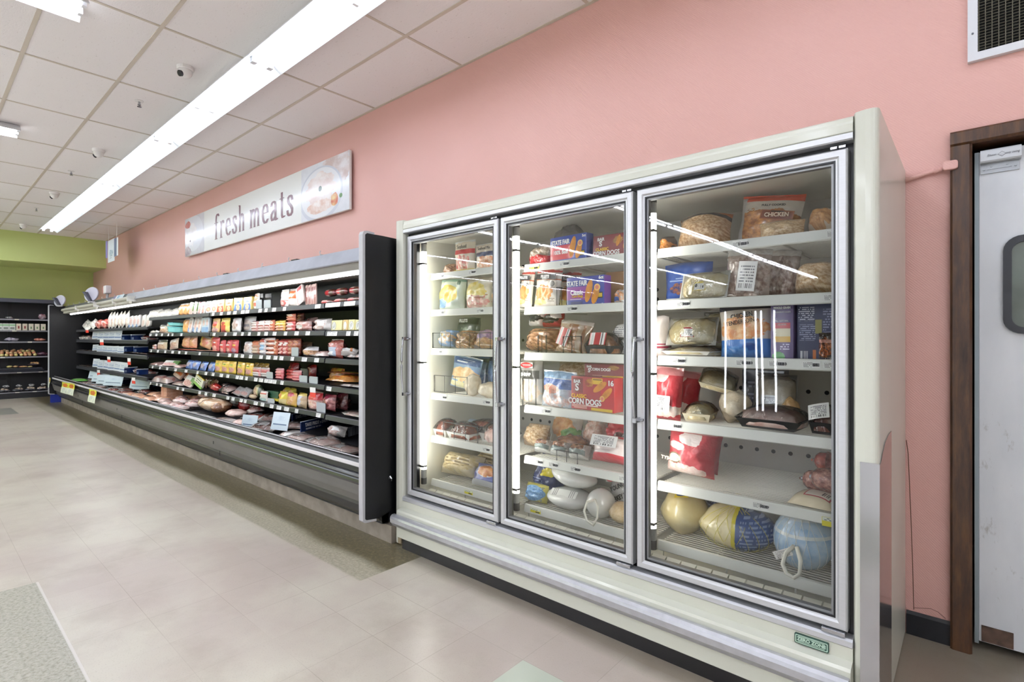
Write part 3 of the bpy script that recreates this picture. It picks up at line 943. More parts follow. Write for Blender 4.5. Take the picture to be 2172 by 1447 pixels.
TG = art('shelf_ticket', 'eeeeee', [('print', .4, .5, .36, .36, '9a9a9c', 3)], rough=.45, coat=.2, crinkle=0, grain=0)
def ticket(s_, k, x, wd=.055):
    global tgp
    a, b = sections[s_]
    z = CASE_SH[s_][k]
    so = case_shelf[(s_, k)]
    if tgp is None:
        tgp = MB().prism([(-.0055, .004), (-.0115, -.03), (-.0105, -.031), (-.0045, .003)], -.5, .5).build('price_ticket', TG, so); o = tgp
    else:
        o = tgp.copy(); C.objects.link(o); o.parent = so
    o.location = (x - (a + b) / 2, 0.0045, -.004)
    o.scale = (wd, 1, 1)
# ---------------------------------------------------------------- goods: shapes (origin at the foot, front towards -y)
FILM = plain('clear_film', 'dfe2e3', 0.12)
def film_mat():
    g = G('clear_plastic_film')
    t = g.t
    for n_ in list(t.nodes):
        t.nodes.remove(n_)
    out = g.n('OutputMaterial'); mx = g.n('MixShader'); tr = g.n('BsdfTransparent'); gl = g.n('BsdfGlossy'); fr_ = g.n('LayerWeight')
    tr.inputs[0].default_value = (.95, .955, .96, 1)
    gl.inputs['Roughness'].default_value = .12
    gl.inputs['Color'].default_value = (.9, .9, .9, 1)
    fr_.inputs[0].default_value = .35
    nb = g.noise(g.coord('Object'), 22, 2, .6)
    b = g.n('Bump'); b.inputs['Strength'].default_value = .6; b.inputs['Distance'].default_value = .02
    t.links.new(nb, b.inputs['Height']); t.links.new(b.outputs[0], gl.inputs['Normal']); t.links.new(b.outputs[0], fr_.inputs['Normal'])
    t.links.new(fr_.outputs['Fresnel'], mx.inputs[0]); t.links.new(tr.outputs[0], mx.inputs[1]); t.links.new(gl.outputs[0], mx.inputs[2])
    t.links.new(mx.outputs[0], out.inputs[0])
    return g.m
CLEAR = film_mat()
seed = [0]
def nz(x, y, z=0.0):
    return noise.noise(Vector((x, y, z)))

def s_pouch(mat, w, d, h, nu=14, nv=16, sag=.5, seal=None, name='bag', wr=.012):
    """pillow bag standing on its lower seam; returns the root mesh, top seal as its part"""
    seed[0] += 1; sd = seed[0] * 1.37
    m = MB()
    def thick(u, v):
        a = max(0.0, 1 - abs(2 * u - 1) ** 2.6); vv = v ** (1.0 - .35 * sag)
        b = max(0.0, 1 - abs(2 * vv - 1) ** 3.0)
        return (a ** .6) * (b ** .6)
    def P(side):
        def f(u, v):
            t = thick(u, v)
            ex = 1 - .05 * math.sin(PI * v) + .03 * nz(v * 3, sd)
            x = (u - .5) * w * ex
            z = v * h * (.965 + .035 * (1 - abs(2 * u - 1) ** 2)) + .01 * h * nz(u * 4, sd, 2)
            z = max(z, 0.0) if v > 0 else 0.0
            y = side * (.5 * d * t) + wr * nz(u * 5, v * 6, sd + side) * (.3 + t) * min(1, d / .05)
            return (x, y, z)
        return f
    m.grid(nu, nv, P(-1)); m.grid(nu, nv, P(1))
    o = m.build(name, mat, smooth=True)
    if seal:
        e = MB()
        e.grid(nu, 1, lambda u, v: ((u - .5) * w * .995, .0015 * math.sin(u * 60) - .002, h * (.955 + .055 * v) + .01 * h * nz(u * 4, sd, 2)))
        e.grid(nu, 1, lambda u, v: ((u - .5) * w * .995, .0015 * math.sin(u * 60) + .002, h * (.955 + .055 * v) + .01 * h * nz(u * 4, sd, 2)))
        e.build('top_seal', seal, o, smooth=True)
    return o
def s_flat(mat, w, d, h, nu=12, nv=12, seal=None, name='pack', lump=.0):
    """pillow pack lying flat, printed side up"""
    seed[0] += 1; sd = seed[0] * 1.91
    m = MB()
    def top(u, v):
        a = max(0., 1 - abs(2 * u - 1) ** 3); b = max(0., 1 - abs(2 * v - 1) ** 3)
        t = (a * b) ** .55
        return ((u - .5) * w * (1 + .03 * nz(v * 3, sd)), (v - .5) * d * (1 + .03 * nz(u * 3, sd, 4)), h * (.08 + .92 * t) * (1 + lump * nz(u * 5, v * 5, sd)))
    def bot(u, v):
        x, y, z = top(u, v)
        return (x, y, 0.0 if .05 < u < .95 and .05 < v < .95 else h * .05)
    m.grid(nu, nv, top); m.grid(nu, nv, bot)
    o = m.build(name, mat, smooth=True, weld=False)
    return o
def s_box(mats, w, d, h, name='carton', bevel=.002):
    """carton: mats = front, side, top"""
    f, s_, t = mats if isinstance(mats, (list, tuple)) else (mats, mats, mats)
    m = MB()
    m.box(-w / 2, w / 2, -d / 2, d / 2, 0, h)
    m.mi = [2, 2, 0, 1, 0, 1]
    o = m.build(name, [f, s_, t], bevel=bevel)
    return o
def s_tray(traym, meatm, w, d, h, labelm=None, lump=.5, name='tray_pack', film=True, mtop=1.0):
    o = MB()
    p = lambda s_, z: [(-w / 2 * s_, -d / 2 * s_, z), (w / 2 * s_, -d / 2 * s_, z), (w / 2 * s_, d / 2 * s_, z), (-w / 2 * s_, d / 2 * s_, z)]
    r = [p(.80, 0), p(.96, h * .42), p(1.0, h * .45), p(.95, h * .45), p(.80, h * .10)]
    for a, b in zip(r, r[1:]):
        for i in range(4):
            j = (i + 1) % 4
            o.face([a[i], a[j], b[j], b[i]])
    o.face(r[0]); o.face(r[-1])
    root = o.build(name, traym, bevel=.004)
    seed[0] += 1; sd = seed[0] * .77
    mm = MB()
    mm.blob((0, 0, h * .12), (w * .45, d * .45, h * .85 * mtop), 18, 10, 0, .28 * lump, 2.4, sd, lambda q: (max(-w * .46, min(w * .46, q.x * 1.25)), max(-d * .46, min(d * .46, q.y * 1.25)), max(0, q.z)))
    mm.build('meat', meatm, root, smooth=True)
    if labelm:
        lw = min(w, d) * .34
        l = MB().grid(4, 3, lambda u, v: (-.05 * w + (u - .5) * lw * 1.4, -.1 * d + (v - .5) * lw, h * 1.0 - .12 * h * (2 * u - 1) ** 2), 0)
        l.build('label', labelm, root)
    if film:
        fm = MB().grid(10, 10, lambda u, v: ((u - .5) * w * 1.0, (v - .5) * d * 1.0, h * (.46 + .58 * (max(0, 1 - abs(2 * u - 1) ** 2.5) * max(0, 1 - abs(2 * v - 1) ** 2.5)) ** .5 + .03 * nz(u * 6, v * 6, sd))))
        fm.build('film_wrap', CLEAR, root, smooth=True)
    return root
def s_vac(mat, w, d, h, n=5, back=None, name='vacuum_pack', lie=False):
    """vacuum pack of n sausages side by side; standing, or lying when lie"""
    seed[0] += 1; sd = seed[0]
    m = MB()
    def f(side):
        def g_(u, v):
            e = min(1, min(u, 1 - u) * 9) * min(1, min(v, 1 - v) * 7)
            bump = abs(math.sin(PI * v * n)) ** .6
            t = e * (.45 + .55 * bump)
            y = side * d / 2 * t + .002 * nz(u * 6, v * 6, sd)
            return ((u - .5) * w, y, v * h) if not lie else ((u - .5) * w, (v - .5) * h, max(0, d / 2 + side * d / 2 * t * (1 if side > 0 else .9)))
        return g_
    m.grid(10, n * 4, f(-1)); m.grid(10, n * 4, f(1))
    return m.build(name, mat, smooth=True)
def s_chub(mat, w, d, h, clip=None, name='chub', rows=1):
    """sausage roll lying along x with gathered ends"""
    m = MB()
    r = h / 2
    prof = [(.10 * r, -w / 2), (.16 * r, -w / 2 + .012), (.6 * r, -w / 2 + .018), (.93 * r, -w / 2 + .035), (r, -w / 2 + .06), (r, w / 2 - .06), (.93 * r, w / 2 - .035), (.6 * r, w / 2 - .018), (.16 * r, w / 2 - .012), (.1 * r, w / 2)]
    m.lathe(prof, 16, (0, 0, r), 0, 'x')
    o = m.build(name, mat, smooth=True)
    if clip:
        MB().lathe([(.2 * r, -w / 2 + .006), (.2 * r, -w / 2 + .012)], 8, (0, 0, r), 0, 'x').build('end_clip', clip, o)
    return o
def s_lump(mat, w, d, h, amp=.25, fr=2., name='lump', flat=.12):
    seed[0] += 1; sd = seed[0] * 3.1
    m = MB().blob((0, 0, h * .5), (w / 2, d / 2, h / 2), 22, 14, 0, amp, fr, sd, None)
    k = min(p[2] for p in m.v)
    m.v = [(x, y, max(0, (z - k) * h / (max(q[2] for q in m.v) - k) - flat * h * .0)) for x, y, z in m.v]
    return m.build(name, mat, smooth=True)
def s_links(mat, w, d, h, n=6, name='sausage_bundle', bag=True):
    """a bag of separate sausages; each sausage is a part"""
    root = MB()
    R = h / 4.2
    seed[0] += 1; r_ = random.Random(seed[0])
    first = None
    pts = []
    for i in range(n):
        lv = i // max(1, (n + 1) // 2)
        x = ((i % max(1, (n + 1) // 2)) + .5) / max(1, (n + 1) // 2) - .5
        pts.append((x * w * .8, r_.uniform(-.1, .1) * d, R + lv * R * 1.7, r_.uniform(-.5, .5)))
    base = MB().grid(8, 8, lambda u, v: ((u - .5) * w, (v - .5) * d, .004 + .01 * abs(2 * u - 1) ** 3))
    o = base.build(name, mat, smooth=True)
    for i, (x, y, z, a) in enumerate(pts):
        if first is None:
            q = [(-d * .42 + d * .84 * k / 8, 0, .25 * R * math.sin(k)) for k in range(9)]
            s_ = MB().tube([(p[0], p[1] + .02 * d * math.sin(k), p[2]) for k, p in enumerate(q)], R, 10, 0, radii=[R * .35, R * .85] + [R] * 5 + [R * .85, R * .35]).build('sausage', mat, o, smooth=True)
            first = s_
        else:
            s_ = first.copy(); C.objects.link(s_); s_.parent = o
        s_.location = (x, y, z); s_.rotation_euler = (0, 0, PI / 2 + a)
    return o
def s_tub(mat, lidm, w, d, h, name='tub'):
    m = MB().lathe([(.44 * w, 0), (.47 * w, h * .1), (.5 * w, h * .86)], 18)
    o = m.build(name, mat, smooth=False)
    MB().lathe([(.52 * w, h * .86), (.52 * w, h * .95), (.49 * w, h)], 18).build('lid', lidm, o)
    return o
def s_slab(mat, w, d, h, r=.2, name='card', sidem=None):
    """stiff flat pack with rounded corners standing on edge"""
    rr = r * min(w, h)
    m = MB().prism(rounded(-w / 2, w / 2, 0, h, rr, 4), -d / 2, d / 2, 'y')
    return m.build(name, mat, bevel=min(d, w) * .25)
def s_netbag(mat, lumpm, w, d, h, n=12, name='net_bag'):
    seed[0] += 1; r_ = random.Random(seed[0])
    o = s_lump(mat, w, d, h * .5, .15, 2, name)
    R = h * .24
    first = None
    for i in range(n):
        a = r_.uniform(0, 2 * PI); q = r_.uniform(.1, .85) ** .5
        p = (math.cos(a) * q * (w / 2 - R * .8), math.sin(a) * q * (d / 2 - R * .8), h * .26 + r_.uniform(0, .5) * h * (1 - q * .7))
        if first is None:
            first = MB().blob((0, 0, 0), (R, R, R * .9), 12, 8).build('bulb', lumpm, o, smooth=True); s_ = first
        else:
            s_ = first.copy(); C.objects.link(s_); s_.parent = o
        s_.location = p
    return o
def label_on(root, mat, w, h, x, y, z, tilt=0.0, roll=0.0, name='label'):
    m = MB().grid(3, 3, lambda u, v: ((u - .5) * w, -.004 * (1 - (2 * u - 1) ** 2), (v - .5) * h))
    o = m.build(name, mat, root)
    o.location = (x, y, z); o.rotation_euler = (tilt, roll, 0)
    return o

ORD = ['first', 'second', 'third', 'fourth', 'fifth', 'sixth', 'seventh', 'eighth', 'ninth', 'tenth', 'eleventh', 'twelfth', 'thirteenth', 'fourteenth', 'fifteenth', 'sixteenth']
NUM = ['zero', 'one', 'two', 'three', 'four', 'five', 'six', 'seven', 'eight', 'nine', 'ten', 'eleven', 'twelve', 'thirteen', 'fourteen', 'fifteen', 'sixteen']
LABELS = {}
GOODS, GOODS_AT = [], {}
def place(o, label, cat, loc, rot=(0, 0, 0), group=None):
    o.location = loc
    o.rotation_euler = rot
    if label in LABELS:
        print('DUPLICATE LABEL', label)
    LABELS[label] = 1
    return tag(o, label, cat, group)
def settle(o, z):
    """let a tilted thing rest with its lowest point on height z"""
    R = o.rotation_euler.to_matrix()
    if o.type == 'MESH':
        lo = min((R @ v.co).z for v in o.data.vertices)
        o.location.z = z - lo
def put(o, label, cat, loc, rot=(0, 0, 0), group=None):
    place(o, label, cat, loc, rot, group)
    settle(o, loc[2])
    GOODS_AT[o] = len(GOODS); GOODS.append(o)
    return o
# ---------------------------------------------------------------- goods: printed materials
WHITEINK = plain('white_ink', 'f2f2f2', .5)
DARKINK = plain('dark_ink', '26231f', .5)
CREAMINK = plain('cream_ink', 'f0dcc8', .5)
YELINK = plain('yellow_ink', 'f0c63a', .5)
FOAMW = plain('foam_white', 'efede6', .5)
FOAMC = plain('foam_cream', 'e2d8bd', .5)
FOAMB = plain('foam_black', '1d1c1d', .4)
GREYCLIP = plain('clip_metal', '9a9a9c', .3, .8)
GREYFILM = plain('grey_bundle_film', '77736f', .25, 0, .6, .4, 12, .6, 14)
CARDB = plain('brown_cardboard', 'a9825a', .7)
ROPE = plain('white_rope', 'eceadf', .6)
YELNET = plain('yellow_net', 'd6c92f', .5)
def meat(name, a, b, c=None, sc=9, rough=.22, coat=.7, bump=.35):
    if name in MATS:
        return MATS[name]
    g = G(name)
    o = g.coord('Object')
    n1 = g.noise(o, sc, 5, .6)
    st = [(.35, a), (.6, b)] + ([(.75, c)] if c else [])
    col = g.ramp(n1, st)
    g.bump(g.noise(o, sc * 1.6, 4, .65), bump, .02)
    MATS[name] = g.done(col, rough, 0, coat)
    return MATS[name]
M_YELCHK = meat('pale_yellow_chicken', 'd9c48f', 'e9dcb5', 'f2ecd8', 14)
M_PALECHK = meat('pale_chicken', 'd8c6a6', 'e6dac2', 'f1ead9', 16)
M_PINKMEAT = meat('pinkish_meat', 'd4a89c', 'e8cdc2', 'f3e6df', 16)
M_DARKMEAT = meat('dark_meat', '4f2f28', '7b5348', 'b9a59b', 18)
M_BROWNMEAT = meat('brown_meat', '6b452f', '9a6c4a', 'b98f6a', 22)
M_TAN = meat('tan_piece', 'b98a55', 'd8b078', None, 20)
M_GROUND = meat('ground_meat', '6d3a32', 'b98273', 'dfb9a8', 60)
M_GROUND2 = meat('ground_meat_red', '7d2a22', 'b8594a', 'd79a86', 60)
M_CREAMBIRD = meat('cream_turkey_wrap', 'd2c08c', 'e0d2a4', 'e9e0bf', 5, bump=.15)
M_WHITEBIRD = meat('white_turkey_wrap', 'dadad6', 'e6e6e2', 'f0f0ee', 4, bump=.2)
M_TANBIRD = meat('tan_netted_breast', 'c9ad80', 'd9c49c', 'b08f62', 40)
M_REDBROWN = meat('red_brown_food', '6e2f22', 'a8583c', 'd9b98f', 30)
A_DKCHK = art('dark_chicken_bag', '3a2a1f', [('food', .5, .4, .45, .35, 'b8672c', 'e0a050')])
A_TANBLK = art('tan_black_bag', 'c4a27c', [('food', .5, .35, .6, .5, 'a67c54', 'd9bd98', 18), ('band', .72, .84, '3b3432'), ('band', .84, 1.1, 'c5743f')])
A_ZIP = art('zip_bag_chicken', 'd8cfc4', [('food', .42, .32, .6, .36, '9c6238', 'd99a58', 9), ('band', .86, 1.1, 'd2502a'), ('rect', .03, .5, .06, .6, 'c9c7c4')], cscale=12, crinkle=.4)
A_ORSEAL = plain('orange_seal', 'd2502a', .3, 0, .5)
A_ORSEAL2 = plain('dark_seal', '2c2a33', .3, 0, .5)
A_ZLAB = art('zip_bag_label', '9b5a35', [('rect', .5, .5, .46, .40, '7b3f25'), ('rect', .5, .86, .2, .07, '3a2a20')], grain=0, crinkle=0)
A_NUGGET = art('nugget_bag', 'b59c7c', [('food', .5, .5, .7, .7, 'a98760', 'd2ba95', 16)])
A_SAUSBAG = art('tan_sausage_bag', 'd3c0a4', [('food', .5, .4, .55, .4, 'b9834f', 'd9a873', 8), ('band', .85, 1.1, 'd9d4ca')])
A_BLUEBAG = art('blue_bag', '1f55b0', [('band', -.1, .15, 'e7e9ec'), ('food', .55, .36, .4, .13, 'b0703a', '2c3f7a', 14), ('print', .5, .6, .3, .08, '9db7e0', 3)])
A_LABBAR = art('yellow_barcode_label', 'e2c93f', [('rect', .5, .42, .42, .36, 'f2f0e6'), ('stripes', .72, .4, .16, .14, '33332f', 40), ('disc', .25, .55, .12, .2, '3d3d38')], 'xy', grain=0, crinkle=0)
A_LABRED = art('red_edged_label', 'b03034', [('rect', .5, .44, .43, .40, 'eeece8'), ('print', .4, .55, .3, .22, '8d8d8b', 5), ('stripes', .72, .3, .16, .12, '2f2f2f', 40)], 'xy', grain=0, crinkle=0)
A_LABTXT = art('white_text_label', 'edecea', [('print', .5, .6, .38, .3, '77777a', 6), ('stripes', .5, .17, .36, .08, '3a3a3c', 60)], 'xz', grain=0, crinkle=0)
A_LABTXH = art('white_flat_label', 'edecea', [('print', .5, .6, .38, .3, '77777a', 6), ('stripes', .5, .17, .36, .08, '3a3a3c', 60)], 'xy', grain=0, crinkle=0)
A_FAINT = art('faint_print', 'e4e4e0', [('print', .5, .5, .4, .4, '9b9b99', 4)], 'xy', grain=0, crinkle=0)
A_CLEARVAC = art('clear_wrapped_meat', '9b8a80', [('food', .5, .42, .46, .42, '7d6258', 'b7a498', 9), ('band', .86, 1.1, 'c9c7c2')], rough=.15, coat=1, crinkle=.6, cscale=14)
A_TANCHK = art('tan_chicken_bag', 'c9b698', [('food', .5, .45, .6, .6, 'b0895c', 'dcc6a4', 13)], crinkle=.45, cscale=13)
A_PINKWHITE = art('pink_white_roll_bag', 'e4d9d4', [('band', .22, .27, 'a8455a'), ('band', .3, .33, 'a8455a'), ('food', .2, .35, .3, .4, 'e2b59c', 'eccdb9')])
A_ORBLUE = art('orange_blue_bag', 'd9d0c4', [('food', .5, .55, .42, .24, 'd98a4a', 'e9c08c', 8), ('band', -.1, .34, '3a78c4'), ('disc', .62, .2, .12, .07, '1f4f9c'), ('food', .3, .12, .3, .1, '5b97d6', '3a78c4', 9), ('band', .90, 1.1, '2c2a33')])
A_PURPLE = art('purple_carton', '4b2f6b', [('rect', .5, .62, .36, .05, 'b02c3a'), ('rect', .5, .48, .36, .09, 'd8cfb0'), ('rect', .5, .38, .36, .05, 'd2a63c'), ('food', .35, .09, .28, .07, '3c8a3c', '57a854', 5), ('print', .62, .25, .2, .06, 'cfc7e0', 3)], crinkle=0, grain=.02)
A_NUTR = art('navy_nutrition_carton', '262c55', [('print', .25, .82, .2, .12, 'cdd0de', 7), ('print', .28, .5, .2, .14, '9aa0bd', 8), ('rect', .55, .6, .08, .12, '8f8a4a'), ('print', .8, .7, .14, .2, '8d92b4', 9), ('stripes', .2, .1, .1, .08, 'd8d9de', 70), ('stripes', .8, .1, .1, .08, 'd8d9de', 70), ('rect', .45, .12, .04, .08, 'c9702f')], crinkle=0, grain=.02)
A_NAVY = art('navy_carton', '20243c', [('print', .5, .6, .36, .2, '8d92a8', 5)], crinkle=0)
A_DKORANGE = art('dark_orange_foil', '2b1d17', [('food', .5, .4, .45, .4, 'c0632a', '3a2216', 8), ('band', .6, .72, 'd8a090')], rough=.12, coat=1, crinkle=.7, cscale=16)
A_REDWHITE = art('red_white_chicken_bag', 'c9303c', [('food', .5, .18, .6, .12, 'e9d2c8', 'f0e4dc', 9), ('food', .35, .82, .28, .1, 'e9b9b5', 'f0d0cc', 3), ('band', .86, 1.1, 'dc8f92')], cscale=12, crinkle=.4)
A_CLRED = plain('clear_reddish_seal', 'd9a5a4', .15, 0, .8)
A_REDSWIRL = art('red_swirl_bag', 'cc3440', [('food', .55, .80, .24, .14, 'f2e4e2', 'f6ecea', 3), ('food', .3, .62, .2, .08, 'f2e4e2', 'f6ecea', 3), ('food', .4, .12, .5, .14, 'e6c2b8', 'f0e0d8', 9), ('disc', .27, .36, .17, .11, '8a7a5a'), ('disc', .27, .36, .14, .085, 'efe4d6'), ('band', .9, 1.1, 'd58d90')], cscale=12, crinkle=.45)
A_TANTRAY = art('cream_flat_pack', 'e0d3b4', [('rect', .62, .5, .3, .3, 'b8323a'), ('rect', .62, .5, .27, .26, 'efe9dc'), ('stripes', .75, .45, .1, .12, '3a3a3a', 60)], 'xy')
A_YELLAB = art('yellow_oval_label', 'd9bf2f', [('disc', .5, .5, .4, .36, '2b3f7a'), ('print', .5, .5, .3, .2, 'f0e6b0', 2)], 'xz', grain=0, crinkle=0)
A_NAVYNET = art('navy_net_wrap', '2a3a6e', [('print', .5, .5, .6, .6, '8d9ac2', 16)], rough=.3)
A_BIRD2 = art('cream_blue_turkey', 'ddd0a0', [('rect', .78, .5, .28, .7, '34508c'), ('print', .8, .5, .2, .6, '8ea2cc', 14), ('rect', .52, .5, .025, .7, 'd0c23a')], rough=.25)
A_PALEBLUE = art('pale_blue_turkey', 'b9cfe4', [('food', .5, .5, .5, .3, '9fbfe0', 'c4d8ea', 4), ('band', .62, .67, 'dfe6ea'), ('band', .86, 1.1, 'd4dde6')], rough=.25)
A_REDLAB = art('red_food_label', 'dfe6ec', [('food', .5, .5, .46, .4, 'b8323a', 'd8746c', 6)], 'xz', grain=0, crinkle=0)
A_REDBAND = art('red_band_bag', 'c3b3a2', [('food', .5, .7, .5, .3, '7a6350', 'c9b9a6', 8), ('band', .1, .45, 'c9282c')], rough=.15, coat=1, crinkle=.5)
A_SF1 = art('blue_red_carton', '2344a0', [('rect', .28, .42, .29, .26, 'c2323f'), ('disc', .58, .42, .1, .26, 'c2323f'), ('rect', .88, .3, .08, .1, '2b2b22'), ('rect', .88, .3, .065, .06, 'd9b83c'), ('print', .25, .1, .2, .05, 'c9d2ec', 2)], crinkle=0, grain=.02)
A_SFSIDE = art('blue_red_carton_side', '2a3f94', [('food', .5, .55, .4, .4, 'c2323f', 'd99a58', 5)], crinkle=0)
A_SF2 = art('purple_blue_carton', '2d3f9c', [('rect', .3, .46, .31, .22, '8a3a96'), ('disc', .6, .46, .1, .22, '8a3a96'), ('rect', .88, .36, .08, .1, '2b2b22'), ('rect', .88, .36, .065, .06, 'd9b83c'), ('rect', .28, .14, .16, .05, '24306f'), ('print', .84, .08, .13, .06, 'd5d9ee', 3), ('print', .3, .28, .2, .03, 'd5d9ee', 1)], crinkle=0, grain=.02)
A_SF2SIDE = art('purple_carton_side', '6f3a9c', [('food', .5, .78, .4, .18, 'd98a3a', 'e9b060', 5), ('food', .5, .3, .3, .15, '8d6ac0', 'b59ad8', 6)], crinkle=0)
A_BS = art('dark_red_carton', '7e1f22', [('rect', .7, .06, .25, .05, 'd9b23c'), ('food', .72, .72, .14, .17, 'b98a4a', '8a5a2a', 6), ('print', .3, .07, .25, .04, 'd8b8a8', 1)], crinkle=0, grain=.03)
A_BSSIDE = art('red_carton_side', '8e2426', [('band', .0, .12, 'd9b23c')], crinkle=0)
A_BS2 = art('red_corn_dog_carton', 'a3242a', [('rect', .86, .5, .16, .6, 'b8282c'), ('rect', .62, .88, .12, .09, 'e0b93c'), ('print', .62, .88, .1, .07, '6a4a1a', 2), ('food', .43, .82, .1, .13, 'd9a23c', '8a2a1c', 4), ('rect', .72, .05, .24, .04, 'e0c040'), ('print', .2, .1, .18, .06, 'dcbcae', 3), ('print', .5, .12, .14, .03, 'f0e0d8', 1)], crinkle=0, grain=.03)
A_BS2SIDE = art('yellow_stripe_carton_side', 'c02a2a', [('rect', .5, .5, .34, .42, 'e0a832'), ('print', .5, .5, .3, .4, 'a03020', 9)], crinkle=0)
A_BSLOGO = art('dark_red_square_logo', '7a1a20', [], grain=0, crinkle=0)
A_FISH = art('fish_fillet_pouch', 'e6ddd2', [('food', .42, .38, .34, .2, 'd58a4c', 'e2a868', 5), ('rect', .5, .72, .5, .012, 'd9702f'), ('food', .3, .14, .3, .07, 'd9c87a', 'e9dca0', 7), ('band', .9, 1.1, 'cc4a3c'), ('print', .7, .2, .15, .05, '9a8a7a', 3)], crinkle=.2)
A_FISHSEAL = plain('fish_pouch_seal', 'd7cfc6', .3, 0, .5)
A_BLKLAB = art('black_name_band', '35312e', [], grain=0, crinkle=0)
A_SEAL = art('round_grey_seal', 'e6ddd2', [('disc', .5, .5, .46, .46, '5d5a56'), ('disc', .5, .5, .3, .3, '7d7a76')], grain=0, crinkle=0)
A_CLRORANGE = art('clear_orange_bag', 'cfd0d0', [('food', .5, .4, .4, .35, 'd98a4a', 'c9c3ba', 8), ('rect', .3, .2, .2, .1, '3a5a9c')], rough=.14, coat=1, crinkle=.6)
A_SHRIMP = art('black_label_bag', 'e4ded8', [('food', .5, .6, .45, .26, '2e2c2b', '3a3836', 4), ('band', .85, 1.1, 'c22f33')])
A_REDBLK = art('red_black_bag', 'c22f33', [('food', .5, .4, .4, .3, '3a2a26', '2a2220', 5), ('food', .75, .65, .2, .2, 'e8dcd6', 'f2eae6', 4)])
A_BROWNCLR = art('brown_meat_bag', 'b39a86', [('food', .5, .45, .6, .55, '7a4f35', 'b98c68', 9)], rough=.14, coat=1, crinkle=.6, cscale=15)
A_LINKS = art('brown_links_bag', 'b59c80', [('stripes', .72, .4, .3, .45, '96694a', 16), ('food', .25, .35, .3, .4, '8d6a4e', 'c0a488', 9), ('band', .84, 1.1, 'd5cabc')], rough=.15, coat=1, crinkle=.5)
A_WHTROLL = art('white_printed_roll', 'e8e8e6', [('print', .5, .55, .4, .3, '8a8a8c', 5), ('band', .0, .12, '77736e')], rough=.25)
A_SHRIMP2 = art('grey_shrimp_bag', 'd9d4ca', [('food', .5, .28, .44, .22, 'e2c8a8', 'f0e6d6', 7), ('band', .56, 1.1, '9a968f'), ('rect', .5, .66, .42, .09, '4b4845')])
A_GREYSEAL = plain('grey_seal', 'a5a19a', .25, 0, .6)
A_REDOV = art('red_oval_logo', 'e8e2dc', [('disc', .5, .5, .5, .5, 'c92a30'), ('print', .5, .5, .36, .14, 'f2e6e4', 1)], grain=0, crinkle=0)
A_BLUESHRIMP = art('blue_shrimp_bag', 'c9d6e2', [('band', .82, 1.1, '8db4d8'), ('rect', .5, .66, .42, .13, '4a6fb4'), ('food', .35, .52, .25, .14, 'd98a70', 'e8b8a4', 7), ('food', .5, .2, .42, .18, 'e0b0a0', 'd5dde4', 8)], rough=.14, coat=1, crinkle=.6, cscale=14)
A_CLSEAL = plain('clear_seal', 'cfd3d6', .15, 0, .8)
A_GREENFOOD = art('green_orange_bag', 'd0c9bc', [('food', .45, .55, .4, .3, 'c98a4a', 'dcae74', 9), ('food', .8, .25, .3, .25, '5a8a3c', '7fa85a', 6), ('band', .86, 1.1, '8a4a3c')])
A_PINKCLR = art('pink_chicken_bag', 'd3c4b8', [('food', .5, .45, .5, .45, 'cfa08c', 'e6cfc0', 9)], rough=.14, coat=1, crinkle=.6)
A_SILVER = art('silver_brown_pack', 'c9c8c2', [('food', .4, .7, .45, .28, '6a3f2c', 'a87858', 7), ('rect', .5, .3, .4, .16, '7c8a86'), ('band', .0, .1, 'e2e2de')], rough=.14, coat=1, crinkle=.5)
A_REDBAG = art('bright_red_bag', 'c9262e', [('food', .6, .4, .2, .14, '4a3a36', '8a5a4a', 6)], rough=.2, coat=.8, crinkle=.6)
A_REDWHITE2 = art('red_white_flat_bag', 'e2d3cf', [('band', .0, .2, 'cf3e48'), ('band', .82, 1.1, 'c9303a')], crinkle=.4)
A_NAVYYEL = art('navy_yellow_bag', '2a376e', [('food', .7, .5, .2, .1, 'd0c030', 'd8cc50', 4), ('band', .86, 1.1, 'b8b840'), ('print', .35, .3, .2, .08, '9aa6cc', 3)], rough=.2, coat=.8, crinkle=.6)
A_BLUENET = art('blue_oval_bag', 'c8c05a', [('disc', .5, .5, .44, .42, '7fa9cf'), ('print', .5, .5, .4, .38, '3f6ea8', 12)])
A_SEAFR = art('seafood_red_bag', 'd9cdbb', [('band', .6, .74, 'c2282c'), ('food', .45, .33, .36, .24, 'c8524a', 'eadccb', 7), ('print', .5, .06, .3, .04, '7a6a5a', 2)])
A_SEAFN = art('seafood_navy_bag', 'd9cdbb', [('band', .54, .7, '2c3660'), ('food', .5, .32, .36, .22, 'd58a5c', 'e9cdb0', 7)])
A_YELBASE = plain('yellow_tray', 'd2bf3c', .4)
A_TEALYEL = art('teal_yellow_bag', 'd5e0d4', [('disc', .45, .5, .38, .3, 'd9c35c'), ('food', .45, .5, .3, .22, 'd9b04c', 'e6d080', 5), ('food', .25, .2, .25, .14, '5a86b8', '9ab4cc', 6), ('band', .9, 1.1, '9cc4b8'), ('food', .8, .86, .08, .08, '4a6a5c', '5a7a6c', 3)])
A_MIXCLR = art('mixed_food_bag', 'd2cbb6', [('food', .45, .6, .4, .24, 'd0b45a', 'e0d49a', 7), ('food', .5, .24, .42, .2, 'c87a7a', 'd9c0b0', 7), ('print', .6, .42, .3, .06, '9a5a4a', 2)], rough=.18, coat=.9)
A_DKGREEN = art('dark_green_bag', '24352e', [('food', .5, .4, .4, .3, '8fa090', '3a4a42', 8), ('rect', .5, .86, .46, .1, '15181a')])
A_BLUEMIX = art('blue_tan_bag', '6a8ab8', [('food', .55, .4, .4, .35, 'c9a070', 'a8b8cc', 7)])
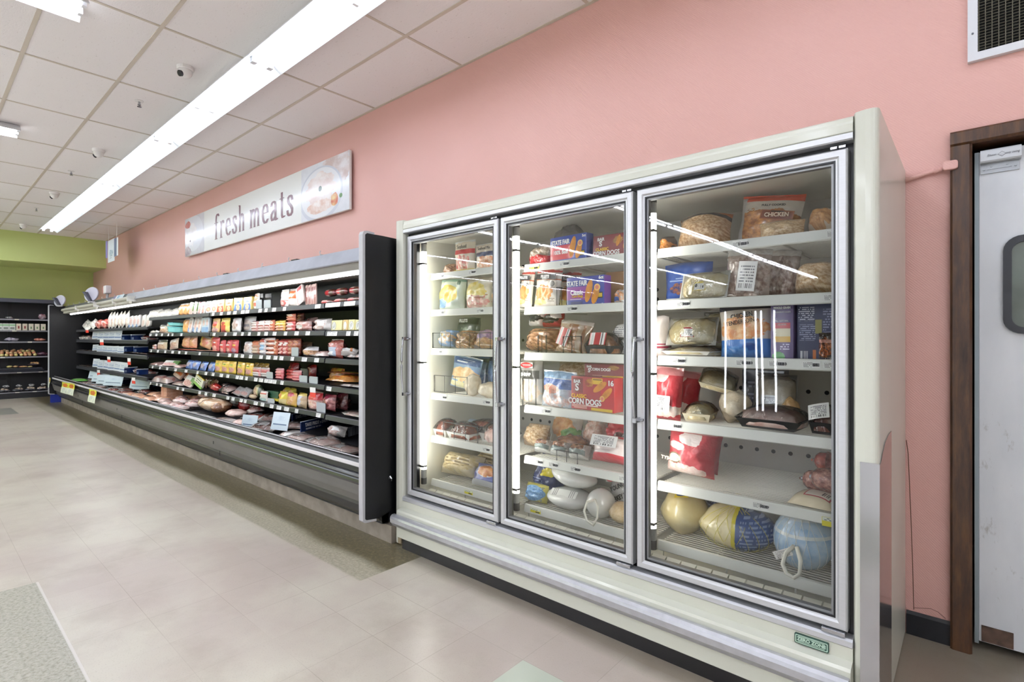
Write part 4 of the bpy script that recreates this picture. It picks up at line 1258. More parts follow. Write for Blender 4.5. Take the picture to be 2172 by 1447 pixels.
A_PURBRN = art('purple_brown_bag', '5a3a4c', [('food', .5, .6, .45, .25, '7a5a8c', 'b08a9c', 7), ('food', .5, .2, .45, .18, 'b88a5c', '8a5a3c', 8)])
A_FISHBLUE = art('blue_fish_bag', '7f9fc4', [('rect', .5, .85, .46, .1, '3c5a94'), ('food', .5, .45, .42, .24, 'd9ae78', 'e9cfa4', 6), ('food', .4, .12, .4, .1, 'e2dfc8', 'd9d090', 6), ('print', .5, .86, .3, .05, 'e4eaf4', 1)])
A_BLUEBAG2 = art('shiny_blue_bag', '3f62a0', [('food', .5, .5, .4, .3, '7fa0cc', '3f62a0', 6), ('band', .8, .9, '22305c')], rough=.18, coat=.9)
A_PALEBLUEB = art('pale_blue_bag', 'b4c8dc', [])
A_BEIGE = art('beige_filling_bag', 'cbbd9a', [('food', .5, .5, .44, .44, 'c4ae7c', 'dccda4', 6), ('print', .5, .5, .3, .2, '8a7650', 3)], rough=.15, coat=1, crinkle=.5)
A_PURPOR = art('purple_orange_bag', '5560a8', [('disc', .55, .62, .3, .28, 'e6e6ea'), ('food', .55, .62, .27, .25, 'c2703c', 'd99a5c', 8), ('band', .0, .2, 'd6d8de')])
def wire_frame(w, d, h):
    m = MB()
    for y in (-d / 2, d / 2):
        m.tube([(-w / 2, y, .004), (w / 2, y, .004), (w / 2, y, h), (-w / 2, y, h)], .0022, 5, 0, True)
    for x in (-w / 2, w / 2):
        for z in (.004, h):
            m.tube([(x, -d / 2, z), (x, d / 2, z)], .0022, 5)
    for k in range(1, max(2, int(w / .09))):
        x = -w / 2 + w * k / max(2, int(w / .09))
        m.tube([(x, -d / 2, .004), (x, -d / 2, h)], .0018, 5)
    return m.build('wire_divider', plain('black_wire', '1d1d1f', .4))
def net_over(o, w, d, h, mat, y0=0.0, mode=0):
    m = MB()
    R = Vector((w / 2 * 1.015, d / 2 * 1.03, h / 2 * 1.02))
    for k in range(0, 9, 2):
        for s_ in (-1, 1):
            pth = []
            for i in range(9):
                t = PI * (.5 + .42 * (i / 8)) if mode == 0 else PI * (.5 + .4 * (i / 8))
                a = -PI / 2 + s_ * (k - 4) * .16 + (i / 8) * .7 * s_
                th = PI * (.08 + .8 * i / 8)
                p = Vector((math.sin(th) * math.cos(a), math.sin(th) * math.sin(a), math.cos(th)))
                pth.append((p.x * R.x, p.y * R.y, h / 2 + p.z * R.z))
            m.tube(pth, .0008, 4)
    m.build('netting', mat, o)
def corn_dogs(o, x, y, z, ln, lying=False):
    """printed picture of two corn dogs"""
    gold = plain('picture_corn_dog', 'd08a34', .45, 0, 0, .2, 30)
    cut = plain('picture_sausage', 'd8826a', .45)
    rim = plain('picture_batter', 'e8c070', .45)
    m = MB()
    for k, (dx, dz, L, a) in enumerate(((-.018, .01, ln, .25), (.022, -.012, ln * .8, .3)) if not lying else ((-.01, .02, ln, 1.0), (.03, -.012, ln * .9, .8))):
        cx, cz = x + dx, z + dz
        r = ln * .17
        pts = []
        for t in range(20):
            th = 2 * PI * t / 20
            px, pz = math.cos(th) * r, math.sin(th) * L / 2
            pts.append((cx + px * math.cos(a) + pz * math.sin(a), cz - px * math.sin(a) + pz * math.cos(a)))
        m.prism(pts, y - .0012 - .0004 * k, y + .001, 'y', 0)
        if k:
            ex, ez = cx + math.sin(a) * L * .42, cz + math.cos(a) * L * .42
            if lying:
                ex, ez = cx - math.sin(a) * L * .42, cz - math.cos(a) * L * .42
            for rr, mi, yy in ((r * .9, 2, .0022), (r * .55, 1, .0026)):
                m.prism([(ex + math.cos(2 * PI * t / 14) * rr, ez + math.sin(2 * PI * t / 14) * rr) for t in range(14)], y - yy, y, 'y', mi)
    m.build('picture', [gold, cut, rim], o)
# ---------------------------------------------------------------- goods in the freezer
X, Y, Z, W, D, H = -1.073, 2.340, 1.711, 0.057, 0.140, 0.081
o = s_pouch(A_DKCHK, W, D, H)
put(o, 'small dark bag of browned chicken, top shelf, freezer door beside corner guard', 'bag', (X, Y, Z), (0,0,0))
X, Y, Z, W, D, H = -0.926, 2.380, 1.711, 0.235, 0.200, 0.165
o = s_pouch(A_TANBLK, W, D, H)
put(o, 'tan chicken bag with black and orange top, top shelf, freezer door beside corner guard', 'bag', (X, Y, Z), (-.35,0,.1))
X, Y, Z, W, D, H = -0.678, 2.430, 1.711, 0.271, 0.090, 0.245
o = s_pouch(A_ZIP, W, D, H, seal=A_ORSEAL)
label_on(o, A_ZLAB, W*.52, H*.2, .04, -D*.5-.012, H*.52, 0, .1)
text('lettering', 'CHICKEN', .030, CREAMINK, o, (.04, -D*.5-.018, H*.52), sx=.8, bold=.001)
text('lettering', 'FULLY COOKED', .014, DARKINK, o, (.02, -D*.45-.015, H*.74), bold=.0005)
put(o, 'large tilted zip bag with orange top, top shelf, freezer door beside corner guard', 'bag', (X, Y, Z), (-.06,.13,0))
X, Y, Z, W, D, H = -0.581, 2.315, 1.711, 0.165, 0.100, 0.082
o = s_pouch(A_NUGGET, W, D, H)
put(o, 'bag of pale nuggets lying beside the zip bag, top shelf, freezer door beside corner guard', 'bag', (X, Y, Z), (-.15,0,.1))
X, Y, Z, W, D, H = -0.448, 2.380, 1.711, 0.101, 0.160, 0.087
o = s_pouch(A_SAUSBAG, W, D, H)
put(o, 'clear bag of tan sausage links, top shelf, freezer door beside corner guard', 'bag', (X, Y, Z), (-.5,0,-.2))
X, Y, Z, W, D, H = -1.028, 2.460, 1.476, 0.234, 0.120, 0.205
o = s_pouch(A_BLUEBAG, W, D, H)
put(o, 'blue bag with white foot, second shelf, freezer door beside corner guard', 'bag', (X, Y, Z), (0,0,0))
X, Y, Z, W, D, H = -0.875, 2.285, 1.476, 0.221, 0.050, 0.114
o = s_tray(FOAMW, M_YELCHK, W, H*1.1, .05, A_LABBAR, film=True)
put(o, 'white foam tray with yellow label leaning forward, second shelf, freezer door beside corner guard', 'tray pack', (X, Y, Z), (1.25,0,-.1))
X, Y, Z, W, D, H = -0.716, 2.305, 1.476, 0.183, 0.070, 0.212
o = s_pouch(A_CLEARVAC, W, D, H, wr=0.02)
label_on(o, A_LABTXT, W*.40, H*.58, .01, -D*.5-.012, H*.42, 0, .06)
put(o, 'clear wrapped grey meat with big white label, second shelf, freezer door beside corner guard', 'vacuum pack', (X, Y, Z), (-.08,.05,0))
X, Y, Z, W, D, H = -0.619, 2.435, 1.476, 0.126, 0.070, 0.212
o = s_pouch(A_CLEARVAC, W, D, H, wr=0.02)
put(o, 'clear wrapped grey meat standing behind, second shelf, freezer door beside corner guard', 'vacuum pack', (X, Y, Z), (-.08,.1,0))
X, Y, Z, W, D, H = -0.471, 2.390, 1.476, 0.155, 0.220, 0.133
o = s_pouch(A_TANCHK, W, D, H)
put(o, 'big bag of tan chicken pieces, second shelf, freezer door beside corner guard', 'bag', (X, Y, Z), (-.25,0,-.1))
X, Y, Z, W, D, H = -1.075, 2.350, 1.226, 0.071, 0.140, 0.198
o = s_pouch(A_PINKWHITE, W, D, H)
put(o, 'pinkish white roll bag with red stripes, third shelf, freezer door beside corner guard', 'bag', (X, Y, Z), (0,0,0))
X, Y, Z, W, D, H = -0.956, 2.365, 1.226, 0.227, 0.050, 0.123
o = s_tray(FOAMW, M_YELCHK, W, H*1.1, .05, A_LABRED, film=True)
put(o, 'white tray with red label leaning back, third shelf, freezer door beside corner guard', 'tray pack', (X, Y, Z), (1.2,0,.05))
X, Y, Z, W, D, H = -0.954, 2.345, 1.242, 0.229, 0.200, 0.032
o = s_tray(FOAMW, M_YELCHK, W, D, .04, A_LABRED, film=True)
put(o, 'white tray pack lying on the front edge, third shelf, freezer door beside corner guard', 'tray pack', (X, Y, Z), (0,0,0))
X, Y, Z, W, D, H = -0.915, 2.525, 1.226, 0.121, 0.050, 0.218
o = s_tray(FOAMW, M_YELCHK, W, H, .05, A_LABRED, film=True)
put(o, 'white tray standing behind, third shelf, freezer door beside corner guard', 'tray pack', (X, Y, Z), (1.4,0,.1))
X, Y, Z, W, D, H = -0.739, 2.365, 1.226, 0.225, 0.130, 0.228
o = s_pouch(A_ORBLUE, W, D, H, seal=A_ORSEAL2)
text('lettering', 'TENDERLOINS', .026, DARKINK, o, (.0, -D*.46-.012, H*.66), rot=(PI/2, -.12, 0), sx=.75)
text('lettering', 'CHICKEN', .028, DARKINK, o, (.0, -D*.40-.012, H*.78), rot=(PI/2, -.12, 0), sx=.75, bold=.0006)
put(o, 'white and blue bag with orange chicken picture, third shelf, freezer door beside corner guard', 'bag', (X, Y, Z), (-.06,-.05,0))
X, Y, Z, W, D, H = -0.589, 2.370, 1.226, 0.084, 0.160, 0.228
o = s_box((A_PURPLE, A_PURPLE, A_PURPLE), W, D, H)
text('lettering', 'WHOLE GRAIN', .0125, WHITEINK, o, (0, -D/2-.001, H*.93), bold=.0006, sx=.72)
text('lettering', 'CHICKEN BREAST NUGGETS', .0085, WHITEINK, o, (0, -D/2-.001, H*.855), sx=.58)
text('lettering', 'ALL NATURAL', .010, WHITEINK, o, (0, -D/2-.001, H*.70), sx=.75)
text('lettering', 'NO ADDED', .008, WHITEINK, o, (0, -D/2-.001, H*.635), sx=.75)
put(o, 'narrow purple carton, third shelf, freezer door beside corner guard', 'carton', (X, Y, Z), (0,0,0))
X, Y, Z, W, D, H = -0.478, 2.380, 1.226, 0.141, 0.160, 0.227
o = s_box((A_NUTR, A_NUTR, A_NUTR), W, D, H)
put(o, 'dark blue carton side with fine print, third shelf, freezer door beside corner guard', 'carton', (X, Y, Z), (0,0,0))
X, Y, Z, W, D, H = -0.417, 2.285, 1.242, 0.054, 0.060, 0.097
o = s_pouch(A_DKORANGE, W, D, H, wr=0.02)
put(o, 'small shiny dark orange bag, third shelf, freezer door beside corner guard', 'bag', (X, Y, Z), (0,0,0))
X, Y, Z, W, D, H = -1.026, 2.320, 0.936, 0.141, 0.120, 0.241
o = s_pouch(A_REDWHITE, W, D, H, seal=A_CLRED)
label_on(o, A_LABTXT, W*.55, H*.3, .0, -D*.5-.006, H*.32)
put(o, 'front red and white chicken bag, fourth shelf, freezer door beside corner guard', 'bag', (X, Y, Z), (-.05,.05,0))
X, Y, Z, W, D, H = -1.043, 2.510, 0.936, 0.145, 0.140, 0.212
o = s_pouch(A_REDWHITE, W, D, H, seal=A_CLRED)
put(o, 'red and white chicken bag behind another, fourth shelf, freezer door beside corner guard', 'bag', (X, Y, Z), (-.05,.1,0))
X, Y, Z, W, D, H = -0.893, 2.390, 0.936, 0.138, 0.200, 0.082
o = s_tray(FOAMC, M_YELCHK, W, D, H, A_LABTXH, film=True)
put(o, 'cream tray of pale chicken, fourth shelf, freezer door beside corner guard', 'tray pack', (X, Y, Z), (0,0,.15))
X, Y, Z, W, D, H = -0.941, 2.500, 0.997, 0.165, 0.160, 0.057
o = s_tray(FOAMC, M_YELCHK, W, D, .07, None, film=True)
put(o, 'tilted cream tray lying on another, fourth shelf, freezer door beside corner guard', 'tray pack', (X, Y, Z), (.35,.25,.3))
X, Y, Z, W, D, H = -0.830, 2.450, 0.936, 0.139, 0.180, 0.151
o = s_lump(M_PALECHK, W, D, H, .3)
put(o, 'lump of pale chicken in clear wrap, fourth shelf, freezer door beside corner guard', 'wrapped chicken', (X, Y, Z), (0,0,0))
X, Y, Z, W, D, H = -0.722, 2.535, 0.936, 0.181, 0.070, 0.223
o = s_tray(FOAMW, M_PALECHK, W, H, .07, A_LABTXH)
put(o, 'white tray standing against the dark carton, fourth shelf, freezer door beside corner guard', 'tray pack', (X, Y, Z), (1.35,0,0))
X, Y, Z, W, D, H = -0.741, 2.640, 0.936, 0.185, 0.080, 0.231
o = s_box((A_NAVY, A_NAVY, A_NAVY), W, D, H)
put(o, 'dark carton standing at the back, fourth shelf, freezer door beside corner guard', 'carton', (X, Y, Z), (0,0,0))
X, Y, Z, W, D, H = -0.627, 2.338, 0.953, 0.264, 0.220, 0.088
o = s_tray(FOAMB, M_PINKMEAT, W, D, H, None, lump=.5)
put(o, 'long black tray of pinkish meat overhanging the edge, fourth shelf, freezer door beside corner guard', 'tray pack', (X, Y, Z), (0,0,-.06))
X, Y, Z, W, D, H = -0.588, 2.395, 0.936, 0.074, 0.070, 0.132
o = s_lump(M_TAN, W, D, H, .2)
put(o, 'small tan lump behind the black tray, fourth shelf, freezer door beside corner guard', 'wrapped meat', (X, Y, Z), (0,0,0))
X, Y, Z, W, D, H = -0.432, 2.350, 0.953, 0.087, 0.200, 0.102
o = s_tray(FOAMB, M_DARKMEAT, W, D, H, A_LABTXH, lump=.6)
label_on(o, A_LABTXT, W*.9, H*.6, -.01, -D*.42, H*.85, -.5, -.25)
put(o, 'black tray of dark meat with slanted white label, fourth shelf, freezer door beside corner guard', 'tray pack', (X, Y, Z), (0,0,-.15))
X, Y, Z, W, D, H = -0.976, 2.335, 0.674, 0.232, 0.170, 0.246
o = s_pouch(A_REDSWIRL, W, D, H, seal=A_CLRED)
text('lettering', 'TYSON', .024, CREAMINK, o, (-.07, -D*.5-.012, H*.33), bold=.0008)
put(o, 'big red bag with white swirl, fifth shelf, freezer door beside corner guard', 'bag', (X, Y, Z), (-.06,.06,0))
X, Y, Z, W, D, H = -1.004, 2.555, 0.658, 0.161, 0.150, 0.213
o = s_pouch(A_REDSWIRL, W, D, H, seal=A_CLRED)
put(o, 'red bag with white swirl standing behind, fifth shelf, freezer door beside corner guard', 'bag', (X, Y, Z), (-.06,.12,0))
X, Y, Z, W, D, H = -0.435, 2.380, 0.688, 0.082, 0.200, 0.063
o = s_chub(M_GROUND, W*1.6, D, .085, GREYCLIP)
put(o, 'ground meat chub, front of the pile, fifth shelf, freezer door beside corner guard', 'meat roll', (X, Y, Z), (0,0,.0))
X, Y, Z, W, D, H = -0.472, 2.500, 0.678, 0.114, 0.200, 0.105
o = s_chub(M_GROUND, W*1.5, D, .085, GREYCLIP)
put(o, 'ground meat chub, middle of the pile, fifth shelf, freezer door beside corner guard', 'meat roll', (X, Y, Z), (0,0,.0))
X, Y, Z, W, D, H = -0.454, 2.500, 0.763, 0.079, 0.200, 0.094
o = s_chub(M_GROUND2, W*1.5, D, .085, GREYCLIP)
put(o, 'redder ground meat chub on top of the pile, fifth shelf, freezer door beside corner guard', 'meat roll', (X, Y, Z), (0,0,.0))
X, Y, Z, W, D, H = -0.464, 2.325, 0.674, 0.152, 0.160, 0.033
o = s_flat(A_TANTRAY, W, D, .045)
put(o, 'flat cream pack with red edged label, fifth shelf, freezer door beside corner guard', 'pack', (X, Y, Z), (0,0,-.1))
X, Y, Z, W, D, H = -1.022, 2.450, 0.388, 0.207, 0.260, 0.216
o = s_lump(M_CREAMBIRD, W, D, H, .12, 1.5, 'turkey')
label_on(o, A_YELLAB, .07, .045, .02, -D*.30, H*.93, -1.0, -.2, 'oval_label')
put(o, 'cream wrapped turkey with yellow oval label, bottom shelf, freezer door beside corner guard', 'turkey', (X, Y, Z), (0,0,0))
X, Y, Z, W, D, H = -0.943, 2.650, 0.388, 0.177, 0.300, 0.162
o = s_lump(A_NAVYNET, W, D, H, .12, 1.5, 'turkey')
put(o, 'turkey in dark blue netting behind the cream one, bottom shelf, freezer door beside corner guard', 'turkey', (X, Y, Z), (0,0,0))
X, Y, Z, W, D, H = -0.782, 2.405, 0.388, 0.321, 0.270, 0.193
o = s_lump(A_BIRD2, W, D, H, .12, 1.5, 'turkey')
MB().lathe([(.03, 0), (.016, .015), (.012, .03), (.02, .055)], 10, (-.0, 0, H*.95)).build('net_gather', YELNET, o, smooth=True)
net_over(o, W, D, H, YELNET, .1)
put(o, 'cream and blue netted turkey with yellow net top, bottom shelf, freezer door beside corner guard', 'turkey', (X, Y, Z), (0,0,.1))
X, Y, Z, W, D, H = -0.519, 2.380, 0.388, 0.221, 0.240, 0.242
o = s_lump(A_PALEBLUE, W, D, H, .04, 1.2, 'turkey')
MB().tube([(-.005, -D*.5-.005, H*.52), (-.03, -D*.52-.02, H*.4), (-.04, -D*.53-.025, H*.22), (-.025, -D*.53-.03, H*.1), (.0, -D*.53-.03, H*.06), (.02, -D*.53-.03, H*.14), (.022, -D*.52-.025, H*.34), (.004, -D*.5-.01, H*.52)], .008, 8).build('loop_handle', ROPE, o, smooth=True)
label_on(o, A_LABTXT, .07, .03, -.045, -D*.48-.015, H*.36, 0, -.5, 'tag')
label_on(o, A_REDLAB, .1, .028, -.01, -D*.22, H*.94, -1.05, 0, 'label')
net_over(o, W, D, H, ROPE, 0, 1)
put(o, 'pale blue round turkey bag with white loop handle, bottom shelf, freezer door beside corner guard', 'turkey', (X, Y, Z), (0,0,0))
X, Y, Z, W, D, H = -0.393, 2.400, 0.388, 0.043, 0.200, 0.195
o = s_lump(M_WHITEBIRD, W*1.3, D, H, .06, 1.2, 'turkey')
put(o, 'white turkey half hidden by the door edge, bottom shelf, freezer door beside corner guard', 'turkey', (X, Y, Z), (0,0,0))
X, Y, Z, W, D, H = -1.814, 2.330, 1.711, 0.176, 0.120, 0.117
o = s_pouch(A_REDBAND, W, D, H, wr=0.02)
put(o, 'clear bag with red band, top shelf, middle freezer door', 'bag', (X, Y, Z), (-.15,0,0))
X, Y, Z, W, D, H = -1.600, 2.305, 1.711, 0.246, 0.060, 0.145
o = s_box((A_SF1, A_SFSIDE, A_SFSIDE), W, D, H)
text('lettering', 'STATE FAIR', .034, WHITEINK, o, (-W*.2, -D/2-.001, H*.78), bold=.0012, sx=.72)
text('lettering', '100% Beef', .030, WHITEINK, o, (-W*.2, -D/2-.001, H*.42), bold=.0006, sx=.8)
text('lettering', '5ct', .018, WHITEINK, o, (W*.44, -D/2-.001, H*.9), bold=.0005)
corn_dogs(o, W*.21, -D/2, H*.5, H*.75)
put(o, 'blue and red corn dog carton, top shelf, middle freezer door', 'carton', (X, Y, Z), (0,0,-.09))
X, Y, Z, W, D, H = -1.738, 2.440, 1.711, 0.200, 0.160, 0.251
o = s_lump(GREYFILM, W, D, H, .25, 3)
put(o, 'crumpled grey plastic bundle behind the corn dog carton, top shelf, middle freezer door', 'plastic bundle', (X, Y, Z), (0,0,0))
X, Y, Z, W, D, H = -1.356, 2.310, 1.711, 0.197, 0.060, 0.117
o = s_box((A_BS, A_BSSIDE, A_BSSIDE), W, D, H)
text('lettering', 'BAR', .022, WHITEINK, o, (-W*.27, -D/2-.001, H*.82), bold=.0008)
text('lettering', 'S', .036, WHITEINK, o, (-W*.27, -D/2-.001, H*.62), bold=.0015)
text('lettering', 'CLASSIC', .020, YELINK, o, (-W*.22, -D/2-.001, H*.38), bold=.0006)
text('lettering', 'CORN DOGS', .030, WHITEINK, o, (-W*.1, -D/2-.001, H*.2), bold=.0008, sx=.85)
corn_dogs(o, W*.33, -D/2, H*.6, H*.5)
put(o, 'dark red corn dog carton, top shelf, middle freezer door', 'carton', (X, Y, Z), (-.1,0,.0))
X, Y, Z, W, D, H = -1.891, 2.295, 1.476, 0.100, 0.050, 0.224
o = s_pouch(A_FISH, W, D, H, seal=A_FISHSEAL, sag=0.3)
label_on(o, A_BLKLAB, W*.78, H*.14, 0, -D*.42-.012, H*.78, 0, .0)
text('lettering', 'FILLETS', .022, WHITEINK, o, (0, -D*.42-.020, H*.78), bold=.0008, sx=.8)
label_on(o, A_SEAL, W*.2, W*.2, W*.3, -D*.44-.014, H*.6)
put(o, 'fish fillet pouch closest to the meat case, second shelf, middle freezer door', 'pouch', (X, Y, Z), (-.1,.06,0), group='fish fillet pouches')
X, Y, Z, W, D, H = -1.792, 2.305, 1.476, 0.174, 0.050, 0.216
o = s_pouch(A_FISH, W, D, H, seal=A_FISHSEAL, sag=0.3)
label_on(o, A_BLKLAB, W*.78, H*.14, 0, -D*.42-.012, H*.78, 0, .0)
text('lettering', 'FILLETS', .022, WHITEINK, o, (0, -D*.42-.020, H*.78), bold=.0008, sx=.8)
label_on(o, A_SEAL, W*.2, W*.2, W*.3, -D*.44-.014, H*.6)
put(o, 'white and orange fish fillet pouch with large fillet picture, second shelf, middle freezer door', 'pouch', (X, Y, Z), (-.1,.06,0), group='fish fillet pouches')
X, Y, Z, W, D, H = -1.682, 2.325, 1.476, 0.128, 0.050, 0.204
o = s_pouch(A_FISH, W, D, H, seal=A_FISHSEAL, sag=0.3)
label_on(o, A_BLKLAB, W*.78, H*.14, 0, -D*.42-.012, H*.78, 0, .0)
text('lettering', 'FILLETS', .022, WHITEINK, o, (0, -D*.42-.020, H*.78), bold=.0008, sx=.8)
label_on(o, A_SEAL, W*.2, W*.2, W*.3, -D*.44-.014, H*.6)
put(o, 'fish fillet pouch beside the purple carton, second shelf, middle freezer door', 'pouch', (X, Y, Z), (-.1,.06,0), group='fish fillet pouches')
X, Y, Z, W, D, H = -1.485, 2.292, 1.476, 0.236, 0.060, 0.155
o = s_box((A_SF2, A_SF2SIDE, A_SF2SIDE), W, D, H)
text('lettering', 'STATE FAIR', .036, WHITEINK, o, (-W*.22, -D/2-.001, H*.78), bold=.0012, sx=.72)
text('lettering', 'Classic', .034, WHITEINK, o, (-W*.22, -D/2-.001, H*.48), bold=.0008, sx=.85)
text('lettering', 'Corn Dogs', .018, YELINK, o, (-W*.2, -D/2-.001, H*.36), bold=.0004, sx=.85)
text('lettering', '6ct', .022, WHITEINK, o, (W*.42, -D/2-.001, H*.92), bold=.0006)
corn_dogs(o, W*.18, -D/2, H*.45, H*.75)
put(o, 'purple and blue corn dog carton, second shelf, middle freezer door', 'carton', (X, Y, Z), (0,0,-.06))
X, Y, Z, W, D, H = -1.403, 2.520, 1.476, 0.114, 0.200, 0.187
o = s_box((CARDB, CARDB, CARDB), W, D, H)
put(o, 'plain brown cardboard box, second shelf, middle freezer door', 'box', (X, Y, Z), (0,0,0))
X, Y, Z, W, D, H = -1.309, 2.330, 1.476, 0.083, 0.100, 0.079
o = s_pouch(A_CLRORANGE, W, D, H, wr=0.02)
put(o, 'clear bag of orange pieces, second shelf, middle freezer door', 'bag', (X, Y, Z), (-.3,0,0))
X, Y, Z, W, D, H = -1.942, 2.390, 1.337, 0.117, 0.100, 0.125
o = s_pouch(A_SHRIMP, W, D, H)
put(o, 'white bag with black label, third shelf, middle freezer door', 'bag', (X, Y, Z), (0,0,0))
X, Y, Z, W, D, H = -1.828, 2.380, 1.327, 0.148, 0.120, 0.117
o = s_pouch(A_REDBLK, W, D, H)
put(o, 'red and black bag on brown meat, third shelf, middle freezer door', 'bag', (X, Y, Z), (-.3,0,0))
X, Y, Z, W, D, H = -1.814, 2.370, 1.226, 0.252, 0.200, 0.127
o = s_pouch(A_BROWNCLR, W, D, H, wr=0.02)
put(o, 'clear bag of brown meat, third shelf, middle freezer door', 'bag', (X, Y, Z), (-.3,0,0))
X, Y, Z, W, D, H = -1.613, 2.315, 1.226, 0.212, 0.100, 0.180
o = s_pouch(A_LINKS, W, D, H, wr=0.015)
label_on(o, A_LABRED, W*.33, H*.52, -W*.14, -D*.5-.012, H*.42, 0, .18)
put(o, 'clear bag of long brown sausages with red label, third shelf, middle freezer door', 'bag', (X, Y, Z), (-.2,.1,0))
X, Y, Z, W, D, H = -1.429, 2.335, 1.226, 0.157, 0.140, 0.117
o = s_tray(FOAMB, M_BROWNMEAT, W, D, H, A_LABRED, lump=.3)
label_on(o, A_LABRED, W*.6, H*.55, .0, -D*.46, H*.75, -.35, .0)
put(o, 'black tray of brown meat with red edged label, third shelf, middle freezer door', 'tray pack', (X, Y, Z), (0,0,.0))
X, Y, Z, W, D, H = -1.332, 2.400, 1.226, 0.106, 0.200, 0.080
o = s_chub(A_WHTROLL, W*1.7, D, .085, GREYCLIP)
put(o, 'white printed meat roll, lower one, third shelf, middle freezer door', 'meat roll', (X, Y, Z), (0,0,0))
X, Y, Z, W, D, H = -1.338, 2.420, 1.311, 0.096, 0.200, 0.060
o = s_chub(A_WHTROLL, W*1.6, D, .08, GREYCLIP)
put(o, 'white printed meat roll, upper one, third shelf, middle freezer door', 'meat roll', (X, Y, Z), (0,0,.05))
X, Y, Z, W, D, H = -1.862, 2.315, 0.936, 0.156, 0.090, 0.250
o = s_pouch(A_SHRIMP2, W, D, H, seal=A_GREYSEAL)
text('lettering', 'SHRIMP', .026, WHITEINK, o, (0, -D*.46-.012, H*.66), bold=.0008, sx=.8)
label_on(o, A_REDOV, W*.55, H*.12, .0, -D*.36-.014, H*.87)
put(o, 'grey and white shrimp bag, fourth shelf, middle freezer door', 'bag', (X, Y, Z), (0,0,0))
X, Y, Z, W, D, H = -1.690, 2.305, 0.936, 0.219, 0.080, 0.197
o = s_pouch(A_BLUESHRIMP, W, D, H, seal=A_CLSEAL, wr=0.018)
put(o, 'clear and blue bag of pink shrimp, fourth shelf, middle freezer door', 'bag', (X, Y, Z), (-.05,.04,0))
X, Y, Z, W, D, H = -1.735, 2.540, 0.936, 0.293, 0.160, 0.250
o = s_pouch(A_TANCHK, W, D, H, wr=0.02)
put(o, 'clear bag of tan pieces behind blue shrimp bag, fourth shelf, middle freezer door', 'bag', (X, Y, Z), (-.2,0,0))
X, Y, Z, W, D, H = -1.446, 2.288, 0.953, 0.267, 0.075, 0.169
o = s_box((A_BS2, A_BS2SIDE, A_BSSIDE), W, D, H)
label_on(o, A_BSLOGO, .066, .075, -W*.34, -D/2, H*.72)
text('lettering', 'BAR', .024, WHITEINK, o, (-W*.34, -D/2-.006, H*.84), bold=.0008)
text('lettering', 'S', .050, WHITEINK, o, (-W*.34, -D/2-.006, H*.66), bold=.0018)
text('lettering', 'CLASSIC', .026, YELINK, o, (-W*.31, -D/2-.001, H*.40), bold=.0006)
text('lettering', 'CORN DOGS', .040, WHITEINK, o, (-W*.17, -D/2-.0035, H*.24), bold=.0012, sx=.88)
text('lettering', '16', .036, WHITEINK, o, (W*.42, -D/2-.001, H*.84), bold=.001)
corn_dogs(o, W*.22, -D/2, H*.60, H*.56, True)
put(o, 'large red and yellow corn dog carton with sixteen count, fourth shelf, middle freezer door', 'carton', (X, Y, Z), (0,0,-.08))
X, Y, Z, W, D, H = -1.396, 2.340, 1.121, 0.235, 0.080, 0.066
o = s_box((A_BS, A_BSSIDE, A_BSSIDE), W, D, H)
text('lettering', 'BAR', .016, WHITEINK, o, (-W*.38, -D/2-.001, H*.75), bold=.0006)
text('lettering', 'S', .03, WHITEINK, o, (-W*.38, -D/2-.001, H*.45), bold=.001)
text('lettering', 'CORN DOGS', .020, WHITEINK, o, (-W*.1, -D/2-.001, H*.55), bold=.0006)
put(o, 'dark red corn dog carton lying on the large one, fourth shelf, middle freezer door', 'carton', (X, Y, Z), (0,0,0))
X, Y, Z, W, D, H = -1.905, 2.405, 0.658, 0.153, 0.150, 0.135
o = s_pouch(A_TANCHK, W, D, H, wr=0.02)
put(o, 'clear bag of orange tan pieces, fifth shelf, middle freezer door', 'bag', (X, Y, Z), (-.4,0,0))
X, Y, Z, W, D, H = -1.834, 2.500, 0.658, 0.217, 0.120, 0.205
o = s_pouch(A_GREENFOOD, W, D, H, wr=0.02)
put(o, 'bag with orange food and green corner, fifth shelf, middle freezer door', 'bag', (X, Y, Z), (-.25,0,0))
X, Y, Z, W, D, H = -1.667, 2.540, 0.658, 0.158, 0.160, 0.198
o = s_pouch(A_PINKCLR, W, D, H, wr=0.02)
put(o, 'clear bag of pink chicken, fifth shelf, middle freezer door', 'bag', (X, Y, Z), (-.4,0,0))
X, Y, Z, W, D, H = -1.797, 2.325, 0.658, 0.112, 0.130, 0.074
o = s_pouch(A_SILVER, W, D, H, wr=0.015, sag=0.8)
put(o, 'first silver and brown vacuum pack from meat case, fifth shelf, middle freezer door', 'vacuum pack', (X, Y, Z), (-.5,0,.1))
X, Y, Z, W, D, H = -1.694, 2.325, 0.658, 0.119, 0.130, 0.076
o = s_pouch(A_SILVER, W, D, H, wr=0.015, sag=0.8)
put(o, 'second silver and brown vacuum pack from meat case, fifth shelf, middle freezer door', 'vacuum pack', (X, Y, Z), (-.5,0,.1))
X, Y, Z, W, D, H = -1.590, 2.325, 0.658, 0.114, 0.130, 0.078
o = s_pouch(A_SILVER, W, D, H, wr=0.015, sag=0.8)
put(o, 'third silver and brown vacuum pack from meat case, fifth shelf, middle freezer door', 'vacuum pack', (X, Y, Z), (-.5,0,.1))
X, Y, Z, W, D, H = -1.714, 2.460, 0.658, 0.209, 0.120, 0.114
o = s_lump(M_BROWNMEAT, W, D, H, .35, 3)
put(o, 'brown sausage coil behind the silver packs, fifth shelf, middle freezer door', 'sausage', (X, Y, Z), (0,0,0))
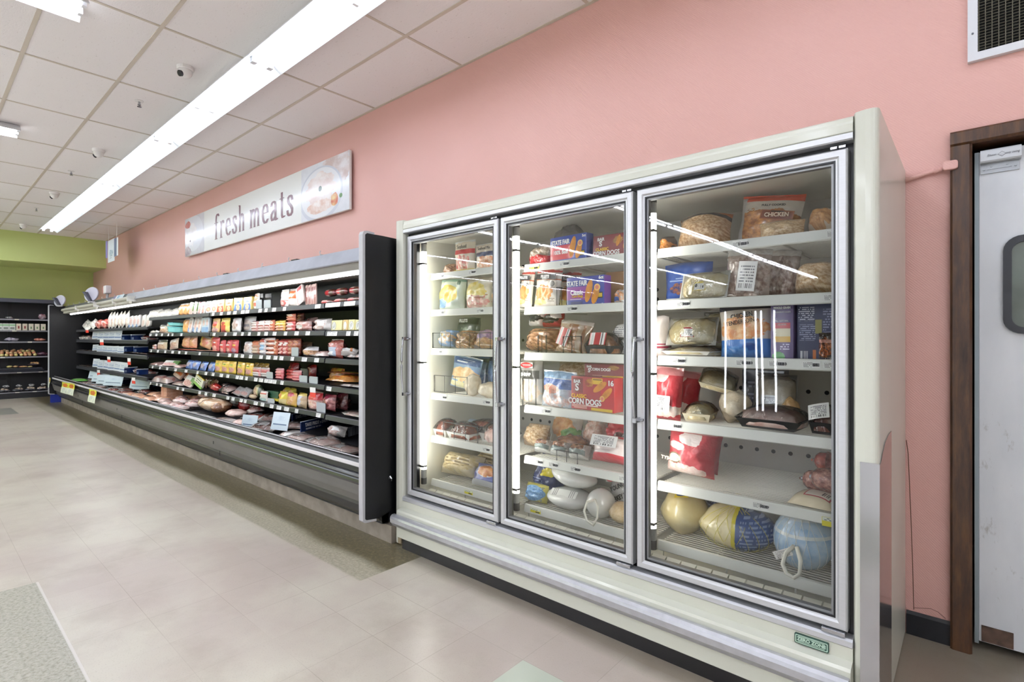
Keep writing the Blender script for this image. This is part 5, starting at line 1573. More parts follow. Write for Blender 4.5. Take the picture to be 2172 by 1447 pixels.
X, Y, Z, W, D, H = -1.406, 2.380, 0.718, 0.212, 0.120, 0.149
o = s_pouch(A_REDBAG, W, D, H, wr=0.03)
put(o, 'crumpled bright red bag, fifth shelf, middle freezer door', 'bag', (X, Y, Z), (-.35,0,0))
X, Y, Z, W, D, H = -1.361, 2.318, 0.674, 0.255, 0.180, 0.136
o = s_pouch(A_REDWHITE2, W, D, H, wr=0.02)
label_on(o, A_LABTXT, W*.62, H*.42, -.02, -D*.5-.014, H*.6)
put(o, 'red and white bag hanging over the edge, fifth shelf, middle freezer door', 'bag', (X, Y, Z), (-.45,0,0))
X, Y, Z, W, D, H = -1.905, 2.470, 0.388, 0.202, 0.220, 0.254
o = s_pouch(A_NAVYYEL, W, D, H, wr=0.03)
put(o, 'navy bag with yellow strap, bottom shelf, middle freezer door', 'bag', (X, Y, Z), (-.2,0,0))
X, Y, Z, W, D, H = -1.859, 2.340, 0.388, 0.153, 0.120, 0.101
o = s_pouch(A_BLUENET, W, D, H)
put(o, 'bag with blue netted oval, bottom shelf, middle freezer door', 'bag', (X, Y, Z), (-.2,0,0))
X, Y, Z, W, D, H = -1.663, 2.380, 0.388, 0.263, 0.220, 0.110
o = s_lump(M_WHITEBIRD, W, D, H, .08, 1.4, 'turkey')
label_on(o, A_FAINT, W*.6, H*.4, -.0, -D*.3, H*.86, -.9, 0)
put(o, 'white wrapped turkey at the bottom of the pile, bottom shelf, middle freezer door', 'turkey', (X, Y, Z), (0,0,.1))
X, Y, Z, W, D, H = -1.660, 2.410, 0.503, 0.282, 0.220, 0.125
o = s_lump(M_WHITEBIRD, W, D, H*.98, .08, 1.3, 'turkey')
label_on(o, A_FAINT, W*.6, H*.4, .02, -D*.25, H*.95, -1.0, 0)
put(o, 'white wrapped turkey lying on another, bottom shelf, middle freezer door', 'turkey', (X, Y, Z), (0,.12,-.1))
X, Y, Z, W, D, H = -1.450, 2.355, 0.388, 0.156, 0.180, 0.152
o = s_lump(M_WHITEBIRD, W, D, H, .05, 1.4, 'turkey')
MB().tube([(.02, -D*.5, H*.75), (-.01, -D*.5-.03, H*.7), (-.02, -D*.5-.045, H*.4), (0, -D*.5-.05, H*.12), (.04, -D*.5-.05, H*.02), (.065, -D*.5-.05, H*.3), (.055, -D*.5-.03, H*.62), (.02, -D*.5, H*.75)], .0065, 8).build('loop_handle', ROPE, o, smooth=True)
put(o, 'round white turkey with loop handle, bottom shelf, middle freezer door', 'turkey', (X, Y, Z), (0,0,0))
X, Y, Z, W, D, H = -1.398, 2.460, 0.388, 0.204, 0.200, 0.216
o = s_lump(M_WHITEBIRD, W, D, H, .05, 1.3, 'turkey')
text('lettering', 'YOUNG', .034, DARKINK, o, (-.01, -D*.5-.01, H*.68), rot=(PI/2-.25, -.5, 0), bold=.001, sx=.8)
text('lettering', 'TURKEY BREAST', .034, DARKINK, o, (.03, -D*.5-.018, H*.5), rot=(PI/2-.1, -.5, 0), bold=.001, sx=.75)
label_on(o, A_REDOV, .075, .032, -.05, -D*.5+.0, H*.84, -.5, -.2)
put(o, 'white turkey breast with black lettering, bottom shelf, middle freezer door', 'turkey', (X, Y, Z), (0,0,0))
X, Y, Z, W, D, H = -1.309, 2.330, 0.404, 0.145, 0.160, 0.102
o = s_lump(M_TANBIRD, W, D, H, .08, 1.4, 'turkey')
put(o, 'tan netted turkey breast in front, bottom shelf, middle freezer door', 'turkey', (X, Y, Z), (0,0,0))
X, Y, Z, W, D, H = -2.437, 2.315, 1.723, 0.182, 0.050, 0.204
o = s_pouch(A_SEAFR, W, D, H, seal=A_CLSEAL, sag=0.3)
text('lettering', 'Seafood', .034, DARKINK, o, (0, -D*.45-.010, H*.82), sx=.8)
put(o, 'seafood bag with red band, top shelf, freezer door beside meat case', 'bag', (X, Y, Z), (0,0,0))
X, Y, Z, W, D, H = -2.230, 2.315, 1.723, 0.199, 0.050, 0.167
o = s_pouch(A_SEAFN, W, D, H, seal=A_CLSEAL, sag=0.3)
text('lettering', 'Seafood Mix', .026, DARKINK, o, (0, -D*.45-.010, H*.82), sx=.8)
put(o, 'seafood bag with navy band, top shelf, freezer door beside meat case', 'bag', (X, Y, Z), (0,0,0))
X, Y, Z, W, D, H = -2.533, 2.310, 1.723, 0.108, 0.080, 0.071
o = s_pouch(A_BROWNCLR, W, D, H)
put(o, 'small brown pack, top shelf, freezer door beside meat case', 'pack', (X, Y, Z), (-.3,0,0))
X, Y, Z, W, D, H = -2.385, 2.280, 1.723, 0.178, 0.030, 0.030
o = s_box((A_YELBASE, A_YELBASE, A_YELBASE), W, D, .02)
put(o, 'flat yellow tray under the seafood bags, top shelf, freezer door beside meat case', 'tray', (X, Y, Z), (0,0,0))
X, Y, Z, W, D, H = -2.520, 2.325, 1.488, 0.237, 0.100, 0.205
o = s_pouch(A_TEALYEL, W, D, H, wr=0.02)
put(o, 'white and teal bag with yellow disc, second shelf, freezer door beside meat case', 'bag', (X, Y, Z), (-.05,.06,0))
X, Y, Z, W, D, H = -2.315, 2.335, 1.488, 0.231, 0.090, 0.209
o = s_pouch(A_MIXCLR, W, D, H, wr=0.02)
put(o, 'clear bag of mixed yellow and pink food, second shelf, freezer door beside meat case', 'bag', (X, Y, Z), (-.05,0,0))
X, Y, Z, W, D, H = -2.183, 2.340, 1.488, 0.086, 0.080, 0.177
o = s_pouch(A_FISH, W, D, H)
put(o, 'fish pouch cut by the door edge, second shelf, freezer door beside meat case', 'pouch', (X, Y, Z), (0,0,0))
X, Y, Z, W, D, H = -2.563, 2.450, 1.238, 0.209, 0.100, 0.219
o = s_pouch(A_DKGREEN, W, D, H)
text('lettering', 'FILLETS', .03, WHITEINK, o, (0, -D*.46-.012, H*.86), bold=.0008, sx=.8)
put(o, 'dark green printed bag, third shelf, freezer door beside meat case', 'bag', (X, Y, Z), (-.1,0,0))
X, Y, Z, W, D, H = -2.580, 2.335, 1.238, 0.137, 0.120, 0.112
o = s_pouch(A_BLUEMIX, W, D, H, wr=0.02)
put(o, 'blue and tan bag in the wire basket, third shelf, freezer door beside meat case', 'bag', (X, Y, Z), (-.4,0,0))
X, Y, Z, W, D, H = -2.455, 2.335, 1.238, 0.183, 0.120, 0.123
o = s_pouch(A_BROWNCLR, W, D, H, wr=0.02)
put(o, 'brown shiny bag in the wire basket, third shelf, freezer door beside meat case', 'bag', (X, Y, Z), (-.4,0,0))
X, Y, Z, W, D, H = -2.268, 2.335, 1.238, 0.242, 0.120, 0.127
o = s_pouch(A_PURBRN, W, D, H, wr=0.02)
put(o, 'purple and brown bag in the wire basket, third shelf, freezer door beside meat case', 'bag', (X, Y, Z), (-.4,0,0))
X, Y, Z, W, D, H = -2.535, 2.320, 0.949, 0.341, 0.090, 0.263
o = s_pouch(A_FISHBLUE, W, D, H, seal=A_CLSEAL)
put(o, 'blue and white bag with tan fish fillets, fourth shelf, freezer door beside meat case', 'bag', (X, Y, Z), (-.12,.12,0))
X, Y, Z, W, D, H = -2.487, 2.470, 0.949, 0.190, 0.100, 0.254
o = s_pouch(A_BLUEBAG2, W, D, H)
put(o, 'shiny blue bag behind the fish bag, fourth shelf, freezer door beside meat case', 'bag', (X, Y, Z), (-.1,0,0))
X, Y, Z, W, D, H = -2.362, 2.490, 0.949, 0.169, 0.100, 0.268
o = s_pouch(A_BLUEBAG2, W, D, H)
put(o, 'shiny blue bag by the door edge, fourth shelf, freezer door beside meat case', 'bag', (X, Y, Z), (-.1,0,0))
X, Y, Z, W, D, H = -2.392, 2.325, 0.949, 0.174, 0.110, 0.140
o = s_lump(M_PALECHK, W, D, H, .15)
put(o, 'cream wrapped round pack, fourth shelf, freezer door beside meat case', 'wrapped food', (X, Y, Z), (0,0,0))
X, Y, Z, W, D, H = -2.205, 2.325, 0.949, 0.181, 0.120, 0.103
o = s_lump(M_PALECHK, W, D, H, .15)
put(o, 'pale wrapped pack in front, fourth shelf, freezer door beside meat case', 'wrapped food', (X, Y, Z), (0,0,0))
X, Y, Z, W, D, H = -2.574, 2.340, 0.670, 0.119, 0.140, 0.112
o = s_tray(FOAMW, M_REDBROWN, W*1.05, D, H, None, lump=.6)
put(o, 'red brown food tray, first from meat case, fifth shelf, freezer door beside meat case', 'tray pack', (X, Y, Z), (0,0,0))
X, Y, Z, W, D, H = -2.455, 2.340, 0.670, 0.209, 0.140, 0.109
o = s_tray(FOAMW, M_REDBROWN, W*1.05, D, H, None, lump=.6)
put(o, 'red brown food tray, second from meat case, fifth shelf, freezer door beside meat case', 'tray pack', (X, Y, Z), (0,0,0))
X, Y, Z, W, D, H = -2.251, 2.340, 0.670, 0.233, 0.140, 0.120
o = s_tray(FOAMW, M_REDBROWN, W*1.05, D, H, None, lump=.6)
put(o, 'red brown food tray, third from meat case, fifth shelf, freezer door beside meat case', 'tray pack', (X, Y, Z), (0,0,0))
X, Y, Z, W, D, H = -2.436, 2.500, 0.700, 0.321, 0.160, 0.143
o = s_tray(FOAMB, M_REDBROWN, W, D, .07, None, lump=.6)
put(o, 'black food tray stacked at the back, fifth shelf, freezer door beside meat case', 'tray pack', (X, Y, Z), (0,0,0))
X, Y, Z, W, D, H = -2.645, 2.550, 0.670, 0.141, 0.100, 0.093
o = s_pouch(A_PALEBLUEB, W, D, H)
put(o, 'pale blue bag at the back, fifth shelf, freezer door beside meat case', 'bag', (X, Y, Z), (0,0,0))
X, Y, Z, W, D, H = -2.162, 2.300, 0.686, 0.124, 0.100, 0.088
o = s_lump(M_PINKMEAT, W, D, H, .2)
put(o, 'pink wrapped piece by the door edge, fifth shelf, freezer door beside meat case', 'wrapped meat', (X, Y, Z), (0,0,0))
X, Y, Z, W, D, H = -2.525, 2.365, 0.388, 0.322, 0.180, 0.147
o = s_pouch(A_BEIGE, W, D, H, wr=0.025)
put(o, 'clear bag of beige filling, bottom shelf, freezer door beside meat case', 'bag', (X, Y, Z), (-.55,0,.1))
X, Y, Z, W, D, H = -2.453, 2.560, 0.388, 0.279, 0.200, 0.182
o = s_pouch(A_BEIGE, W, D, H, wr=0.025)
put(o, 'beige bag lying at the back, bottom shelf, freezer door beside meat case', 'bag', (X, Y, Z), (-.4,0,0))
X, Y, Z, W, D, H = -2.255, 2.330, 0.388, 0.241, 0.120, 0.141
o = s_pouch(A_PURPOR, W, D, H, wr=0.015)
put(o, 'purple blue bag with orange food disc, bottom shelf, freezer door beside meat case', 'bag', (X, Y, Z), (-.5,0,0))
X, Y, Z, W, D, H = -2.434, 2.265, 1.238, 0.568, 0.006, 0.117
o = wire_frame(W, D, H)
put(o, 'wide black wire basket front, third shelf, freezer door beside meat case', 'wire divider', (X, Y, Z), (0,0,0))
X, Y, Z, W, D, H = -2.540, 2.265, 0.949, 0.337, 0.006, 0.127
o = wire_frame(W, D, H)
put(o, 'black wire basket front, fourth shelf, freezer door beside meat case', 'wire divider', (X, Y, Z), (0,0,0))
X, Y, Z, W, D, H = -2.414, 2.265, 0.670, 0.308, 0.006, 0.109
o = wire_frame(W, D, H)
put(o, 'low black wire basket front, fifth shelf, freezer door beside meat case', 'wire divider', (X, Y, Z), (0,0,0))
X, Y, Z, W, D, H = -1.632, 2.312, 1.476, 0.064, 0.100, 0.112
o = wire_frame(W, D, H)
put(o, 'small black wire divider, second shelf, middle freezer door', 'wire divider', (X, Y, Z), (0,0,0))
X, Y, Z, W, D, H = -1.564, 2.260, 1.226, 0.112, 0.006, 0.101
o = wire_frame(W, D, H)
put(o, 'black wire divider in front of the sausages, third shelf, middle freezer door', 'wire divider', (X, Y, Z), (0,0,0))
X, Y, Z, W, D, H = -1.760, 2.260, 1.226, 0.055, 0.006, 0.106
o = wire_frame(W, D, H)
put(o, 'narrow black wire divider, third shelf, middle freezer door', 'wire divider', (X, Y, Z), (0,0,0))
X, Y, Z, W, D, H = -1.851, 2.260, 0.936, 0.094, 0.006, 0.157
o = wire_frame(W, D, H)
put(o, 'black wire divider in front of the shrimp bag, fourth shelf, middle freezer door', 'wire divider', (X, Y, Z), (0,0,0))
X, Y, Z, W, D, H = -1.597, 2.260, 0.658, 0.132, 0.006, 0.067
o = wire_frame(W, D, H)
put(o, 'low black wire divider, fifth shelf, middle freezer door', 'wire divider', (X, Y, Z), (0,0,0))
# ---------------------------------------------------------------- goods: helpers and materials of the meat case
def many(o, cat, n, x, step, y, z, rot, jit, group, label, where):
    for i in range(n):
        q = o if i == 0 else dup(o)
        a = (rot[0] + rnd.uniform(-jit, jit) * .5, rot[1] + rnd.uniform(-jit, jit), rot[2] + rnd.uniform(-jit, jit))
        put(q, f'{label}, {where}, {ORD[n - 1 - i]} of {NUM[n]} from freezer', cat, (x + i * step, y + rnd.uniform(0, .012), z), a, group)
A_ = art
B_WHPK = A_('white_sausage_pouch', 'dcdad3', [('food', .5, .45, .35, .35, 'cfc8bc', 'e4dfd6', 6), ('print', .5, .7, .3, .1, '8a8f8a', 2)])
B_ORHAM = A_('orange_ham_pouch', 'd99a4e', [('food', .5, .4, .45, .4, 'd2853c', 'e8b468', 4), ('band', .88, 1.1, 'eae6de')], coat=1)
B_WHSEAL = plain('white_header', 'e6e6e6', .4)
B_PKGREEN = A_('pink_green_pack', 'd9c6bd', [('rect', .5, .8, .5, .2, 'e6e6e0'), ('rect', .8, .6, .2, .3, '5a8a3c'), ('food', .45, .3, .4, .25, 'c98a84', 'e0b4aa', 6)])
B_REDSTRIPE = A_('purple_stripe_pack', 'e4e0dc', [('rect', .5, .5, .22, .5, '8a4a5c'), ('food', .5, .3, .3, .2, 'c97a70', 'e0a898', 6)])
B_WHOVAL = A_('white_red_oval_pack', 'e6e6e6', [('disc', .5, .76, .33, .14, 'c8685c'), ('disc', .5, .76, .26, .09, 'e8d8d0'), ('disc', .5, .32, .38, .17, 'c8604c'), ('food', .5, .32, .3, .12, 'e2a070', 'e8c8a8', 5)])
def lun(n, c, c2):
    return A_(n, 'ecd982', [('disc', .5, .0, .46, .72, c), ('food', .5, .25, .22, .24, c2, 'eadcc4', 6), ('rect', .5, .55, .3, .06, 'eef0f2'), ('band', .9, 1.1, 'e8cf5c')], crinkle=0)
B_LUNR, B_LUNBR, B_LUNBL = lun('red_arch_carton', 'd0442e', 'e07a3c'), lun('brown_arch_carton', 'b0642e', 'd99a4a'), lun('blue_arch_carton', '4f78bc', 'd8884a')
B_WHOR = A_('white_orange_pouch', 'e4dcd4', [('food', .5, .7, .4, .2, 'd9753c', 'e8b090', 6), ('disc', .5, .3, .3, .12, 'c8604c')])
B_WHRED = A_('white_pink_circle_pouch', 'e6e2de', [('disc', .5, .24, .36, .18, 'c86a64'), ('disc', .5, .24, .2, .1, 'e4c4bc'), ('band', .36, .4, 'd8a09a')])
B_CLS = plain('clear_pack_seal', 'd6d8da', .15, 0, .8)
B_ORWH = A_('orange_white_pouch', 'dfd6ce', [('band', .45, .86, 'd06a34'), ('food', .5, .65, .3, .12, 'e8d8c4', 'd88a50', 6)])
B_WHREDLAB = A_('red_edge_label_pack', 'd2c4c0', [('rect', .5, .5, .3, .44, 'b23840'), ('rect', .5, .42, .25, .34, 'eae8e6'), ('print', .5, .4, .2, .25, '9a9a9a', 5)])
B_BURG = A_('burgundy_slice_pack', 'c4a49c', [('rect', .5, .45, .38, .42, '7c2c30'), ('food', .5, .45, .36, .4, '8a3434', '6a2226', 6)], coat=1)
B_SUMMER = A_('burgundy_sausage', '7a2428', [('rect', .32, .5, .2, .8, 'e2d0c4'), ('rect', .32, .5, .2, .3, 'b8383c'), ('rect', .75, .5, .12, .8, '4f2a1c')], coat=1)
B_BLKBEIGE = A_('black_beige_pouch', 'c9b49c', [('band', .72, 1.1, '2f2c2a'), ('food', .5, .3, .4, .3, 'b98a70', 'd9bca4', 6), ('rect', .5, .6, .3, .08, 'e6e2dc')])
B_STACKB = A_('beige_deli_stack', 'b09a80', [('band', .2, .28, 'e0d8c8'), ('band', .45, .52, 'e0d8c8'), ('band', .7, .77, 'e0d8c8'), ('band', .88, 1.1, '3c4034')])
B_TEAL = plain('teal_tub', '8ad4d0', .4)
B_TEALD = plain('teal_lid', '58b4bc', .4)
B_WHBLUE = A_('white_blue_corner_pack', 'e2dedb', [('rect', .2, .15, .2, .14, '7a9ccc'), ('food', .55, .5, .3, .3, 'd09a8c', 'e6d0c8', 6), ('print', .5, .85, .3, .06, '8a6a6a', 2)])
B_PALEBLUE = A_('pale_blue_pack', 'c4d2dc', [('rect', .5, .2, .4, .16, '8db0d8'), ('food', .5, .65, .3, .2, 'd8b0a8', 'e4d4d0', 5)])
B_ORRED = A_('orange_red_pouch', 'dcae62', [('disc', .5, .6, .32, .18, 'c23a2c'), ('food', .5, .2, .4, .18, 'c88a84', 'd8b0a4', 6)])
B_YELRED = A_('yellow_red_pouch', 'e2c95e', [('rect', .4, .25, .3, .25, 'c83c34'), ('disc', .4, .62, .24, .12, 'c23a2c')])
B_WHBROWN = A_('white_brown_pouch', 'e2dfdc', [('food', .5, .55, .3, .35, 'a88478', 'd2c0b8', 5)])
B_WHBIRD = A_('white_poultry_pouch', 'e6e4e0', [('food', .5, .45, .36, .34, 'b09a92', 'd9ccc6', 4), ('rect', .5, .42, .26, .08, '8a8088')])
B_HOTD = A_('pink_hot_dog_pack', 'c88c84', [('rect', .5, .7, .4, .22, 'd9c8c0'), ('print', .5, .7, .3, .1, '7a4a4a', 2)], coat=1)
B_HOTDW = A_('white_pink_hot_dog_pack', 'd6a49a', [('rect', .5, .72, .45, .26, 'ece4de'), ('rect', .5, .5, .4, .06, 'b8443c')], coat=1)
B_ORDOG = A_('orange_sausage_pack', 'c8663a', [('food', .5, .5, .4, .45, 'b8502c', 'd98a5a', 6), ('rect', .5, .75, .35, .12, 'e4d4bc')], coat=1)
B_YELDOG = A_('yellow_hot_dog_pack', 'dfae3c', [('rect', .5, .75, .45, .22, 'e8c84c'), ('food', .5, .3, .45, .28, 'c86a44', 'dca070', 6)], coat=1)
B_REDDOG = A_('red_hot_dog_pack', 'c23c34', [('rect', .5, .3, .36, .2, 'd89a90'), ('rect', .5, .7, .4, .1, 'e6dcd4')], coat=1)
B_DKORDOG = A_('dark_orange_pack', '9a4628', [('food', .5, .5, .46, .46, '8a3a22', 'c8764a', 7)], coat=1)
B_STACKDOG = A_('orange_white_pack', 'd2754e', [('rect', .5, .62, .5, .26, 'eae0d8'), ('print', .4, .6, .2, .14, 'b03a34', 2)], coat=1)
B_CLRPINK = A_('clear_pink_bag', 'bc9c94', [('food', .5, .42, .5, .45, 'a8625a', 'd6aea4', 7), ('rect', .45, .4, .25, .16, 'd9d4d0')], rough=.14, coat=1, crinkle=.6)
B_CLRPALE = A_('clear_pale_bag', 'cdc8c4', [('food', .45, .4, .4, .4, 'b8948a', 'dcd0ca', 6), ('rect', .6, .55, .2, .18, 'ececec')], rough=.12, coat=1, crinkle=.7)
B_CHEESE = A_('cream_cheese_block', 'e2d9a2', [('disc', .5, .45, .36, .42, '8d8f96'), ('disc', .5, .45, .31, .38, 'e4e4e0'), ('print', .5, .45, .22, .25, '7c7e86', 4)], crinkle=0, coat=.8)
B_CHEESEW = A_('wide_cream_cheese', 'e2d9a2', [('disc', .24, .45, .2, .42, '8d8f96'), ('disc', .24, .45, .17, .38, 'e4e4e0'), ('print', .24, .45, .12, .25, '7c7e86', 4)], crinkle=0, coat=.8)
B_CHEESET = A_('tan_cheese_block', 'd9b87a', [('disc', .45, .45, .34, .42, '8d8f96'), ('disc', .45, .45, .3, .38, 'e4e4e0')], crinkle=0, coat=.8)
B_BEIGEPK = A_('beige_pouch', 'cdb8a4', [('rect', .5, .75, .36, .16, 'e4dcd4'), ('food', .5, .35, .4, .3, 'bc8c78', 'd9b8a6', 5)])
B_DRUM = A_('orange_drumstick_pouch', 'd08a5a', [('food', .5, .35, .45, .35, 'c87a4c', 'e0a878', 4), ('band', .8, 1.1, 'd9c4b0')], coat=1)
B_YELHANG = A_('yellow_label_pouch', 'd6a878', [('rect', .35, .55, .2, .4, 'e0c048'), ('food', .6, .5, .25, .35, 'c8604c', 'd9987c', 5), ('band', .88, 1.1, 'e4e0dc')])
B_REDFLAT = A_('red_flat_pack', 'c22a34', [('rect', .5, .3, .4, .2, 'd8a8a0')], 'xy')
B_PEACH = meat('peach_meat', 'd99a78', 'e6b494', 'f0d0b8', 10)
B_REDARCH = A_('red_arch_pouch', 'c4242c', [('disc', .5, .45, .3, .46, 'd8626a'), ('disc', .5, .45, .24, .40, 'c4242c'), ('food', .5, .2, .3, .18, 'd98a80', 'e6b4a8', 6), ('rect', .5, .6, .18, .05, 'e8dcd8')])
B_REDPURP = A_('red_purple_pouch', 'c4242c', [('food', .5, .22, .36, .18, '8a6a9c', 'c894a0', 5), ('rect', .6, .6, .18, .06, 'e0c050')])
B_BRSAUS = A_('brown_sausage_pack', 'b0785a', [('rect', .5, .8, .4, .14, 'd06a3c'), ('rect', .5, .25, .4, .2, 'c4a890')], coat=1)
B_BLUEWH = A_('blue_white_pack', 'd8d4d4', [('rect', .5, .45, .4, .16, '8ab4d8'), ('rect', .5, .85, .4, .1, 'c0483c')], coat=1)
B_SILBR = A_('silver_brown_bag', 'c4bcb2', [('food', .6, .5, .4, .35, '8a5a38', 'c8986a', 7), ('band', .62, 1.1, 'd9d9d8')], rough=.14, coat=1, crinkle=.6)
B_TANSTACK = A_('tan_pack', 'c0a078', [('band', .3, .36, 'e2d8c4'), ('band', .65, .71, 'e2d8c4')], coat=1)
B_WHREDFLAT = A_('white_red_wrapped_pack', 'dcc8c2', [('food', .5, .5, .4, .4, 'b8564e', 'e4ccc4', 5)], 'xy', coat=1, crinkle=.5)
B_HAMBLUE = A_('red_ham_blue_label', 'b85a4c', [('food', .5, .7, .5, .25, 'b04a3c', 'd09080', 6), ('rect', .45, .34, .34, .24, 'b4c2d8'), ('rect', .45, .25, .2, .1, 'e6e6e8')], rough=.14, coat=1, crinkle=.5)
B_WHORLAB = A_('white_orange_label_pack', 'd6cec8', [('rect', .4, .5, .34, .3, 'ececea'), ('rect', .76, .5, .06, .3, 'c8783c')], coat=1, crinkle=.5)
B_PINKFLAT = A_('pink_flat_pack', 'ccaaa2', [('rect', .5, .55, .3, .22, 'e4dcd8'), ('food', .5, .4, .45, .4, 'c49088', 'dcbcb4', 6)], 'xy', coat=1)
B_BLUEPK = A_('blue_meat_pouch', '3d66b4', [('food', .4, .5, .3, .3, 'd0a8a4', 'b4c4e0', 5), ('band', .7, .8, '7fa8dc'), ('rect', .8, .3, .1, .2, '24408c')])
B_YELPK = A_('yellow_lunch_pouch', 'e0b830', [('disc', .5, .72, .34, .1, 'e6cc50'), ('rect', .5, .72, .2, .03, '4a8a3c'), ('food', .5, .32, .36, .2, 'c8847c', 'd8a49c', 6), ('band', -.1, .1, 'e0c23c')])
B_YELPK2 = A_('yellow_pouch_back', 'd2a838', [('food', .5, .4, .36, .3, 'b88a3c', 'e0bc5c', 5)])
B_YELS = plain('yellow_seal', 'd9b436', .35, 0, .4)
B_HOTDP = A_('pale_pink_hot_dog', 'd49a94', [('rect', .5, .62, .42, .12, 'b83a40'), ('band', .85, 1.1, 'e6d8d4'), ('rect', .5, .25, .4, .2, 'bcb4b4')], coat=1)
B_REDPINK = A_('red_pink_pouch', 'c8545a', [('band', .82, 1.1, 'd8a0a0'), ('rect', .5, .35, .42, .1, 'b8323c'), ('rect', .5, .6, .4, .08, 'd98a88')], coat=1)
B_REDPK = A_('bright_red_pack', 'cc3430', [('food', .5, .6, .4, .3, '7a2420', 'c04a40', 5), ('rect', .5, .2, .45, .2, 'd8746c')], coat=1)
B_REDFOIL = meat('red_foil', '8a1e1e', 'c03a34', 'd87a70', 12, .12, 1, .5)
B_ORYEL = A_('orange_yellow_bag', 'c88a3c', [('food', .5, .5, .45, .45, 'b8502c', 'e0b04c', 5), ('rect', .3, .3, .2, .15, 'e8e0d4')], 'xy', coat=1, crinkle=.5)
B_ORYEL2 = A_('orange_red_bag', 'a8562c', [('food', .5, .5, .45, .45, '8a3422', 'd9a03c', 5), ('rect', .7, .4, .2, .15, 'd8c04c')], 'xy', coat=1, crinkle=.5)
B_SILFLAT = A_('silver_flat_bag', 'd0ccc8', [('food', .5, .5, .35, .35, 'b88a68', 'dcd4cc', 5)], 'xy', rough=.12, coat=1, crinkle=.8)
B_TRAYM = A_('deli_tray', 'bcaaa2', [('food', .5, .5, .44, .42, 'b07a70', 'd8b8ae', 6), ('rect', .55, .55, .2, .18, 'e2dedb'), ('rect', .3, .3, .14, .1, 'c04a4c')], 'xy', coat=1)
B_ORLAB = A_('orange_label_pack', 'c2a08a', [('rect', .5, .62, .4, .2, 'd4803c'), ('disc', .55, .62, .16, .1, 'c83c2c'), ('food', .5, .2, .4, .2, 'd0b49c', 'e4d0bc', 5)], coat=1)
B_WHGREEN = A_('white_green_long_pack', 'dcdcca', [('rect', .5, .14, .5, .14, '7ab050'), ('print', .5, .55, .3, .3, '5a5a54', 3), ('band', .9, 1.1, 'd9c04c')])
B_BRSAUS2 = meat('brown_ring_sausage', '6a4630', '8e6446', None, 12)
B_GREYTRAY = A_('grey_printed_pack', '9a9694', [('food', .5, .3, .4, .2, 'b4847c', 'c8a8a0', 6), ('print', .5, .65, .36, .2, 'c9c9c9', 4)], coat=1)
B_GREENRND = A_('green_cream_pack', 'cfc6a4', [('disc', .5, .5, .45, .45, 'c4bc90'), ('food', .4, .5, .25, .3, 'c08a74', 'dcd0b0', 5), ('rect', .85, .5, .12, .5, '3a4a34')], coat=1)
B_WHRED2 = A_('narrow_white_red_pouch', 'd9d4ca', [('rect', .5, .75, .4, .06, 'b8443c'), ('rect', .5, .2, .4, .12, 'a8c4c0')])
B_GREENTUB = plain('dark_green_box', '1c4a34', .45)
B_YELM = A_('yellow_meat_pouch', 'e2c23c', [('rect', .65, .7, .3, .22, 'dfd03c'), ('food', .4, .65, .2, .2, 'd8843c', 'e8b04c', 5), ('rect', .5, .25, .42, .2, 'd8c88a')])
B_YELRED2 = A_('yellow_red_burst_pouch', 'dfae4c', [('food', .5, .82, .35, .14, 'c8324c', 'e0889c', 4), ('food', .5, .4, .36, .3, 'd0945c', 'e4c08c', 6), ('band', -.1, .08, 'e0c23c')])
B_BEIGEBL = A_('beige_blue_bag', 'c4ac84', [('rect', .5, .5, .2, .3, 'b8bccc'), ('band', .8, 1.1, 'c8b050')], coat=1)
B_REDTOP = A_('red_header_pink_bag', 'd2a89c', [('band', .55, .92, 'cc3038'), ('disc', .5, .74, .18, .08, 'e4b8a4'), ('food', .5, .25, .45, .25, 'c88a80', 'e6c8bc', 6)], coat=1, crinkle=.5)
B_BURGROLL = A_('burgundy_meat_bag', '8a3a40', [('food', .5, .45, .5, .45, '7a2c34', 'c27a74', 5), ('rect', .4, .85, .3, .12, '98344a')], rough=.14, coat=1, crinkle=.6)
B_REDBAG = A_('red_white_ham_bag', 'd8584c', [('food', .5, .5, .45, .45, 'c83c30', 'e8b4a8', 4)])
B_WHITEP = A_('white_wrapped_pouch', 'e0ddd4', [('food', .5, .3, .35, .25, 'd8b4a4', 'e6dcd0', 5)])
M_REDMEAT = meat('red_meat', '8e3c34', 'c47a6c', 'e2c4ba', 24)
M_HAM = meat('wrapped_ham', 'c89a72', 'e0c8ac', 'e9dccb', 7, bump=.5)
B_CHICK = meat('wrapped_pink_chicken', 'd0a298', 'e4cac0', 'efe4de', 14, bump=.5)
B_REDWHBAG = A_('red_white_upright_bag', 'dcc4bc', [('rect', .5, .6, .3, .2, 'c23c3c'), ('food', .5, .25, .4, .2, 'd8948a', 'e6c4ba', 5)])
B_GREENBAG = A_('green_bag', '6cb844', [('food', .5, .5, .3, .3, 'b4c49a', '6cb844', 4)], 'xy')
CARDM = A_('white_card_print', 'dfe5ea', [('rect', .5, .25, .46, .06, '6c86b0'), ('print', .5, .6, .36, .16, '93a4bc', 3)], coat=.2, crinkle=0, grain=0)
CARDBL = A_('pale_blue_card_print', 'c3d2dc', [('print', .5, .34, .4, .07, '4d6484', 1), ('food', .5, .66, .34, .14, 'b2c4d2', 'c3d2dc', 5)], coat=.2, crinkle=0, grain=0)
NAVYB = A_('navy_board_print', '1d3a78', [('rect', .1, .4, .07, .25, '9db8dc')], coat=.3, crinkle=0, grain=0)
NAVYT = plain('navy_slogan_board', '1a2d58', .4)
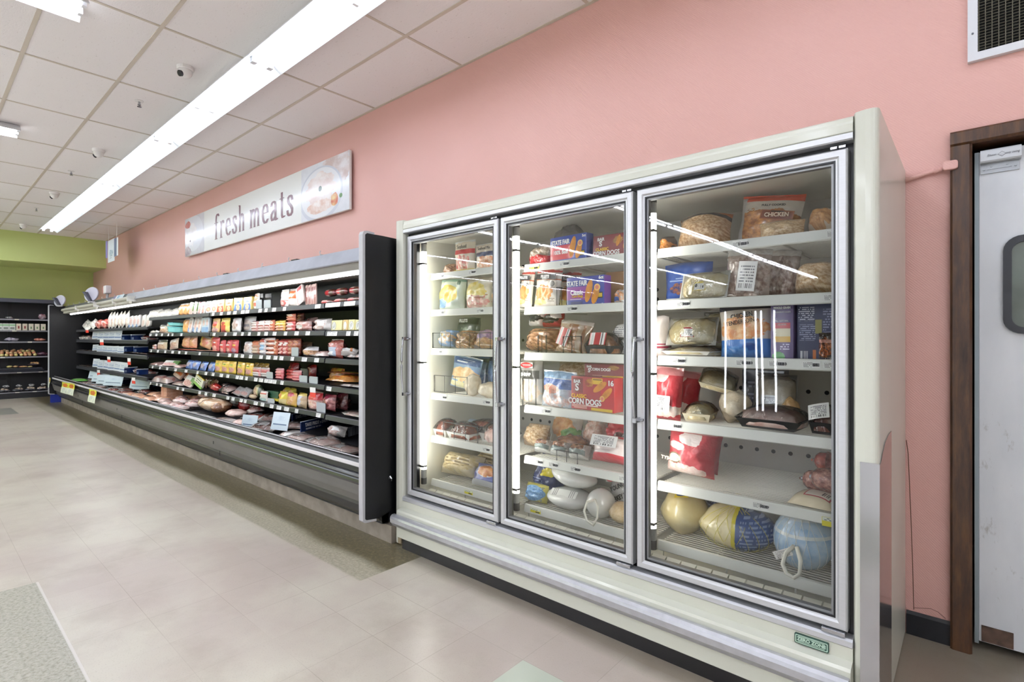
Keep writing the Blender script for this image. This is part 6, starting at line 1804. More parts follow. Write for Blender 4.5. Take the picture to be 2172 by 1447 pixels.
def price_card(w, h, big=False):
    o = MB().box(-w / 2, w / 2, -.002, .002, 0, h).build('price_card', CARDBL if big else CARDM)
    MB().box(-w * .45, w * .45, -.001, .012, -.0005, .003).build('card_foot', B_CLS, o)
    return o
def navy_board(w, h):
    o = MB().box(-w / 2, w / 2, -.004, .004, 0, h).build('divider_board', NAVYB)
    MB().box(-w / 2, w / 2, -.005, .005, h, h * 1.25).build('top_edge', plain('white_board_edge', 'd5dde6', .4), o)
    return o
def slogan_board(w, h):
    o = MB().box(-w / 2, w / 2, -.004, .004, 0, h).build('divider_board', NAVYT)
    MB().box(-w / 2, w / 2, -.0045, .0045, h, h + .003).build('top_edge', plain('white_board_edge', 'd5dde6', .4), o)
    text('slogan', 'TAKE PRIDE \u00bb EVERY BITE.', h * .50, WHITEINK, o, (0, -.005, h * .60), sx=.84, bold=.001)
    text('slogan_line', 'PRODUCT OF THE USA', h * .22, WHITEINK, o, (-w * .18, -.005, h * .2), sx=.9, spacing=1.2)
    return o
def grey_divider(w, h):
    m = MB().box(-w / 2, w / 2, -.003, .003, 0, h)
    o = m.build('divider_board', plain('grey_divider', 'b4b8bc', .4))
    for i in range(9):
        x = -w / 2 + w * i / 8
        MB().box(x - .0015, x + .0015, -.005, .005, .002, h - .006).build('rib', plain('dark_rib', '3c4048', .5), o)
    return o
# ---------------------------------------------------------------- goods in the meat case
W, D, H = 0.292, 0.050, 0.125
o = s_pouch(B_WHPK, W, D, H, 8, 9, seal=None)
many(o, 'pouch', 4, -8.998, 0.317, 2.335, 1.601, (-.5,0,.25), 0.1, 'white sausage pouch leaning row, top shelf', 'white sausage pouch leaning', 'top shelf of meat case')
W, D, H = 0.134, 0.080, 0.156
o = s_pouch(B_ORHAM, W, D, H, 8, 9, seal=B_WHSEAL, sag=1)
many(o, 'ham pouch', 3, -7.781, 0.145, 2.340, 1.601, (-.06,0,0), 0.03, 'orange ham pouch with white header row, top shelf', 'orange ham pouch with white header', 'top shelf of meat case')
W, D, H = 0.118, 0.020, 0.157
o = s_slab(B_PKGREEN, W, D, H)
many(o, 'meat pack', 2, -7.338, 0.128, 2.310, 1.601, (-.1,.12,0), 0.03, 'pink and green sliced meat pack row, top shelf', 'pink and green sliced meat pack', 'top shelf of meat case')
W, D, H = 0.115, 0.020, 0.149
o = s_slab(B_REDSTRIPE, W, D, H)
many(o, 'meat pack', 2, -7.063, 0.125, 2.310, 1.601, (-.1,.08,0), 0.03, 'white pack with purple red stripe row, top shelf', 'white pack with purple red stripe', 'top shelf of meat case')
W, D, H = 0.164, 0.030, 0.150
o = s_slab(B_WHOVAL, W, D, H)
many(o, 'meat pack', 2, -6.774, 0.178, 2.315, 1.601, (-.06,0,0), 0.03, 'white pack with two red ovals row, top shelf', 'white pack with two red ovals', 'top shelf of meat case')
W, D, H = 0.215, 0.070, 0.142
o = s_box((B_LUNR, B_LUNR, B_LUNR), W, D, H)
put(o, 'yellow snack carton with red arch, top shelf of meat case', 'carton', (-6.381, 2.335, 1.601), (-.06,0,0))
W, D, H = 0.203, 0.070, 0.136
o = s_box((B_LUNBR, B_LUNBR, B_LUNBR), W, D, H)
put(o, 'yellow snack carton with brown arch, top shelf of meat case', 'carton', (-6.145, 2.335, 1.601), (-.06,0,0))
W, D, H = 0.212, 0.070, 0.136
o = s_box((B_LUNBL, B_LUNBL, B_LUNBL), W, D, H)
many(o, 'carton', 2, -5.908, 0.230, 2.335, 1.601, (-.06,0,0), 0.03, 'yellow snack carton with blue arch row, top shelf', 'yellow snack carton with blue arch', 'top shelf of meat case')
W, D, H = 0.113, 0.050, 0.171
o = s_pouch(B_WHOR, W, D, H, 8, 9, seal=None)
put(o, 'tall white and orange pouch, top shelf of meat case', 'pouch', (-5.487, 2.325, 1.601), (-.06,0,0))
W, D, H = 0.143, 0.060, 0.170
o = s_pouch(B_WHRED, W, D, H, 8, 9, seal=B_CLS)
put(o, 'white pouch with pink red circle, top shelf of meat case', 'pouch', (-4.886, 2.330, 1.601), (-.06,0,0))
W, D, H = 0.155, 0.070, 0.168
o = s_pouch(B_ORWH, W, D, H, 8, 9, seal=B_CLS)
put(o, 'orange topped white pouch, top shelf of meat case', 'pouch', (-4.716, 2.335, 1.601), (-.06,0,0))
W, D, H = 0.141, 0.020, 0.177
o = s_slab(B_WHREDLAB, W, D, H)
put(o, 'clear pack with red edged white label, top shelf of meat case', 'meat pack', (-4.543, 2.310, 1.601), (-.1,-.35,0))
W, D, H = 0.047, 0.012, 0.188
o = s_slab(B_BURG, W, D, H)
many(o, 'meat pack', 4, -4.433, 0.051, 2.306, 1.601, (-.1,-.22,0), 0.03, 'burgundy sliced sausage pack row, top shelf', 'burgundy sliced sausage pack', 'top shelf of meat case')
W, D, H = 0.197, 0.075, 0.037
o = s_chub(B_SUMMER, W, D, H, GREYCLIP)
many(o, 'sausage', 3, -4.124, 0.197, 2.337, 1.601, (0,0,.08), 0.03, 'burgundy summer sausage in front row row, top shelf', 'burgundy summer sausage in front row', 'top shelf of meat case')
W, D, H = 0.192, 0.070, 0.036
o = s_chub(B_SUMMER, W, .065, .065, GREYCLIP)
many(o, 'sausage', 3, -4.183, 0.192, 2.395, 1.673, (0,0,-.08), 0.03, 'burgundy summer sausage in upper row row, top shelf', 'burgundy summer sausage in upper row', 'top shelf of meat case')
W, D, H = 0.159, 0.040, 0.032
o = s_pouch(B_WHPK, W, D, H, 8, 9, seal=None)
many(o, 'pouch', 2, -8.979, 0.173, 2.320, 1.374, (-.8,0,.2), 0.03, 'thin pale pouch row, second shelf', 'thin pale pouch', 'second shelf of meat case')
W, D, H = 0.339, 0.070, 0.134
o = s_pouch(B_BLKBEIGE, W, D, H, 8, 9, seal=None)
put(o, 'beige and black meat pouch, second shelf of meat case', 'meat pouch', (-8.478, 2.335, 1.374), (-.06,0,0))
W, D, H = 0.223, 0.090, 0.150
o = s_box((B_STACKB, B_STACKB, B_STACKB), W, D, H)
put(o, 'stack of beige deli packs, second shelf of meat case', 'deli pack', (-8.154, 2.345, 1.374), (-.06,0,0))
W, D, H = 0.295, 0.100, 0.073
o = s_tub(B_TEAL, B_TEALD, W, W, H)
put(o, 'lower teal deli tub, second shelf of meat case', 'tub', (-7.864, 2.350, 1.374), (-.06,0,0))
W, D, H = 0.286, 0.100, 0.039
o = s_tub(B_TEAL, B_TEALD, W, W, H)
put(o, 'upper teal deli tub, second shelf of meat case', 'tub', (-7.852, 2.350, 1.459), (-.06,0,0))
W, D, H = 0.186, 0.080, 0.192
o = s_pouch(B_ORHAM, W, D, H, 8, 9, seal=None, sag=1)
put(o, 'round orange ham, second shelf of meat case', 'ham pouch', (-7.587, 2.340, 1.374), (-.06,0,0))
W, D, H = 0.138, 0.020, 0.194
o = s_slab(B_WHBLUE, W, D, H)
many(o, 'meat pack', 3, -7.395, 0.150, 2.310, 1.374, (-.15,.15,0), 0.03, 'white pack with blue corner row, second shelf', 'white pack with blue corner', 'second shelf of meat case')
W, D, H = 0.127, 0.030, 0.187
o = s_slab(B_PALEBLUE, W, D, H)
many(o, 'meat pack', 2, -6.937, 0.138, 2.315, 1.374, (-.06,0,0), 0.03, 'pale blue flat pack row, second shelf', 'pale blue flat pack', 'second shelf of meat case')
W, D, H = 0.209, 0.050, 0.168
o = s_pouch(B_ORRED, W, D, H, 8, 9, seal=None)
put(o, 'orange pouch with red mark, second shelf of meat case', 'pouch', (-6.564, 2.325, 1.374), (-.06,0,0))
W, D, H = 0.241, 0.050, 0.166
o = s_pouch(B_YELRED, W, D, H, 8, 9, seal=None)
put(o, 'yellow pouch with red base, second shelf of meat case', 'pouch', (-6.296, 2.325, 1.374), (-.06,0,0))
W, D, H = 0.210, 0.070, 0.160
o = s_pouch(B_WHBROWN, W, D, H, 8, 9, seal=None)
put(o, 'white pouch with brown picture, second shelf of meat case', 'pouch', (-6.005, 2.335, 1.374), (-.06,0,0))
W, D, H = 0.294, 0.090, 0.174
o = s_pouch(B_WHBIRD, W, D, H, 8, 9, seal=None)
put(o, 'large white pouch with poultry picture, second shelf of meat case', 'pouch', (-5.856, 2.385, 1.374), (-.06,0,0))
W, D, H = 0.137, 0.050, 0.113
o = s_vac(B_HOTD, W, D, H, 4)
put(o, 'pink hot dog pack, second shelf of meat case', 'hot dog pack', (-5.519, 2.325, 1.374), (-.06,0,0))
W, D, H = 0.122, 0.050, 0.117
o = s_vac(B_HOTDW, W, D, H, 4)
many(o, 'hot dog pack', 2, -5.369, 0.133, 2.325, 1.374, (-.06,0,0), 0.03, 'white and pink hot dog pack row, second shelf', 'white and pink hot dog pack', 'second shelf of meat case')
W, D, H = 0.072, 0.050, 0.118
o = s_vac(B_ORDOG, W, D, H, 4)
put(o, 'narrow orange sausage pack, second shelf of meat case', 'sausage pack', (-5.126, 2.325, 1.374), (-.06,0,0))
W, D, H = 0.095, 0.050, 0.110
o = s_vac(B_YELDOG, W, D, H, 4)
many(o, 'hot dog pack', 2, -5.026, 0.104, 2.325, 1.374, (-.06,0,0), 0.03, 'yellow and orange hot dog pack row, second shelf', 'yellow and orange hot dog pack', 'second shelf of meat case')
W, D, H = 0.146, 0.060, 0.100
o = s_vac(B_REDDOG, W, D, H, 3)
put(o, 'red hot dog pack at stack foot, second shelf of meat case', 'hot dog pack', (-4.758, 2.330, 1.374), (-.06,0,0))
W, D, H = 0.146, 0.060, 0.069
o = s_vac(B_ORDOG, W, D, H, 3)
put(o, 'orange sausage pack on red pack, second shelf of meat case', 'sausage pack', (-4.750, 2.330, 1.472), (-.06,0,0))
W, D, H = 0.126, 0.060, 0.179
o = s_vac(B_DKORDOG, W, D, H, 6)
put(o, 'dark orange sausage stack, second shelf of meat case', 'sausage pack', (-4.835, 2.450, 1.374), (-.06,0,0))
W, D, H = 0.237, 0.120, 0.100
o = s_pouch(B_CLRPINK, W, D, H, 8, 9, seal=None, wr=0.02)
put(o, 'clear bag of pink meat, second shelf of meat case', 'bag', (-4.554, 2.360, 1.374), (-.06,0,0))
W, D, H = 0.199, 0.100, 0.139
o = s_pouch(B_CLRPINK, W, D, H, 8, 9, seal=None, wr=0.02)
put(o, 'clear bag behind the pink meat, second shelf of meat case', 'bag', (-4.701, 2.500, 1.374), (-.06,0,0))
W, D, H = 0.251, 0.120, 0.111
o = s_pouch(B_CLRPALE, W, D, H, 8, 9, seal=None, wr=0.025)
put(o, 'clear bag of pale meat with brown corner, second shelf of meat case', 'bag', (-4.226, 2.360, 1.374), (-.06,0,0))
W, D, H = 0.159, 0.070, 0.083
o = s_box((B_CHEESEW, B_CHEESEW, B_CHEESEW), W, D, H)
put(o, 'wide cream cheese block, second shelf of meat case', 'cheese', (-3.923, 2.335, 1.374), (-.06,0,0))
W, D, H = 0.071, 0.070, 0.084
o = s_box((B_CHEESET, B_CHEESET, B_CHEESET), W, D, H)
put(o, 'tan cheese block, second shelf of meat case', 'cheese', (-3.794, 2.335, 1.374), (-.06,0,0))
W, D, H = 0.088, 0.070, 0.084
o = s_box((B_CHEESE, B_CHEESE, B_CHEESE), W, D, H)
put(o, 'cream cheese block with arched label, second shelf of meat case', 'cheese', (-3.705, 2.335, 1.374), (-.06,0,0))
W, D, H = 0.075, 0.070, 0.080
o = s_box((B_CHEESE, B_CHEESE, B_CHEESE), W, D, H)
put(o, 'cream cheese block by the end post, second shelf of meat case', 'cheese', (-3.614, 2.335, 1.374), (-.06,0,0))
W, D, H = 0.163, 0.050, 0.077
o = s_pouch(B_CLRPINK, W, D, H, 8, 9, seal=None)
put(o, 'small pinkish cup pack, third shelf of meat case', 'pack', (-8.866, 2.325, 1.146), (-.06,0,0))
W, D, H = 0.402, 0.060, 0.149
o = s_pouch(B_BLKBEIGE, W, D, H, 8, 9, seal=None)
put(o, 'black topped ham slice pouch, third shelf of meat case', 'meat pouch', (-8.539, 2.330, 1.146), (-.06,0,0))
W, D, H = 0.328, 0.060, 0.142
o = s_pouch(B_BEIGEPK, W, D, H, 8, 9, seal=None)
put(o, 'beige meat pouch with pale label, third shelf of meat case', 'meat pouch', (-8.044, 2.330, 1.146), (-.1,-.1,0))
W, D, H = 0.235, 0.080, 0.187
o = s_pouch(B_DRUM, W, D, H, 8, 9, seal=None, sag=1.2)
many(o, 'ham pouch', 2, -7.697, 0.256, 2.340, 1.146, (-.06,0,0), 0.03, 'orange drumstick shaped pouch row, third shelf', 'orange drumstick shaped pouch', 'third shelf of meat case')
W, D, H = 0.370, 0.080, 0.193
o = s_pouch(B_YELHANG, W, D, H, 8, 9, seal=None)
put(o, 'yellow labelled meat pouch, third shelf of meat case', 'meat pouch', (-7.097, 2.340, 1.146), (-.1,.12,0))
W, D, H = 0.182, 0.080, 0.193
o = s_pouch(B_YELHANG, W, D, H, 8, 9, seal=None)
put(o, 'narrow yellow labelled pouch, third shelf of meat case', 'meat pouch', (-6.764, 2.340, 1.146), (-.1,.1,0))
W, D, H = 0.251, 0.160, 0.012
o = s_flat(B_REDFLAT, W, D, H, 7, 7)
many(o, 'sausage pack', 2, -7.654, 0.273, 2.365, 1.154, (-.06,0,0), 0.03, 'flat red sausage pack row, third shelf', 'flat red sausage pack', 'third shelf of meat case')
W, D, H = 0.246, 0.140, 0.012
o = s_lump(B_PEACH, W, D, H, .12)
put(o, 'pinkish round meat, third shelf of meat case', 'wrapped meat', (-7.073, 2.355, 1.154), (-.06,0,0))
W, D, H = 0.195, 0.140, 0.012
o = s_lump(B_PEACH, W, D, H, .12)
many(o, 'meat roll', 2, -6.820, 0.212, 2.355, 1.154, (-.06,0,0), 0.03, 'peach meat roll row, third shelf', 'peach meat roll', 'third shelf of meat case')
W, D, H = 0.209, 0.050, 0.154
o = s_pouch(B_REDARCH, W, D, H, 8, 9, seal=None, sag=0.2)
put(o, 'red pouch with tall arch, third shelf of meat case', 'pouch', (-6.571, 2.325, 1.146), (-.06,0,0))
W, D, H = 0.142, 0.050, 0.147
o = s_pouch(B_REDARCH, W, D, H, 8, 9, seal=None, sag=0.2)
many(o, 'pouch', 2, -6.362, 0.154, 2.325, 1.146, (-.06,0,0), 0.03, 'bright red arch pouch row, third shelf', 'bright red arch pouch', 'third shelf of meat case')
W, D, H = 0.170, 0.050, 0.148
o = s_pouch(B_REDPURP, W, D, H, 8, 9, seal=None, sag=0.2)
put(o, 'red and purple pouch, third shelf of meat case', 'pouch', (-6.027, 2.325, 1.146), (-.06,0,0))
W, D, H = 0.200, 0.060, 0.131
o = s_pouch(B_WHBROWN, W, D, H, 8, 9, seal=None)
put(o, 'white pouch with grey picture, third shelf of meat case', 'pouch', (-5.697, 2.330, 1.146), (-.06,0,0))
W, D, H = 0.173, 0.060, 0.142
o = s_vac(B_BRSAUS, W, D, H, 4)
put(o, 'brown sausage pack, third shelf of meat case', 'sausage pack', (-5.504, 2.330, 1.146), (-.06,0,0))
W, D, H = 0.113, 0.050, 0.167
o = s_vac(B_BLUEWH, W, D, H, 4)
put(o, 'blue and white sausage pack, third shelf of meat case', 'sausage pack', (-5.339, 2.325, 1.146), (-.06,0,0))
W, D, H = 0.167, 0.070, 0.032
o = s_vac(B_STACKDOG, W, D, .043, 1)
put(o, 'lowest orange hot dog pack of stack, third shelf of meat case', 'hot dog pack', (-5.178, 2.335, 1.146), (-.06,0,0))
W, D, H = 0.167, 0.070, 0.012
o = s_vac(B_STACKDOG, W, D, .043, 1)
put(o, 'second lowest orange hot dog pack of stack, third shelf of meat case', 'hot dog pack', (-5.178, 2.335, 1.190), (-.06,0,0))
W, D, H = 0.167, 0.070, 0.012
o = s_vac(B_STACKDOG, W, D, .043, 1)
put(o, 'middle orange hot dog pack of stack, third shelf of meat case', 'hot dog pack', (-5.178, 2.335, 1.235), (-.06,0,0))
W, D, H = 0.167, 0.070, 0.012
o = s_vac(B_STACKDOG, W, D, .043, 1)
put(o, 'second highest orange hot dog pack of stack, third shelf of meat case', 'hot dog pack', (-5.178, 2.335, 1.279), (-.06,0,0))
W, D, H = 0.167, 0.070, 0.012
o = s_vac(B_STACKDOG, W, D, .043, 1)
put(o, 'highest orange hot dog pack of stack, third shelf of meat case', 'hot dog pack', (-5.178, 2.335, 1.324), (-.06,0,0))
W, D, H = 0.053, 0.050, 0.159
o = s_vac(B_ORDOG, W, D, H, 5)
put(o, 'narrow orange pack column, third shelf of meat case', 'sausage pack', (-5.049, 2.325, 1.146), (-.06,0,0))
W, D, H = 0.084, 0.070, 0.159
o = s_vac(B_REDDOG, W, D, H, 4)
many(o, 'hot dog pack', 2, -4.966, 0.091, 2.335, 1.146, (-.06,0,0), 0.03, 'red orange hot dog pack row, third shelf', 'red orange hot dog pack', 'third shelf of meat case')
W, D, H = 0.098, 0.070, 0.165
o = s_vac(B_DKORDOG, W, D, H, 4)
many(o, 'hot dog pack', 2, -4.771, 0.107, 2.335, 1.146, (-.06,0,0), 0.03, 'dark orange hot dog pack row, third shelf', 'dark orange hot dog pack', 'third shelf of meat case')
W, D, H = 0.219, 0.120, 0.094
o = s_pouch(B_SILBR, W, D, H, 8, 9, seal=None, wr=0.02)
put(o, 'silver and brown meat bag, third shelf of meat case', 'bag', (-4.430, 2.360, 1.146), (-.06,0,0))
W, D, H = 0.185, 0.080, 0.132
o = s_pouch(B_TANSTACK, W, D, H, 8, 9, seal=None, wr=0.02)
put(o, 'tan pack behind the silver bag, third shelf of meat case', 'pack', (-4.790, 2.500, 1.146), (-.06,0,0))
W, D, H = 0.160, 0.140, 0.048
o = s_flat(B_WHREDFLAT, W, D, H, 7, 7)
put(o, 'white and red flat pack, third shelf of meat case', 'pack', (-4.188, 2.355, 1.154), (-.06,0,0))
W, D, H = 0.182, 0.130, 0.157
o = s_pouch(B_HAMBLUE, W, D, H, 8, 9, seal=B_CLS, wr=0.02)
put(o, 'clear bag of red ham with blue label, third shelf of meat case', 'ham', (-4.024, 2.365, 1.146), (-.06,0,0))
W, D, H = 0.169, 0.100, 0.061
o = s_pouch(B_WHORLAB, W, D, H, 8, 9, seal=None, wr=0.02)
put(o, 'clear pack with white and orange label, third shelf of meat case', 'pack', (-3.826, 2.350, 1.146), (-.7,0,.2))
W, D, H = 0.082, 0.140, 0.031
o = s_flat(B_CLRPALE, W, D, H, 7, 7)
many(o, 'pack', 2, -3.711, 0.089, 2.355, 1.154, (-.06,0,0), 0.03, 'clear flat pack near end post row, third shelf', 'clear flat pack near end post', 'third shelf of meat case')
W, D, H = 0.308, 0.160, 0.026
o = s_flat(B_PINKFLAT, W, D, H, 7, 7)
many(o, 'meat pack', 2, -8.839, 0.334, 2.365, 0.927, (.15,0,0), 0.03, 'flat pinkish sliced meat pack row, fourth shelf', 'flat pinkish sliced meat pack', 'fourth shelf of meat case')
W, D, H = 0.360, 0.020, 0.092
o = s_slab(B_PKGREEN, W, D, H)
put(o, 'white and green sliced meat pack leaning, fourth shelf of meat case', 'meat pack', (-8.174, 2.310, 0.919), (-.7,0,.2))
W, D, H = 0.248, 0.120, 0.031
o = s_flat(B_PINKFLAT, W, D, H, 7, 7)
put(o, 'flat pink pack beside blue pouches, fourth shelf of meat case', 'meat pack', (-7.812, 2.345, 0.927), (.15,0,0))
W, D, H = 0.213, 0.040, 0.113
o = s_pouch(B_BLUEPK, W, D, H, 8, 9, seal=None)
many(o, 'meat pouch', 4, -7.501, 0.248, 2.320, 0.919, (-.35,.03,.0), 0.03, 'blue sliced meat pouch row, fourth shelf', 'blue sliced meat pouch', 'fourth shelf of meat case')
W, D, H = 0.195, 0.040, 0.135
o = s_pouch(B_YELPK, W, D, H, 8, 9, seal=B_YELS, sag=0.3)
many(o, 'meat pouch', 5, -6.514, 0.211, 2.320, 0.919, (-.06,0,0), 0.03, 'yellow lunch meat pouch row, fourth shelf', 'yellow lunch meat pouch', 'fourth shelf of meat case')
W, D, H = 0.111, 0.040, 0.132
o = s_pouch(B_YELPK2, W, D, H, 8, 9, seal=None, sag=0.3)
many(o, 'meat pouch', 3, -5.787, 0.121, 2.440, 0.919, (-.06,0,0), 0.03, 'yellow top of pouch standing behind row, fourth shelf', 'yellow top of pouch standing behind', 'fourth shelf of meat case')
W, D, H = 0.168, 0.050, 0.101
o = s_vac(B_HOTDP, W, D, H, 4)
many(o, 'hot dog pack', 2, -5.497, 0.183, 2.325, 0.919, (-.06,0,0), 0.03, 'pink hot dog pouch row, fourth shelf', 'pink hot dog pouch', 'fourth shelf of meat case')
W, D, H = 0.143, 0.050, 0.109
o = s_vac(B_REDPINK, W, D, H, 4)
put(o, 'red and pink sausage pouch, fourth shelf of meat case', 'sausage pack', (-4.978, 2.325, 0.919), (-.06,0,0))
W, D, H = 0.158, 0.050, 0.100
o = s_vac(B_REDPK, W, D, H, 3)
put(o, 'bright red sausage pack, fourth shelf of meat case', 'sausage pack', (-4.870, 2.355, 0.919), (-.06,0,0))
W, D, H = 0.149, 0.050, 0.103
o = s_vac(B_REDPINK, W, D, H, 4)
put(o, 'red and pink sausage pouch beside dark plate, fourth shelf of meat case', 'sausage pack', (-4.638, 2.325, 0.919), (-.06,0,0))
W, D, H = 0.181, 0.080, 0.151
o = s_pouch(B_REDFOIL, W, D, H, 8, 9, seal=None, wr=0.02)
put(o, 'red foil bag at the back, fourth shelf of meat case', 'bag', (-5.132, 2.540, 0.919), (-.06,0,0))
W, D, H = 0.150, 0.080, 0.138
o = s_pouch(B_REDFOIL, W, D, H, 8, 9, seal=None, wr=0.02)
put(o, 'second red foil bag at the back, fourth shelf of meat case', 'bag', (-4.861, 2.590, 0.919), (-.06,0,0))
W, D, H = 0.337, 0.220, 0.058
o = s_flat(B_ORYEL, W, D, H, 7, 7)
put(o, 'lower orange yellow bag, fourth shelf of meat case', 'bag', (-3.901, 2.395, 0.927), (-.06,0,0))
W, D, H = 0.332, 0.200, 0.018
o = s_flat(B_ORYEL2, W, D, H, 7, 7)
put(o, 'upper orange yellow bag, fourth shelf of meat case', 'bag', (-3.931, 2.410, 0.981), (-.06,0,0))
W, D, H = 0.220, 0.100, 0.125
o = s_pouch(B_ORYEL2, W, D, H, 8, 9, seal=None, wr=0.02)
put(o, 'orange bag standing at the back, fourth shelf of meat case', 'bag', (-4.330, 2.550, 0.919), (-.06,0,0))
W, D, H = 0.134, 0.140, 0.018
o = s_flat(B_SILFLAT, W, D, H, 7, 7)
many(o, 'bag', 2, -3.753, 0.145, 2.332, 0.927, (-.06,0,0), 0.03, 'flat silver bag over shelf edge row, fourth shelf', 'flat silver bag over shelf edge', 'fourth shelf of meat case')
W, D, H = 0.324, 0.180, 0.076
o = s_flat(B_TRAYM, W, D, H, 7, 7)
many(o, 'meat tray', 2, -8.755, 0.352, 2.375, 0.691, (.2,0,0), 0.03, 'flat deli meat tray row, fifth shelf', 'flat deli meat tray', 'fifth shelf of meat case')
W, D, H = 0.315, 0.040, 0.142
o = s_slab(B_ORLAB, W, D, H)
put(o, 'orange labelled round meat pack, fifth shelf of meat case', 'meat pack', (-8.087, 2.320, 0.683), (-.6,.2,0))
W, D, H = 0.214, 0.040, 0.122
o = s_slab(B_ORLAB, W, D, H)
put(o, 'orange labelled pack standing behind, fifth shelf of meat case', 'meat pack', (-7.997, 2.380, 0.683), (-.6,.2,0))
W, D, H = 0.375, 0.140, 0.052
o = s_flat(B_TRAYM, W, D, H, 7, 7)
put(o, 'small deli tray under orange labels, fifth shelf of meat case', 'meat tray', (-7.806, 2.355, 0.691), (-.06,0,0))
W, D, H = 0.310, 0.020, 0.143
o = s_slab(B_PKGREEN, W, D, H)
put(o, 'dark backed pack with pale label, fifth shelf of meat case', 'meat pack', (-7.496, 2.310, 0.683), (-.5,.1,0))
W, D, H = 0.259, 0.030, 0.130
o = s_slab(B_WHGREEN, W, D, H)
put(o, 'long white and green sausage pack, fifth shelf of meat case', 'sausage pack', (-7.082, 2.305, 0.691), (-.2,.28,0))
W, D, H = 0.095, 0.030, 0.117
o = s_pouch(B_BRSAUS2, W, D, H, 8, 9, seal=None, sag=0.1)
many(o, 'sausage', 4, -7.247, 0.103, 2.435, 0.683, (-.15,.28,0), 0.03, 'curved brown sausage leaning row, fifth shelf', 'curved brown sausage leaning', 'fifth shelf of meat case')
W, D, H = 0.325, 0.120, 0.098
o = s_lump(B_REDFOIL, W, D, H, .3, 3)
put(o, 'shiny red wrapped meat, fifth shelf of meat case', 'wrapped meat', (-6.643, 2.350, 0.691), (-.06,0,0))
W, D, H = 0.306, 0.160, 0.086
o = s_tray(FOAMB, M_PINKMEAT, W, D, H, A_LABTXH)
many(o, 'meat tray', 2, -6.527, 0.332, 2.365, 0.691, (.25,0,0), 0.03, 'clear topped tray of sliced meat row, fifth shelf', 'clear topped tray of sliced meat', 'fifth shelf of meat case')
W, D, H = 0.185, 0.020, 0.108
o = s_slab(B_GREYTRAY, W, D, H)
many(o, 'meat pack', 2, -6.030, 0.201, 2.310, 0.683, (-.8,.1,0), 0.03, 'grey printed flat pack row, fifth shelf', 'grey printed flat pack', 'fifth shelf of meat case')
W, D, H = 0.212, 0.080, 0.151
o = s_lump(B_GREENRND, W, D, H, .1)
put(o, 'round green and cream pack, fifth shelf of meat case', 'pack', (-5.575, 2.340, 0.683), (-.06,0,0))
W, D, H = 0.172, 0.060, 0.016
o = s_chub(B_TANSTACK, W, .06, .05)
put(o, 'tan roll lying in front, fifth shelf of meat case', 'meat roll', (-5.546, 2.315, 0.691), (-.06,0,0))
W, D, H = 0.160, 0.050, 0.104
o = s_pouch(B_WHRED2, W, D, H, 8, 9, seal=None)
put(o, 'narrow white and red pouch, fifth shelf of meat case', 'pouch', (-5.319, 2.325, 0.683), (-.06,0,0))
W, D, H = 0.247, 0.090, 0.066
o = s_box((B_GREENTUB, B_GREENTUB, B_GREENTUB), W, D, H)
put(o, 'dark green box, fifth shelf of meat case', 'box', (-5.203, 2.375, 0.683), (-.06,0,0))
W, D, H = 0.171, 0.120, 0.021
o = s_box((A_YELBASE, A_YELBASE, A_YELBASE), W, D, H)
put(o, 'low yellow tray with clear front, fifth shelf of meat case', 'tray', (-5.070, 2.350, 0.691), (-.06,0,0))
W, D, H = 0.164, 0.070, 0.126
o = s_pouch(B_YELM, W, D, H, 8, 9, seal=None)
put(o, 'yellow meat pouch, fifth shelf of meat case', 'meat pouch', (-4.922, 2.335, 0.683), (-.06,0,0))
W, D, H = 0.168, 0.070, 0.128
o = s_pouch(B_YELRED2, W, D, H, 8, 9, seal=None)
put(o, 'yellow pouch with red burst, fifth shelf of meat case', 'meat pouch', (-4.750, 2.335, 0.683), (-.06,0,0))
W, D, H = 0.111, 0.080, 0.137
o = s_pouch(B_YELM, W, D, H, 8, 9, seal=None, wr=0.02)
many(o, 'bag', 2, -5.178, 0.121, 2.490, 0.683, (-.06,0,0), 0.03, 'yellow bag standing behind row, fifth shelf', 'yellow bag standing behind', 'fifth shelf of meat case')
W, D, H = 0.146, 0.080, 0.136
o = s_pouch(B_BEIGEBL, W, D, H, 8, 9, seal=None, wr=0.02)
put(o, 'beige and blue meat bag, fifth shelf of meat case', 'meat bag', (-4.564, 2.340, 0.683), (-.06,0,0))
W, D, H = 0.220, 0.100, 0.165
o = s_pouch(B_REDTOP, W, D, H, 8, 9, seal=None, wr=0.02)
put(o, 'clear pink bag with red header, fifth shelf of meat case', 'meat bag', (-4.346, 2.350, 0.683), (-.06,0,0))
W, D, H = 0.182, 0.120, 0.152
o = s_pouch(B_BURGROLL, W, D, H, 8, 9, seal=None, wr=0.02)
put(o, 'burgundy rolled meat bag, fifth shelf of meat case', 'meat bag', (-4.134, 2.360, 0.683), (-.06,0,0))
W, D, H = 0.165, 0.120, 0.153
o = s_pouch(B_BURGROLL, W, D, H, 8, 9, seal=None, wr=0.02)
put(o, 'dark red rolled meat bag behind, fifth shelf of meat case', 'meat bag', (-4.174, 2.480, 0.683), (-.06,0,0))
W, D, H = 0.255, 0.160, 0.041
o = s_tray(FOAMW, M_PINKMEAT, W, D, H, A_LABTXH)
put(o, 'white tray pack by the end post, fifth shelf of meat case', 'meat tray', (-3.702, 2.365, 0.691), (-.06,0,0))
W, D, H = 0.306, 0.050, 0.175
o = s_pouch(B_WHPK, W, D, H, 8, 9, seal=None)
many(o, 'pouch', 3, -13.681, 0.332, 2.335, 1.471, (-.5,.2,0), 0.1, 'low white pouch row, top shelf', 'low white pouch', 'top shelf, far bay of meat case')
W, D, H = 0.421, 0.140, 0.198
o = s_lump(B_REDBAG, W, D, H, .25)
